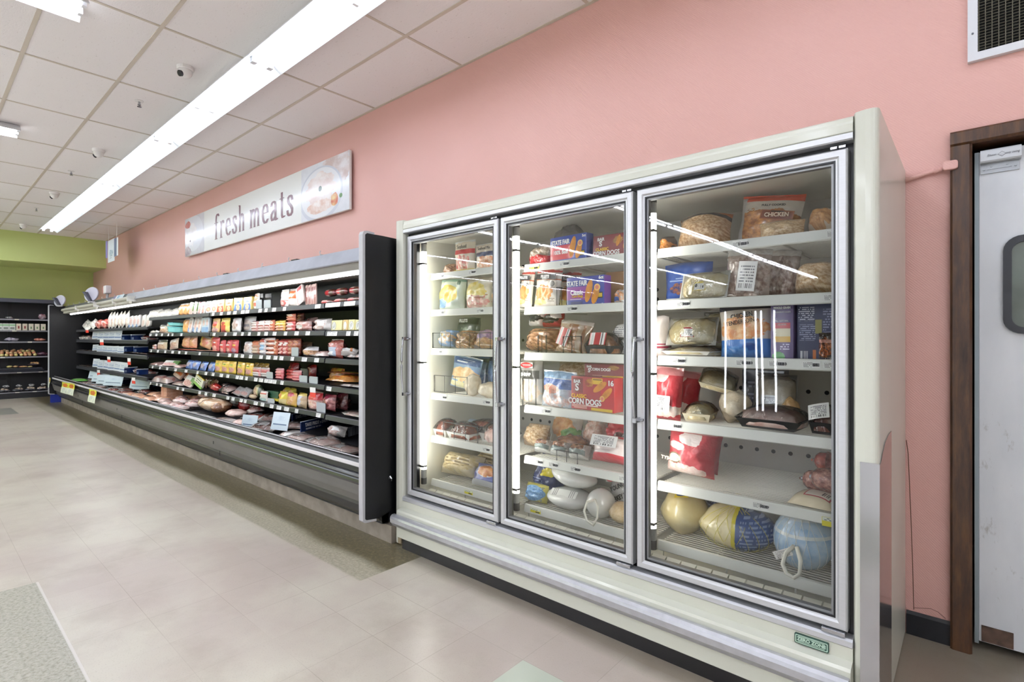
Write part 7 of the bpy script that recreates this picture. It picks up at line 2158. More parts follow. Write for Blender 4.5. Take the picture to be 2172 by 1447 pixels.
many(o, 'ham', 2, -12.556, 0.457, 2.380, 1.471, (-.06,0,0), 0.03, 'red bagged ham row, top shelf', 'red bagged ham', 'top shelf, far bay of meat case')
W, D, H = 0.199, 0.060, 0.286
o = s_pouch(B_WHITEP, W, D, H, 8, 9, seal=None)
many(o, 'pouch', 3, -11.999, 0.216, 2.390, 1.471, (-.1,-.25,0), 0.03, 'tall white wrapped pouch row, top shelf', 'tall white wrapped pouch', 'top shelf, far bay of meat case')
W, D, H = 0.213, 0.060, 0.254
o = s_pouch(B_WHITEP, W, D, H, 8, 9, seal=None)
many(o, 'pouch', 4, -11.228, 0.231, 2.370, 1.471, (-.1,-.35,0), 0.03, 'leaning white wrapped pouch row, top shelf', 'leaning white wrapped pouch', 'top shelf, far bay of meat case')
W, D, H = 0.211, 0.030, 0.183
o = s_slab(B_WHBLUE, W, D, H)
many(o, 'meat pack', 3, -10.155, 0.230, 2.325, 1.471, (-.1,-.12,0), 0.03, 'white bacon pack row, top shelf', 'white bacon pack', 'top shelf, far bay of meat case')
W, D, H = 0.195, 0.030, 0.183
o = s_slab(B_WHITEP, W, D, H)
many(o, 'meat pack', 2, -9.419, 0.212, 2.325, 1.471, (-.1,-.1,0), 0.03, 'white flat pack row, top shelf', 'white flat pack', 'top shelf, far bay of meat case')
W, D, H = 0.308, 0.012, 0.172
o = price_card(W, H)
many(o, 'price card', 5, -12.671, 0.427, 2.326, 1.276, (-.12,0,.12), 0.03, 'white price card row, second shelf', 'white price card', 'second shelf, far bay of meat case')
W, D, H = 0.618, 0.012, 0.147
o = navy_board(.22, .075)
many(o, 'divider board', 2, -10.680, 0.672, 2.406, 1.276, (0,0,1.9), 0.03, 'navy blue tray divider row, second shelf', 'navy blue tray divider', 'second shelf, far bay of meat case')
W, D, H = 0.398, 0.160, 0.092
o = s_tray(FOAMW, M_PINKMEAT, W, D, H, None)
many(o, 'meat tray', 3, -13.770, 0.443, 2.380, 1.276, (-.06,0,0), 0.03, 'pale meat tray row, second shelf', 'pale meat tray', 'second shelf, far bay of meat case')
W, D, H = 0.377, 0.160, 0.082
o = s_tray(FOAMW, M_REDMEAT, W, D, H, None)
many(o, 'meat tray', 8, -13.094, 0.460, 2.500, 1.276, (-.06,0,0), 0.03, 'shallow meat tray row, second shelf', 'shallow meat tray', 'second shelf, far bay of meat case')
W, D, H = 0.267, 0.012, 0.115
o = price_card(W, H)
many(o, 'price card', 6, -12.610, 0.371, 2.326, 1.051, (-.12,0,.12), 0.03, 'white price card row, third shelf', 'white price card', 'third shelf, far bay of meat case')
W, D, H = 0.536, 0.012, 0.116
o = navy_board(.22, .075)
many(o, 'divider board', 2, -10.492, 0.583, 2.406, 1.051, (0,0,1.9), 0.03, 'navy blue tray divider row, third shelf', 'navy blue tray divider', 'third shelf, far bay of meat case')
W, D, H = 0.398, 0.160, 0.012
o = s_tray(FOAMW, M_PINKMEAT, W, D, H, None)
many(o, 'meat tray', 3, -13.770, 0.443, 2.380, 1.051, (-.06,0,0), 0.03, 'pale meat tray row, third shelf', 'pale meat tray', 'third shelf, far bay of meat case')
W, D, H = 0.377, 0.160, 0.030
o = s_tray(FOAMW, M_REDMEAT, W, D, H, None)
many(o, 'meat tray', 8, -13.094, 0.460, 2.500, 1.051, (-.06,0,0), 0.03, 'shallow meat tray row, third shelf', 'shallow meat tray', 'third shelf, far bay of meat case')
W, D, H = 0.285, 0.012, 0.162
o = price_card(W, H)
many(o, 'price card', 6, -12.598, 0.395, 2.326, 0.736, (-.12,0,.12), 0.03, 'white price card row, fourth shelf', 'white price card', 'fourth shelf, far bay of meat case')
W, D, H = 0.519, 0.012, 0.188
o = navy_board(.22, .075)
many(o, 'divider board', 2, -10.436, 0.564, 2.406, 0.736, (0,0,1.9), 0.03, 'navy blue tray divider row, fourth shelf', 'navy blue tray divider', 'fourth shelf, far bay of meat case')
W, D, H = 0.398, 0.160, 0.016
o = s_tray(FOAMW, M_PINKMEAT, W, D, H, None)
many(o, 'meat tray', 3, -13.770, 0.443, 2.380, 0.736, (-.06,0,0), 0.03, 'pale meat tray row, fourth shelf', 'pale meat tray', 'fourth shelf, far bay of meat case')
W, D, H = 0.377, 0.160, 0.080
o = s_tray(FOAMW, M_REDMEAT, W, D, H, None)
many(o, 'meat tray', 8, -13.094, 0.460, 2.500, 0.736, (-.06,0,0), 0.03, 'shallow meat tray row, fourth shelf', 'shallow meat tray', 'fourth shelf, far bay of meat case')
W, D, H = 0.300, 0.200, 0.050
o = s_tray(FOAMW, M_PINKMEAT, W, D, H, A_LABTXH)
put(o, 'pale tray half hidden by the end post, bottom deck of meat case', 'meat tray', (-3.550, 2.120, 0.465), (0,0,.1))
W, D, H = 0.340, 0.220, 0.060
o = s_tray(FOAMW, M_PINKMEAT, W, D, H, A_LABTXH)
put(o, 'pink meat tray in front of pale divider, bottom deck of meat case', 'meat tray', (-3.860, 2.160, 0.469), (0,0,-.2))
W, D, H = 0.260, 0.200, 0.055
o = s_tray(FOAMW, M_PINKMEAT, W, D, H, A_LABTXH)
put(o, 'labelled pink meat pack nearest the slogan board, bottom deck of meat case', 'meat tray', (-4.200, 2.140, 0.465), (0,0,.15))
W, D, H = 0.220, 0.160, 0.090
o = s_pouch(B_CLRPALE, W, D, H, 10, 10, wr=.03)
put(o, 'crumpled clear meat bag, bottom deck of meat case', 'bag', (-3.980, 2.330, 0.476), (-.5,0,.3))
W, D, H = 0.220, 0.180, 0.040
o = s_flat(B_CLRPALE, W, D, H)
put(o, 'flat clear pack under the pale blue card, bottom deck of meat case', 'pack', (-4.420, 2.200, 0.468), (0,0,0))
W, D, H = 0.300, 0.012, 0.150
o = price_card(.21, .155, True)
put(o, 'large pale blue card standing before slogan board, bottom deck of meat case', 'price card', (-4.560, 2.120, 0.463), (-.25,0,.25))
W, D, H = 0.520, 0.012, 0.085
o = slogan_board(W, H)
put(o, 'navy board with white slogan, nearest the freezer, bottom deck of meat case', 'divider board', (-4.460, 2.450, 0.493), (0,0,2.0))
W, D, H = 0.440, 0.012, 0.075
o = grey_divider(W, H)
put(o, 'pale grey grated divider, bottom deck of meat case', 'divider board', (-3.980, 2.480, 0.492), (0,0,2.0))
W, D, H = 0.500, 0.012, 0.085
o = slogan_board(W, H)
put(o, 'navy board with white slogan, behind white packs, bottom deck of meat case', 'divider board', (-4.980, 2.600, 0.502), (0,0,2.0))
W, D, H = 0.300, 0.220, 0.060
o = s_tray(FOAMW, M_DARKMEAT, W, D, H, A_LABTXH)
put(o, 'white tray pack before the far slogan board, bottom deck of meat case', 'meat tray', (-4.900, 2.160, 0.468), (.15,0,.5))
W, D, H = 0.320, 0.200, 0.060
o = s_tray(FOAMW, M_DARKMEAT, W, D, H, A_LABTXH)
put(o, 'tilted white tray pack, bottom deck of meat case', 'meat tray', (-5.050, 2.340, 0.510), (.2,0,.6))
W, D, H = 0.260, 0.200, 0.050
o = s_tray(FOAMW, M_PINKMEAT, W, D, H, A_LABTXH)
put(o, 'white tray pack behind the pale blue card, bottom deck of meat case', 'meat tray', (-4.720, 2.360, 0.480), (.15,0,.6))
W, D, H = 0.200, 0.012, 0.120
o = price_card(.20, .13, True)
put(o, 'small pale card among white packs, bottom deck of meat case', 'price card', (-5.120, 2.100, 0.458), (-.2,0,.3))
W, D, H = 0.170, 0.130, 0.070
o = s_lump(M_PINKMEAT, W, D, H, .15)
put(o, 'round wrapped pork piece, bottom deck of meat case', 'wrapped meat', (-5.320, 2.100, 0.458), (0,0,0))
W, D, H = 0.340, 0.200, 0.030
o = s_flat(B_CLRPALE, W, D, H)
put(o, 'flat clear tray at the front, bottom deck of meat case', 'pack', (-5.720, 2.080, 0.463), (0,0,0))
W, D, H = 0.240, 0.180, 0.080
o = s_lump(M_PINKMEAT, W, D, H, .2)
put(o, 'pink wrapped meat on clear tray, bottom deck of meat case', 'wrapped meat', (-5.720, 2.220, 0.489), (0,0,.2))
W, D, H = 0.360, 0.240, 0.070
o = s_tray(FOAMB, M_REDMEAT, W, D, H, A_LABTXH)
put(o, 'long clear topped red meat tray, bottom deck of meat case', 'meat tray', (-5.450, 2.360, 0.484), (.1,0,.5))
W, D, H = 0.220, 0.160, 0.110
o = s_lump(B_WHREDFLAT, W, D, H, .2)
put(o, 'white and pink wrapped roast, bottom deck of meat case', 'wrapped meat', (-5.680, 2.420, 0.482), (0,0,0))
W, D, H = 0.520, 0.300, 0.200
o = s_lump(M_HAM, W, D, H, .16, 1.8, 'ham')
MB().blob((W*.34, -.02, H*.42), (W*.2, D*.4, H*.38), 14, 9, 0, .2, 2, 3).build('cut_end', M_BROWNMEAT, o, smooth=True)
put(o, 'large wrapped whole ham, bottom deck of meat case', 'ham', (-6.380, 2.200, 0.478), (0,0,.1))
W, D, H = 0.340, 0.260, 0.150
o = s_lump(M_HAM, W, D, H, .2, 2., 'ham')
put(o, 'smaller wrapped ham beside the whole ham, bottom deck of meat case', 'ham', (-6.780, 2.340, 0.482), (0,0,0))
W, D, H = 0.240, 0.180, 0.150
o = s_lump(B_REDFOIL, W, D, H, .25, 3)
put(o, 'bright red wrapped roast, bottom deck of meat case', 'wrapped meat', (-6.150, 2.500, 0.489), (0,0,0))
W, D, H = 0.200, 0.180, 0.140
o = s_lump(M_DARKMEAT, W, D, H, .3, 3)
put(o, 'dark red bagged meat, bottom deck of meat case', 'wrapped meat', (-5.900, 2.520, 0.489), (0,0,0))
W, D, H = 0.280, 0.200, 0.140
o = s_lump(B_CLRPALE, W, D, H, .3, 3)
put(o, 'clear bag of grey meat, bottom deck of meat case', 'wrapped meat', (-6.550, 2.580, 0.496), (0,0,0))
W, D, H = 0.260, 0.200, 0.150
o = s_lump(B_CLRPALE, W, D, H, .3, 3)
put(o, 'clear bag with dark meat, bottom deck of meat case', 'wrapped meat', (-6.950, 2.600, 0.496), (0,0,0))
W, D, H = 0.270, 0.150, 0.085
o = s_lump(B_WHREDFLAT, W, D, H, .2, 2.4)
put(o, 'wrapped chicken pack, first from the whole ham, bottom deck of meat case', 'chicken pack', (-6.980, 2.080, 0.460), (0,0,0.30), 'wrapped chicken packs on the deck')
W, D, H = 0.270, 0.150, 0.085
o = s_lump(B_CHICK, W, D, H, .2, 2.4)
put(o, 'wrapped chicken pack, second from the whole ham, bottom deck of meat case', 'chicken pack', (-7.220, 2.120, 0.463), (0,0,-0.30), 'wrapped chicken packs on the deck')
W, D, H = 0.270, 0.150, 0.085
o = s_lump(B_WHREDFLAT, W, D, H, .2, 2.4)
put(o, 'wrapped chicken pack, third from the whole ham, bottom deck of meat case', 'chicken pack', (-7.050, 2.240, 0.471), (0,0,0.30), 'wrapped chicken packs on the deck')
W, D, H = 0.270, 0.150, 0.085
o = s_lump(B_CHICK, W, D, H, .2, 2.4)
put(o, 'wrapped chicken pack, fourth from the whole ham, bottom deck of meat case', 'chicken pack', (-7.450, 2.080, 0.460), (0,0,-0.30), 'wrapped chicken packs on the deck')
W, D, H = 0.270, 0.150, 0.085
o = s_lump(B_WHREDFLAT, W, D, H, .2, 2.4)
put(o, 'wrapped chicken pack, fifth from the whole ham, bottom deck of meat case', 'chicken pack', (-7.520, 2.260, 0.473), (0,0,0.30), 'wrapped chicken packs on the deck')
W, D, H = 0.270, 0.150, 0.085
o = s_lump(B_CHICK, W, D, H, .2, 2.4)
put(o, 'wrapped chicken pack, sixth from the whole ham, bottom deck of meat case', 'chicken pack', (-7.750, 2.140, 0.464), (0,0,-0.30), 'wrapped chicken packs on the deck')
W, D, H = 0.270, 0.150, 0.085
o = s_lump(B_WHREDFLAT, W, D, H, .2, 2.4)
put(o, 'wrapped chicken pack, seventh from the whole ham, bottom deck of meat case', 'chicken pack', (-7.300, 2.360, 0.479), (0,0,0.30), 'wrapped chicken packs on the deck')
W, D, H = 0.270, 0.150, 0.085
o = s_lump(B_CHICK, W, D, H, .2, 2.4)
put(o, 'wrapped chicken pack, eighth from the whole ham, bottom deck of meat case', 'chicken pack', (-7.780, 2.340, 0.478), (0,0,-0.30), 'wrapped chicken packs on the deck')
W, D, H = 0.260, 0.100, 0.170
o = s_pouch(B_REDWHBAG, W, D, H, 8, 9)
put(o, 'upright red and white bag, bottom deck of meat case', 'bag', (-7.550, 2.460, 0.485), (-.25,.2,.2))
W, D, H = 0.240, 0.200, 0.045
o = s_box((B_PEACH, B_PEACH, B_PEACH), W, D, H)
put(o, 'orange cheese pack, lowest of the square stack, bottom deck of meat case', 'cheese pack', (-8.450, 2.420, 0.484), (0,0,0), 'stacked orange cheese packs')
W, D, H = 0.240, 0.200, 0.045
o = s_box((B_PEACH, B_PEACH, B_PEACH), W, D, H)
put(o, 'orange cheese pack, second lowest of the square stack, bottom deck of meat case', 'cheese pack', (-8.450, 2.420, 0.529), (0,0,0), 'stacked orange cheese packs')
W, D, H = 0.240, 0.200, 0.045
o = s_box((B_PEACH, B_PEACH, B_PEACH), W, D, H)
put(o, 'orange cheese pack, second highest of the square stack, bottom deck of meat case', 'cheese pack', (-8.450, 2.420, 0.575), (0,0,0), 'stacked orange cheese packs')
W, D, H = 0.240, 0.200, 0.045
o = s_box((B_PEACH, B_PEACH, B_PEACH), W, D, H)
put(o, 'orange cheese pack, topmost of the square stack, bottom deck of meat case', 'cheese pack', (-8.450, 2.420, 0.620), (0,0,0), 'stacked orange cheese packs')
W, D, H = 0.260, 0.190, 0.050
o = s_flat(B_PEACH, W, D, H, 7, 7)
put(o, 'flat peach meat pack, first from the chicken, bottom deck of meat case', 'meat pack', (-8.080, 2.440, 0.485), (0,0,0.20), 'flat peach packs on the deck')
W, D, H = 0.260, 0.190, 0.050
o = s_flat(B_PEACH, W, D, H, 7, 7)
put(o, 'flat peach meat pack, second from the chicken, bottom deck of meat case', 'meat pack', (-7.920, 2.560, 0.494), (0,0,-0.20), 'flat peach packs on the deck')
W, D, H = 0.260, 0.190, 0.050
o = s_flat(B_PEACH, W, D, H, 7, 7)
put(o, 'flat peach meat pack, third from the chicken, bottom deck of meat case', 'meat pack', (-8.200, 2.260, 0.473), (0,0,0.20), 'flat peach packs on the deck')
W, D, H = 0.260, 0.190, 0.050
o = s_flat(B_PEACH, W, D, H, 7, 7)
put(o, 'flat peach meat pack, fourth from the chicken, bottom deck of meat case', 'meat pack', (-8.500, 2.160, 0.466), (0,0,-0.20), 'flat peach packs on the deck')
W, D, H = 0.260, 0.190, 0.050
o = s_flat(B_PEACH, W, D, H, 7, 7)
put(o, 'flat peach meat pack, fifth from the chicken, bottom deck of meat case', 'meat pack', (-8.800, 2.100, 0.462), (0,0,0.20), 'flat peach packs on the deck')
W, D, H = 0.260, 0.190, 0.050
o = s_flat(B_PEACH, W, D, H, 7, 7)
put(o, 'flat peach meat pack, sixth from the chicken, bottom deck of meat case', 'meat pack', (-9.050, 2.160, 0.466), (0,0,-0.20), 'flat peach packs on the deck')
W, D, H = 0.260, 0.190, 0.050
o = s_flat(B_PEACH, W, D, H, 7, 7)
put(o, 'flat peach meat pack, seventh from the chicken, bottom deck of meat case', 'meat pack', (-8.950, 2.300, 0.476), (0,0,0.20), 'flat peach packs on the deck')
W, D, H = 0.260, 0.190, 0.050
o = s_flat(B_PEACH, W, D, H, 7, 7)
put(o, 'flat peach meat pack, eighth from the chicken, bottom deck of meat case', 'meat pack', (-8.720, 2.270, 0.474), (0,0,-0.20), 'flat peach packs on the deck')
W, D, H = 0.260, 0.190, 0.050
o = s_flat(B_PEACH, W, D, H, 7, 7)
put(o, 'flat peach meat pack, ninth from the chicken, bottom deck of meat case', 'meat pack', (-9.300, 2.120, 0.463), (0,0,0.20), 'flat peach packs on the deck')
W, D, H = 0.280, 0.200, 0.060
o = s_tray(FOAMW, M_REDMEAT, W, D, H, A_LABTXH)
put(o, 'red meat tray, first beyond the peach packs, bottom deck of meat case', 'meat tray', (-9.650, 2.140, 0.465), (0,0,0.20), 'red meat trays on the deck')
W, D, H = 0.280, 0.200, 0.060
o = s_tray(FOAMW, M_REDMEAT, W, D, H, A_LABTXH)
put(o, 'red meat tray, second beyond the peach packs, bottom deck of meat case', 'meat tray', (-9.950, 2.220, 0.471), (0,0,-0.20), 'red meat trays on the deck')
W, D, H = 0.280, 0.200, 0.060
o = s_tray(FOAMW, M_REDMEAT, W, D, H, A_LABTXH)
put(o, 'red meat tray, third beyond the peach packs, bottom deck of meat case', 'meat tray', (-9.450, 2.320, 0.478), (0,0,0.20), 'red meat trays on the deck')
W, D, H = 0.280, 0.200, 0.060
o = s_tray(FOAMW, M_REDMEAT, W, D, H, A_LABTXH)
put(o, 'red meat tray, fourth beyond the peach packs, bottom deck of meat case', 'meat tray', (-10.250, 2.120, 0.464), (0,0,-0.20), 'red meat trays on the deck')
W, D, H = 0.500, 0.012, 0.150
o = price_card(W, .16, True)
put(o, 'wide white card, first from the red meat trays, bottom deck of meat case', 'price card', (-10.000, 2.400, 0.489), (-.25,0,.3), 'wide white cards on the deck')
W, D, H = 0.420, 0.012, 0.070
o = navy_board(W, H)
put(o, 'navy divider behind wide card, first from red meat trays, bottom deck of meat case', 'divider board', (-10.100, 2.690, 0.506), (0,0,1.9), 'navy dividers on the deck')
W, D, H = 0.500, 0.012, 0.150
o = price_card(W, .16, True)
put(o, 'wide white card, second from the red meat trays, bottom deck of meat case', 'price card', (-10.700, 2.200, 0.475), (-.25,0,.3), 'wide white cards on the deck')
W, D, H = 0.420, 0.012, 0.070
o = navy_board(W, H)
put(o, 'navy divider behind wide card, second from red meat trays, bottom deck of meat case', 'divider board', (-10.800, 2.490, 0.492), (0,0,1.9), 'navy dividers on the deck')
W, D, H = 0.550, 0.012, 0.150
o = price_card(W, .16, True)
put(o, 'wide white card, third from the red meat trays, bottom deck of meat case', 'price card', (-11.250, 2.220, 0.478), (-.25,0,.3), 'wide white cards on the deck')
W, D, H = 0.420, 0.012, 0.070
o = navy_board(W, H)
put(o, 'navy divider behind wide card, third from red meat trays, bottom deck of meat case', 'divider board', (-11.350, 2.510, 0.493), (0,0,1.9), 'navy dividers on the deck')
W, D, H = 0.500, 0.012, 0.150
o = price_card(W, .16, True)
put(o, 'wide white card, fourth from the red meat trays, bottom deck of meat case', 'price card', (-11.900, 2.260, 0.479), (-.25,0,.3), 'wide white cards on the deck')
W, D, H = 0.420, 0.012, 0.070
o = navy_board(W, H)
put(o, 'navy divider behind wide card, fourth from red meat trays, bottom deck of meat case', 'divider board', (-12.000, 2.550, 0.496), (0,0,1.9), 'navy dividers on the deck')
W, D, H = 0.500, 0.012, 0.150
o = price_card(W, .16, True)
put(o, 'wide white card, fifth from the red meat trays, bottom deck of meat case', 'price card', (-12.500, 2.300, 0.482), (-.25,0,.3), 'wide white cards on the deck')
W, D, H = 0.420, 0.012, 0.070
o = navy_board(W, H)
put(o, 'navy divider behind wide card, fifth from red meat trays, bottom deck of meat case', 'divider board', (-12.600, 2.590, 0.499), (0,0,1.9), 'navy dividers on the deck')
W, D, H = 0.320, 0.200, 0.050
o = s_tray(FOAMW, M_PINKMEAT, W, D, H, A_LABTXH)
put(o, 'pale meat tray between navy dividers, first from freezer, bottom deck of meat case', 'meat tray', (-10.850, 2.360, 0.482), (0,0,0), 'pale trays between dividers')
W, D, H = 0.320, 0.200, 0.050
o = s_tray(FOAMW, M_PINKMEAT, W, D, H, A_LABTXH)
put(o, 'pale meat tray between navy dividers, second from freezer, bottom deck of meat case', 'meat tray', (-11.500, 2.380, 0.483), (0,0,0), 'pale trays between dividers')
W, D, H = 0.320, 0.200, 0.050
o = s_tray(FOAMW, M_PINKMEAT, W, D, H, A_LABTXH)
put(o, 'pale meat tray between navy dividers, third from freezer, bottom deck of meat case', 'meat tray', (-12.100, 2.400, 0.484), (0,0,0), 'pale trays between dividers')
W, D, H = 0.320, 0.200, 0.050
o = s_tray(FOAMW, M_PINKMEAT, W, D, H, A_LABTXH)
put(o, 'pale meat tray between navy dividers, fourth from freezer, bottom deck of meat case', 'meat tray', (-12.750, 2.360, 0.482), (0,0,0), 'pale trays between dividers')
W, D, H = 0.320, 0.200, 0.050
o = s_tray(FOAMW, M_PINKMEAT, W, D, H, A_LABTXH)
put(o, 'pale meat tray between navy dividers, fifth from freezer, bottom deck of meat case', 'meat tray', (-11.000, 2.080, 0.463), (0,0,0), 'pale trays between dividers')
W, D, H = 0.320, 0.200, 0.050
o = s_tray(FOAMW, M_PINKMEAT, W, D, H, A_LABTXH)
put(o, 'pale meat tray between navy dividers, sixth from freezer, bottom deck of meat case', 'meat tray', (-11.600, 2.100, 0.464), (0,0,0), 'pale trays between dividers')
W, D, H = 0.320, 0.200, 0.050
o = s_tray(FOAMW, M_PINKMEAT, W, D, H, A_LABTXH)
put(o, 'pale meat tray between navy dividers, seventh from freezer, bottom deck of meat case', 'meat tray', (-12.200, 2.120, 0.465), (0,0,0), 'pale trays between dividers')
W, D, H = 0.550, 0.250, 0.140
o = s_lump(B_GREENBAG, W, D, H, .15)
put(o, 'bright green bag by the far end, bottom deck of meat case', 'bag', (-12.700, 2.550, 0.503), (0,0,0))
W, D, H = 0.500, 0.200, 0.040
o = s_flat(B_GREENBAG, W, D, H)
put(o, 'flat green bag by the far end, bottom deck of meat case', 'bag', (-13.200, 2.200, 0.476), (0,0,0))
# ---------------------------------------------------------------- shelf tickets, plates, hanging tags
TICKETS = [("C", 0, -6.49), ("C", 0, -6.25), ("C", 0, -6.04), ("C", 0, -5.88), ("C", 0, -5.68), ("C", 0, -5.57), ("C", 0, -5.27), ("C", 0, -5.14), ("C", 0, -4.97), ("C", 0, -4.76), ("C", 0, -4.16), ("D", 0, -3.99), ("D", 0, -3.92), ("D", 0, -3.84), ("D", 0, -3.72), ("D", 0, -3.64), ("B", 1, -8.85), ("B", 1, -8.58), ("B", 1, -8.33), ("B", 1, -8.06), ("B", 1, -7.89), ("B", 1, -7.55), ("C", 1, -6.46), ("C", 1, -6.13), ("C", 1, -5.88), ("C", 1, -5.69), ("C", 1, -5.52), ("C", 1, -5.3), ("C", 1, -5.14), ("C", 1, -4.96), ("C", 1, -4.74), ("C", 1, -4.53), ("C", 1, -4.33), ("D", 1, -3.97), ("D", 1, -3.9), ("D", 1, -3.69), ("D", 1, -3.58), ("B", 2, -8.82), ("B", 2, -8.51), ("B", 2, -8.19), ("B", 2, -7.89), ("B", 2, -7.63), ("B", 2, -7.38), ("B", 2, -6.91), ("C", 2, -6.34), ("C", 2, -6.02), ("C", 2, -5.85), ("C", 2, -5.69), ("C", 2, -5.49), ("C", 2, -5.25), ("C", 2, -5.09), ("C", 2, -4.94), ("C", 2, -4.82), ("C", 2, -4.61), ("C", 2, -4.39), ("C", 2, -4.18), ("B", 3, -8.75), ("B", 3, -8.42), ("B", 3, -8.11), ("B", 3, -7.77), ("B", 3, -7.38), ("B", 3, -6.98), ("B", 3, -6.71), ("C", 3, -6.49), ("C", 3, -6.25), ("C", 3, -6.07), ("C", 3, -5.82), ("C", 3, -5.72), ("C", 3, -5.59), ("C", 3, -5.37), ("C", 3, -5.25), ("C", 3, -5.14), ("C", 3, -5.05), ("C", 3, -4.96), ("C", 3, -4.81), ("D", 3, -3.98), ("B", 4, -8.85), ("B", 4, -8.56), ("B", 4, -8.37), ("B", 4, -7.69), ("B", 4, -7.49), ("B", 4, -6.91), ("B", 4, -6.71), ("C", 4, -6.46), ("C", 4, -6.07), ("C", 4, -5.93), ("C", 4, -5.72), ("C", 4, -5.62), ("C", 4, -5.37), ("C", 4, -5.22), ("C", 4, -5.02), ("C", 4, -4.87), ("C", 4, -4.72), ("C", 4, -4.53), ("C", 4, -4.15)]
PLATES = [("C", 0, -5.433, -5.301, 0.095, 0), ("C", 0, -5.663, -5.527, 0.176, 1), ("C", 0, -5.255, -5.107, 0.086, 0), ("C", 0, -5.478, -5.336, 0.166, 1), ("C", 2, -6.201, -6.088, 0.14, 1), ("C", 2, -4.684, -4.557, 0.085, 0), ("C", 3, -5.197, -5.062, 0.069, 0), ("C", 3, -4.537, -4.396, 0.065, 0), ("C", 3, -4.741, -4.594, 0.112, 1), ("C", 3, -4.36, -4.217, 0.065, 0), ("C", 4, -5.168, -5.029, 0.05, 0), ("C", 4, -4.234, -4.088, 0.086, 0)]
DANGLERS = [(-12.94, -12.785, 1.512, 1.411), (-11.773, -11.598, 1.286, 1.185), (-11.248, -11.105, 0.986, 0.896), (-9.964, -9.843, 0.995, 0.891), (-11.996, -11.855, 0.728, 0.633), (-9.728, -9.599, 0.704, 0.613), (-4.259, -4.18, 0.893, 0.812)]
SALE_TAGS = [(-14.253, -13.87, 0.514, 0.319), (-12.572, -12.072, 0.507, 0.316), (-11.988, -11.546, 0.522, 0.326), (-10.355, -9.947, 0.521, 0.326)]
for s_, k, x in TICKETS:
    ticket(s_, k, x, rnd.choice((.06, .075, .075, .09)))
PLC = plain('pusher_clear', 'a9b0b8', .25, 0, .6)
PLD = plain('pusher_dark', '3e4145', .35)
for s_, k, a, b, h, kind in PLATES:
    so = case_shelf[(s_, k)]
    sa, sb = sections[s_]
    w_ = b - a
    p = MB().prism(rounded(-w_ / 2, w_ / 2, .002, h, .012, 3), -.0025, .0025, 'y').build('pusher_plate', PLD if kind else PLC, so)
    p.location = ((a + b) / 2 - (sa + sb) / 2, (.14 if kind else .027), 0)
REDT = plain('tag_red', 'd23a2a', .5)
WHT = plain('tag_white', 'efeeea', .5)
for i, (a, b, t, bo) in enumerate(DANGLERS):
    far = i < 6
    lab = ['red and white hanging tag, top shelf of far bay', 'red and white hanging tag, second shelf of far bay', 'red and white hanging tag, third shelf of far bay, nearer end panel', 'red and white hanging tag, third shelf of far bay, nearer freezer', 'red and white hanging tag, fourth shelf of far bay, nearer end panel', 'red and white hanging tag, fourth shelf of far bay, nearer freezer', 'white and red hanging tag below fourth shelf near the freezer'][i]
    o = MB().box((a - b) / 2, (b - a) / 2, -.0012, .0012, 0, (t - bo) * .5).build('shelf_tag', REDT)
    place(o, lab, 'tag', ((a + b) / 2, 2.256, bo), (.05, 0, .1), 'red and white hanging tags')
    MB().box((a - b) / 2, (b - a) / 2, -.0012, .0012, (t - bo) * .5, t - bo).box((a - b) / 2, (b - a) / 2, -.0012, .006, t - bo, t - bo + .002).build('upper_half', WHT, o)
SALET = art('sale_tag_paper', 'e9efd8', [('band', .55, 1.1, 'dfe04a'), ('food', .5, .74, .36, .17, 'd0642a', 'd9803a', 3), ('print', .5, .28, .34, .2, 'b4bcc0', 4)], coat=0, crinkle=0, grain=0)
for i, (a, b, t, bo) in enumerate(SALE_TAGS):
    a = max(a, -13.96)
    m = MB().grid(2, 8, lambda u, v: ((u - .5) * (b - a), -.02 * (1 - v) ** 2 - .004 * math.sin(6 * v), (v) * (t - bo)))
    o = m.build('sale_tag', SALET)
    sm = o.modifiers.new('paper', 'SOLIDIFY'); sm.thickness = .001
    place(o, ['yellow and orange sale tag touching the far end panel', 'yellow and orange sale tag, farther one of the pair', 'yellow and orange sale tag, nearer one of the pair', 'yellow and orange sale tag hanging alone on the case front'][i], 'sale tag', ((a + b) / 2, 1.846, bo), (0, 0, .03), 'sale tags on the case front')
yt = MB().grid(2, 8, lambda u, v: ((u - .5) * .12 + .04 * (1 - v), 1.955 - .085 * (1 - v), .547 - .05 * (1 - v) ** 2.2))
yo = yt.build('price_strip', TAGY, None, (-4.08, 1.91, .52))
for v_ in yo.data.vertices:
    v_.co.x += 4.08
yo.modifiers.new('paper', 'SOLIDIFY').thickness = .001
tag(yo, 'pale yellow price strip folded over the case front rail', 'price tag')
NT = art('nose_ticket', 'e6e8e2', [('print', .45, .5, .36, .3, '9a9a98', 2)], 'xy', coat=0, crinkle=0, grain=0)
ntp = None
for x in (-4.62, -3.42, -5.66, -5.84, -6.1, -6.75, -7.0, -7.9, -8.3, -8.8, -9.4, -9.9, -10.7):
    if ntp is None:
        ntp = MB().box(-.07, .07, -.02, .02, 0, .002).build('rail_ticket', NT, cs); o = ntp
    else:
        o = ntp.copy(); C.objects.link(o); o.parent = cs
    o.location = (x - CO[0], 1.962 - CO[1], .537); o.rotation_euler = (-.25, 0, 0)

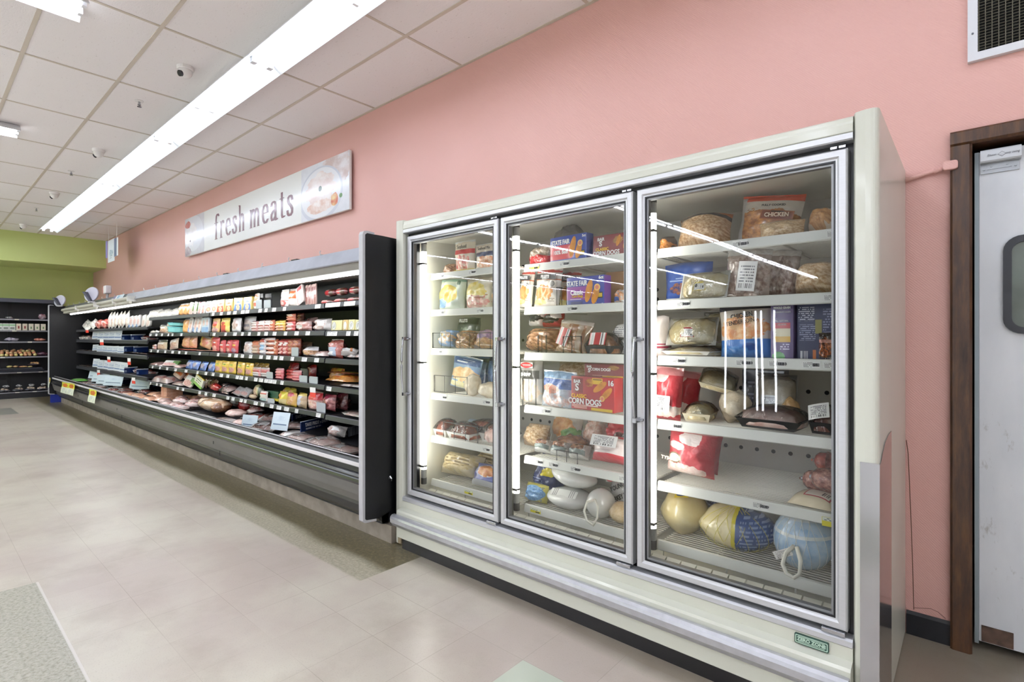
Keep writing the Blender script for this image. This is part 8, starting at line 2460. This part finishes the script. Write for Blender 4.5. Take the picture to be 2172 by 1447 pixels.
# ---------------------------------------------------------------- wall sign
sign_root = thing('wall_sign', (-7.06, 2.9, 2.9), 'long white sign with dark serif lettering mounted high on the pink wall', 'sign')
sign_at = (-7.06, 2.9, 2.9)
BOARD = plain('sign_board', 'e9eae6', .22, 0, .3)
MB().box(-9.44, -4.68, 2.888, 2.915, 2.60, 3.195).build('board', [BOARD], sign_root, sign_at, bevel=.004)
MB().box(-9.2, -9.1, 2.915, 2.94, 2.8, 3.0).box(-5.0, -4.9, 2.915, 2.94, 2.8, 3.0).build('wall_mount', GREYL, sign_root, sign_at)
PR = art('plate_of_sliced_meat', 'dfe2e8', [('food', .75, .8, .3, .3, 'd0bcb8', 'e6e2e4', 4), ('disc', .42, .42, .46, .50, 'ccd0da'), ('disc', .42, .44, .42, .45, 'e6e7ea'), ('food', .42, .5, .30, .32, 'e0cdc8', 'efe9e6', 4), ('food', .42, .2, .26, .12, 'd9b8a8', 'efe6e0', 6), ('food', .72, .25, .07, .12, 'c86a50', 'e4c890', 6), ('disc', .84, .28, .03, .04, '5a8a4a'), ('disc', .42, .52, .035, .05, '2f4a30')], rough=.2, coat=.3, crinkle=0)
MB().box(-5.66, -4.683, 2.8868, 2.889, 2.603, 3.192).build('plate_picture', PR, sign_root, sign_at)
PL_ = art('plate_of_meat_end', 'cfcfd6', [('disc', .45, .55, .5, .46, 'dcdee4'), ('food', .3, .55, .32, .3, 'd9d2d2', 'efecec', 3), ('food', .16, .82, .14, .09, 'a84a44', 'c87a6c', 4), ('food', .12, .1, .2, .14, '9a8a98', 'd0c4cc', 5), ('disc', .28, .38, .03, .03, '6a5a60')], rough=.2, coat=.3, crinkle=0)
MB().box(-9.437, -8.62, 2.8868, 2.889, 2.603, 3.192).build('plate_picture', PL_, sign_root, sign_at)
GLY = {
 'f': (.5, [[(.54, 1.36), (.47, 1.46), (.36, 1.48), (.26, 1.38), (.22, 1.15), (.22, .02)], [(.02, .98), (.46, .98)], [(.06, .02), (.40, .02)]]),
 'r': (.5, [[(.16, .97), (.16, .02)], [(.04, .97), (.16, .97)], [(.16, .66), (.24, .88), (.36, .98), (.46, .92), (.48, .82)], [(.03, .02), (.34, .02)]]),
 'e': (.62, [[(.12, .56), (.54, .56), (.53, .78), (.44, .95), (.33, .98), (.2, .9), (.11, .7), (.1, .45), (.17, .18), (.3, .04), (.42, .04), (.56, .2)]]),
 's': (.5, [[(.43, .76), (.38, .93), (.26, .98), (.13, .9), (.1, .76), (.17, .62), (.34, .46), (.43, .3), (.42, .14), (.3, .02), (.17, .04), (.08, .14), (.06, .28)]]),
 'h': (.66, [[(.04, 1.46), (.16, 1.46), (.16, .02)], [(.16, .66), (.26, .88), (.38, .96), (.48, .88), (.52, .7), (.52, .02)], [(.04, .02), (.28, .02)], [(.41, .02), (.64, .02)]]),
 'm': (1.02, [[(.04, .97), (.16, .97), (.16, .02)], [(.16, .66), (.26, .88), (.36, .96), (.46, .88), (.5, .7), (.5, .02)], [(.5, .66), (.6, .88), (.7, .96), (.8, .88), (.86, .7), (.86, .02)], [(.04, .02), (.28, .02)], [(.4, .02), (.6, .02)], [(.76, .02), (.98, .02)]]),
 'a': (.62, [[(.1, .78), (.16, .92), (.28, .98), (.4, .93), (.45, .8), (.45, .16), (.5, .03), (.6, .07)], [(.45, .58), (.26, .5), (.12, .36), (.1, .2), (.17, .05), (.3, .05), (.45, .22)]]),
 't': (.46, [[(.22, 1.28), (.22, .18), (.28, .04), (.42, .08)], [(.03, .98), (.42, .98)]]),
}
def serif_word(word, x, zb, xh, sx, y):
    for ch in word:
        m = MB()
        lay = 0
        adv, strokes = GLY[ch]
        for st in strokes:
            nib = (.085 * sx * xh, .024 * xh) if len(st) > 2 or abs(st[0][1] - st[-1][1]) > .3 else (.085 * sx * xh, .02 * xh)
            P_ = [(x + p[0] * xh * sx, zb + p[1] * xh) for p in st]
            for a, b in zip(P_, P_[1:]):
                lay += 1
                yy = y - .00004 * (lay % 40)
                if abs(b[0] - a[0]) < 1e-6:
                    q = [(a[0] - nib[0], a[1]), (a[0] + nib[0], a[1]), (b[0] + nib[0], b[1]), (b[0] - nib[0], b[1])]
                elif abs(b[1] - a[1]) < 1e-6:
                    q = [(a[0], a[1] - nib[1]), (b[0], b[1] - nib[1]), (b[0], b[1] + nib[1]), (a[0], a[1] + nib[1])]
                else:
                    q = hull([(p[0] + i * nib[0], p[1] + j * nib[1]) for p in (a, b) for i in (-1, 1) for j in (-1, 1)])
                m.face([(p[0], yy, p[1]) for p in q])
        m.build('letter', MAUVE, sign_root, sign_at)
        x += (adv + .16) * xh * sx
def hull(pts):
    pts = sorted(set(pts))
    def half(ps):
        h = []
        for p in ps:
            while len(h) > 1 and (h[-1][0] - h[-2][0]) * (p[1] - h[-2][1]) - (h[-1][1] - h[-2][1]) * (p[0] - h[-2][0]) <= 0:
                h.pop()
            h.append(p)
        return h
    a, b = half(pts), half(pts[::-1])
    return a[:-1] + b[:-1]
MAUVE = plain('sign_mauve', '7a545c', .22, 0, .3)
serif_word('fresh', -8.22, 2.722, .240, 1.27, 2.8862)
serif_word('meat' + 's', -7.03, 2.722, .240, 1.27, 2.8862)

# ---------------------------------------------------------------- things on and above the case
DISC = plain('disc_grey', 'b9b8c4', .35)
for i, (c, r, lab) in enumerate((((-13.72, 1.975, 2.05), .12, 'round pale disc on a dark bracket at the far end of meat case'), ((-11.0, 1.985, 2.035), .125, 'larger round pale disc on a dark bracket above the curtains'))):
    o = thing('display_disc', (c[0], c[1], 1.99 if i == 0 else 1.945), lab, 'disc', 'round discs on the meat case')
    org = (c[0], c[1], 1.99 if i == 0 else 1.945)
    d = MB().lathe([(r * .96, -.012), (r, -.006), (r, .006), (r * .96, .012)], 28, (0, 0, 0), 0, 'y').build('disc', DISC, o, smooth=False)
    d.location = (0, 0, c[2] - org[2]); d.rotation_euler = (-.2, 0, .62)
    b = MB().prism([(.05, .01), (.09, .01), (-.03, r * 1.35), (-.07, r * 1.35)], -.035, .035, 'y').build('bracket', plain('bracket_dark', '3a3b48', .4), o)
    b.location = (.0, -.05, -.04)
    b.rotation_euler = (0, 0, .62)
    MB().box(-.07, .1, -.04, .03, -.05, -.03).build('clamp', plain('clamp_pale', 'c9c8cc', .4), o).location = (0, 0, 0)
o = thing('warning_beacon', (-11.75, 2.35, 1.966), 'small white and pink box on a stem behind the larger disc', 'device')
MB().tube([(0, 0, 0), (0, 0, .14)], .02, 8).build('stem', GREYL, o)
MB().box(-.1, .07, -.05, .05, .14, .29).build('box', plain('device_white', 'dcd8d8', .4), o, bevel=.02)
MB().box(-.105, -.06, -.052, .052, .15, .28).build('pink_side', plain('device_pink', 'e0888a', .4), o, bevel=.01)
MB().blob((-.17, 0, .23), (.04, .04, .05), 12, 8).build('bulb', plain('device_white', 'dcd8d8', .4), o, smooth=True)
PO_ = art('canopy_poster_print', 'cfdce8', [('rect', .12, .5, .12, .6, '6a5a9c'), ('rect', .5, .3, .12, .6, '7fb0d4'), ('rect', .3, .5, .06, .6, 'eef0f4')], coat=.3, crinkle=0, grain=0)
pm = MB().face([(-10.0, 2.056, 1.897), (-9.42, 2.056, 1.897), (-9.42, 2.090, 1.962), (-10.0, 2.090, 1.962)])
po = pm.build('poster', PO_, None, (-9.71, 2.07, 1.91))
po.modifiers.new('sheet', 'SOLIDIFY').thickness = .003
tag(po, 'small blue and white poster leaning on the canopy beside curtains', 'poster')
hs = thing('hanging_sign', (-12.6, 2.6, 3.02), 'white and purple cards hanging on strings from ceiling near bulkhead', 'hanging sign')
HO = (-12.6, 2.6, 3.02)
MB().box(-13.05, -12.92, 2.58, 2.584, 2.9, 3.24).build('purple_card', plain('card_purple', '8f86c4', .5), hs, HO)
HC = art('hanging_card_print', 'e2e8ee', [('food', .5, .4, .3, .14, '8fa8b8', 'd0dce4', 6), ('print', .5, .2, .2, .08, 'a8b4bc', 2)], coat=0, crinkle=0, grain=0)
MB().box(-12.92, -12.42, 2.59, 2.594, 2.80, 3.23).build('white_card', HC, hs, HO)
MB().box(-12.42, -12.22, 2.585, 2.589, 2.87, 3.215).build('grey_card', plain('card_slate', '66708c', .5), hs, HO)
MB().box(-12.215, -12.12, 2.582, 2.586, 2.87, 3.21).build('edge_card', plain('card_white', 'e4e8ea', .5), hs, HO)
for x in (-12.87, -12.25):
    MB().tube([(x, 2.592, 3.2), (x, 2.592, ZC)], .004, 5).build('string', WHITE, hs, HO)
bb = MB().box(-.012, .012, -.13, .12, 0, .165).build('blue_board', plain('dark_blue_board', '1b2f8c', .45))
place(bb, 'dark blue board standing on the floor at the case end', 'board', (-14.03, 2.0, 0), (0, 0, 0))

# ---------------------------------------------------------------- produce shelving on the green wall
PO2 = (-15.85, 0.8, 0)
pc = thing('produce_shelving', PO2, 'black produce shelving standing against the green wall', 'shelving')
PB = plain('produce_black', '15161b', .45)
RW = plain('produce_rail', '8d8d92', .4, .3)
ya, yb_ = -0.6, 2.30
MB().box(-16.095, -16.06, ya, yb_, 0, 2.10).build('back_panel', PB, pc, PO2)
MB().box(-16.06, -15.60, ya, yb_, 0, .115).build('base', PB, pc, PO2)
MB().prism([(-16.06, 2.17), (-15.60, 2.165), (-15.59, 2.085), (-15.62, 2.075), (-16.06, 2.10)], ya, yb_, 'y').build('top_fascia', plain('fascia_slate', '41434e', .4), pc, PO2)
MB().box(-16.06, -15.62, yb_ - .03, yb_, .115, 2.08).build('end_panel', PB, pc, PO2)
for y in (.2, 1.45):
    MB().box(-16.06, -16.03, y - .03, y + .03, .115, 2.08).build('post', plain('post_black', '0c0d10', .5), pc, PO2)
for i, z in enumerate((1.715, 1.468, 1.225, .898, .565, .128)):
    s1 = MB().box(-16.06, -15.63, ya, yb_ - .03, z - .02, z).build('shelf', PB, pc, PO2)
    MB().box(-15.63, -15.618, ya, yb_ - .03, z - .022, z + .008).build('shelf_rail', RW, s1, PO2)
MB().prism([(-15.66, .60), (-15.60, .575), (-15.60, .565), (-15.64, .565), (-15.66, .62)], ya, 1.98, 'y').build('front_lip', plain('lip_slate', '2c2e36', .4), pc, PO2)
MB().prism([(-15.90, .575), (-15.64, .575), (-15.62, .63), (-15.64, .655), (-15.90, .655)], ya, 1.95, 'y').build('slant_tray', plain('lip_slate', '2c2e36', .4), pc, PO2)
def prod(o, label, cat, y, z, x=-15.74, rot=(0, 0, PI / 2), group=None):
    return put(o, label, cat, (x, y, z), rot, group)
BX1 = art('green_lid_box', 'dde0da', [('band', .62, .9, '9cc49a'), ('rect', .5, .3, .36, .16, '8a9088')], coat=0, crinkle=0, grain=0)
BX2 = art('white_red_box', 'dcd2bc', [('rect', .5, .45, .16, .2, '8a3a3a')], coat=0, crinkle=0, grain=0)
BX3 = art('white_green_box', 'dcd6c2', [('rect', .5, .4, .14, .16, '6a8a5a')], coat=0, crinkle=0, grain=0)
y = 1.18
for i in range(9):
    mt = BX1 if i < 4 else BX2 if i < 6 else BX3
    nm = ['white and green topped box', 'cream box with red mark', 'cream box with small green mark'][0 if i < 4 else 1 if i < 6 else 2]
    lo, n_ = ((0, 4), (4, 2), (6, 3))[0 if i < 4 else 1 if i < 6 else 2]
    wd = .115 if i < 4 else .095
    o = s_box((mt, mt, mt), wd * .84, .1, .145)
    prod(o, f'{nm}, produce shelving, {ORD[n_ - 1 - (i - lo)]} of {NUM[n_]} from meat case', 'box', 1.16 + i * .101, 1.477, -15.70, group='boxes on the produce shelving')
WHP = meat('pale_packet', 'b8b0b4', 'd8d4d6', None, 12, .15, 1)
prod(s_lump(meat('black_white_packet', '2a2a2a', 'c9c9c9', None, 22, .15, 1), .12, .1, .05), 'small black and white packet on top produce shelf', 'packet', 1.42, 1.724)
prod(s_lump(meat('purple_red_bag', '6a2c40', 'd8c8d0', None, 10, .15, 1), .14, .1, .13), 'purple and white bag on top produce shelf', 'bag', 1.96, 1.724)
prod(s_lump(meat('purple_white_bag', '4a3a5c', 'd8d4e0', None, 18, .15, 1), .22, .14, .09), 'flat purple and white bag on third produce shelf', 'bag', 1.46, 1.234)
prod(s_lump(meat('red_produce_bag', '8a3a2c', 'd89a84', None, 18, .15, 1), .2, .14, .075), 'flat red bag on third produce shelf', 'bag', 1.92, 1.234)
AP = []
for k, (a, b, c) in enumerate((('cfbf74', 'dccb8a', 'c87a5c'), ('cf9a70', 'dcc08a', 'b85a4c'), ('c46a54', 'dcb880', 'cfc07a'))):
    AP.append(meat(['apple_yellow', 'apple_blush', 'apple_red'][k], a, b, c, 9, .25, .4, 0))
ap0 = []
for k in range(3):
    a_ = MB().blob((0, 0, .034), (.034, .034, .033), 14, 9, 0, .04, 1.2, k).build('apple', AP[k], smooth=True)
    MB().tube([(0, 0, .068), (.004, 0, .085)], .002, 5).build('stem', plain('apple_stem', '4a3420', .8), a_)
    ap0.append(a_)
ia = 0
used_ = [0, 0, 0]
for row, (n_, z0, x0_) in enumerate(((9, .907, -15.70), (9, .945, -15.78), (8, .985, -15.86), (5, 1.0, -15.93))):
    for i in range(n_):
        k = rnd.randrange(3)
        o = ap0[k] if not used_[k] else dup(ap0[k])
        used_[k] = 1
        lab = f'apple on produce shelving, {["front", "second", "third", "back"][row]} row, {ORD[n_ - 1 - i]} from meat case'
        place(o, lab, 'apple', (x0_ + rnd.uniform(-.012, .012), 1.24 + i * (.66 / n_) + rnd.uniform(-.002, .002), z0), (rnd.uniform(-.4, .4), rnd.uniform(-.4, .4), rnd.uniform(0, 6)), 'apples on the produce shelving')
        ia += 1
prod(s_lump(meat('dark_grape_bag', '2c1a26', '5c3a4a', '8a5a6a', 26, .2, .8), .2, .14, .1), 'dark red grape bag beside the apples', 'bag', 1.97, .906)
for i, (y, w_, h_) in enumerate(((1.43, .1, .055), (1.50, .08, .05), (1.60, .14, .04), (1.69, .08, .035))):
    prod(s_lump(AP[i % 3], w_, .1, h_, .3, 4), f'small fruit pack on slanted tray, {ORD[3 - i]} from the fruit bag', 'fruit pack', y, .657, -15.76, group='fruit packs on the slanted tray')
b_ = s_netbag(plain('net_bag_dark', '3a2c30', .5), AP[2], .22, .16, .11, 9)
prod(b_, 'net bag of red and white fruit on slanted tray', 'net bag', 1.83, .657, -15.76)
POT = meat('pale_potato', '8a7866', 'b8a892', None, 14, .4, .2)
for i in range(5):
    b_ = s_netbag(meat('dark_clear_bag', '2a2a2e', '5a5a62', 'c8ccd4', 22, .15, 1), POT, .2, .16, .12, 8)
    MB().blob((.02, 0, .125), (.05, .03, .025), 10, 6, 0, .4, 4, i).build('bag_neck', meat('black_white_packet', '2a2a2a', 'c9c9c9', None, 22, .15, 1), b_)
    prod(b_, f'bag of pale potatoes on bottom produce shelf, {ORD[4 - i]} from meat case', 'bag', 1.14 + i * .2, .137, -15.76, group='potato bags on the produce shelving')
TKP = plain('produce_ticket', 'd8d6c8', .5)
for y, z in ((1.53, 1.715), (1.49, 1.468), (1.74, 1.225), (1.31, .898), (1.57, .565), (1.54, .128), (1.82, .128), (1.92, .565)):
    MB().box(-15.617, -15.612, y - .035, y + .035, z - .02, z + .006).build('shelf_ticket', TKP, pc, PO2)

# lit cooler on the other side of the aisle: its lamps are mirrored in the freezer glass
oc = thing('glass_door_cooler', (-2.5, -4.6, 0), 'dark cooler with lit lamps across the aisle, mirrored as streaks in freezer glass', 'cooler')
MB().box(-4.2, -.8, -5.2, -4.35, 0, 2.0).box(-4.2, -.8, -4.35, -4.15, 0, .2).box(-4.2, -.8, -4.35, -4.15, 1.78, 2.0).build('body', CBLK, oc, (-2.5, -4.6, 0))
for x in (-2.91, -2.62, -2.45, -2.37, -2.19):
    MB().lathe([(.014, .24), (.014, 1.71)], 8, (x, -4.2, 0)).build('lamp_tube', emit('cooler_lamp', 'f4f8ff', 22.0), oc, (-2.5, -4.6, 0))
# ---------------------------------------------------------------- let the goods rest against each other without cutting through
from mathutils.bvhtree import BVHTree
def family(o):
    out = [o]
    for c in o.children:
        out += family(c)
    return out
def tree(root, M=None):
    V, F = [], []
    def walk(o, m):
        m = m @ (o.matrix_parent_inverse @ o.matrix_basis)
        if o.type == 'MESH':
            b = len(V)
            V.extend(m @ v.co for v in o.data.vertices)
            F.extend(tuple(b + i for i in p.vertices) for p in o.data.polygons)
        for c in o.children:
            walk(c, m)
    walk(root, Matrix())
    lo = Vector([min(v[i] for v in V) for i in range(3)]); hi = Vector([max(v[i] for v in V) for i in range(3)])
    return BVHTree.FromPolygons(V, F), lo, hi
holders = [tree(h) for h in (fz, cs, pc)]
info = {}
START = {o: o.location.copy() for o in GOODS}
for o in GOODS:
    info[o] = tree(o)
cells = {}
for o in GOODS:
    cells.setdefault(round(o.location.x * .8), []).append(o)
tries = {o: 0 for o in GOODS}
for step in range(14):
    moved = set()
    for o in GOODS:
        t, lo, hi = info[o]
        for ht, hlo, hhi in holders:
            if all(lo[i] < hhi[i] and hi[i] > hlo[i] for i in range(3)) and t.overlap(ht):
                k = tries[o]; tries[o] += 1
                if k < 3:
                    o.location.z += .004
                elif k % 2:
                    o.scale.z *= .93; o.scale.x *= .98; o.scale.y *= .97; o.location.y += .004
                else:
                    o.location.y += .012
                moved.add(o)
        key = round(o.location.x * .8)
        for q in cells.get(key - 1, []) + cells.get(key, []) + cells.get(key + 1, []):
            if q is o:
                continue
            if GOODS_AT[q] <= GOODS_AT[o]:
                continue
            t2, lo2, hi2 = info[q]
            d = [min(hi[i], hi2[i]) - max(lo[i], lo2[i]) for i in range(3)]
            if min(d) <= 0 or d[0] * d[1] * d[2] < 6e-5 or not t.overlap(t2):
                continue
            flat = abs((lo2[2] + hi2[2]) - (lo[2] + hi[2])) < .9 * min(hi[2] - lo[2], hi2[2] - lo2[2])
            ax = min(range(2 if flat else 3), key=lambda i: d[i] * (1.0 if i < 2 else .8))
            sg = 1 if (lo2[ax] + hi2[ax]) >= (lo[ax] + hi[ax]) else -1
            if ax == 2:
                (q if sg > 0 else o).location.z += min(d[2], .012)
                moved.add(q if sg > 0 else o)
            else:
                sh = min(d[ax] * .5 + .001, .012)
                if ax == 0:
                    q.location.x += sg * sh; o.location.x -= sg * sh
                else:
                    back = q if sg > 0 else o
                    back.location.y += 2 * sh
                if step > 5:
                    for z_ in (o, q):
                        z_.scale.x *= .965; z_.scale.y *= .965
                moved.add(o); moved.add(q)
            info[o] = tree(o); info[q] = tree(q)
            t, lo, hi = info[o]
    for o in moved:
        p0 = START[o]
        for i, (lo_, hi_) in enumerate(((-.05, .05), (-.02, .09), (-.01, .06))):
            o.location[i] = min(max(o.location[i], p0[i] + lo_), p0[i] + hi_)
        info[o] = tree(o)
    if not moved:
        break
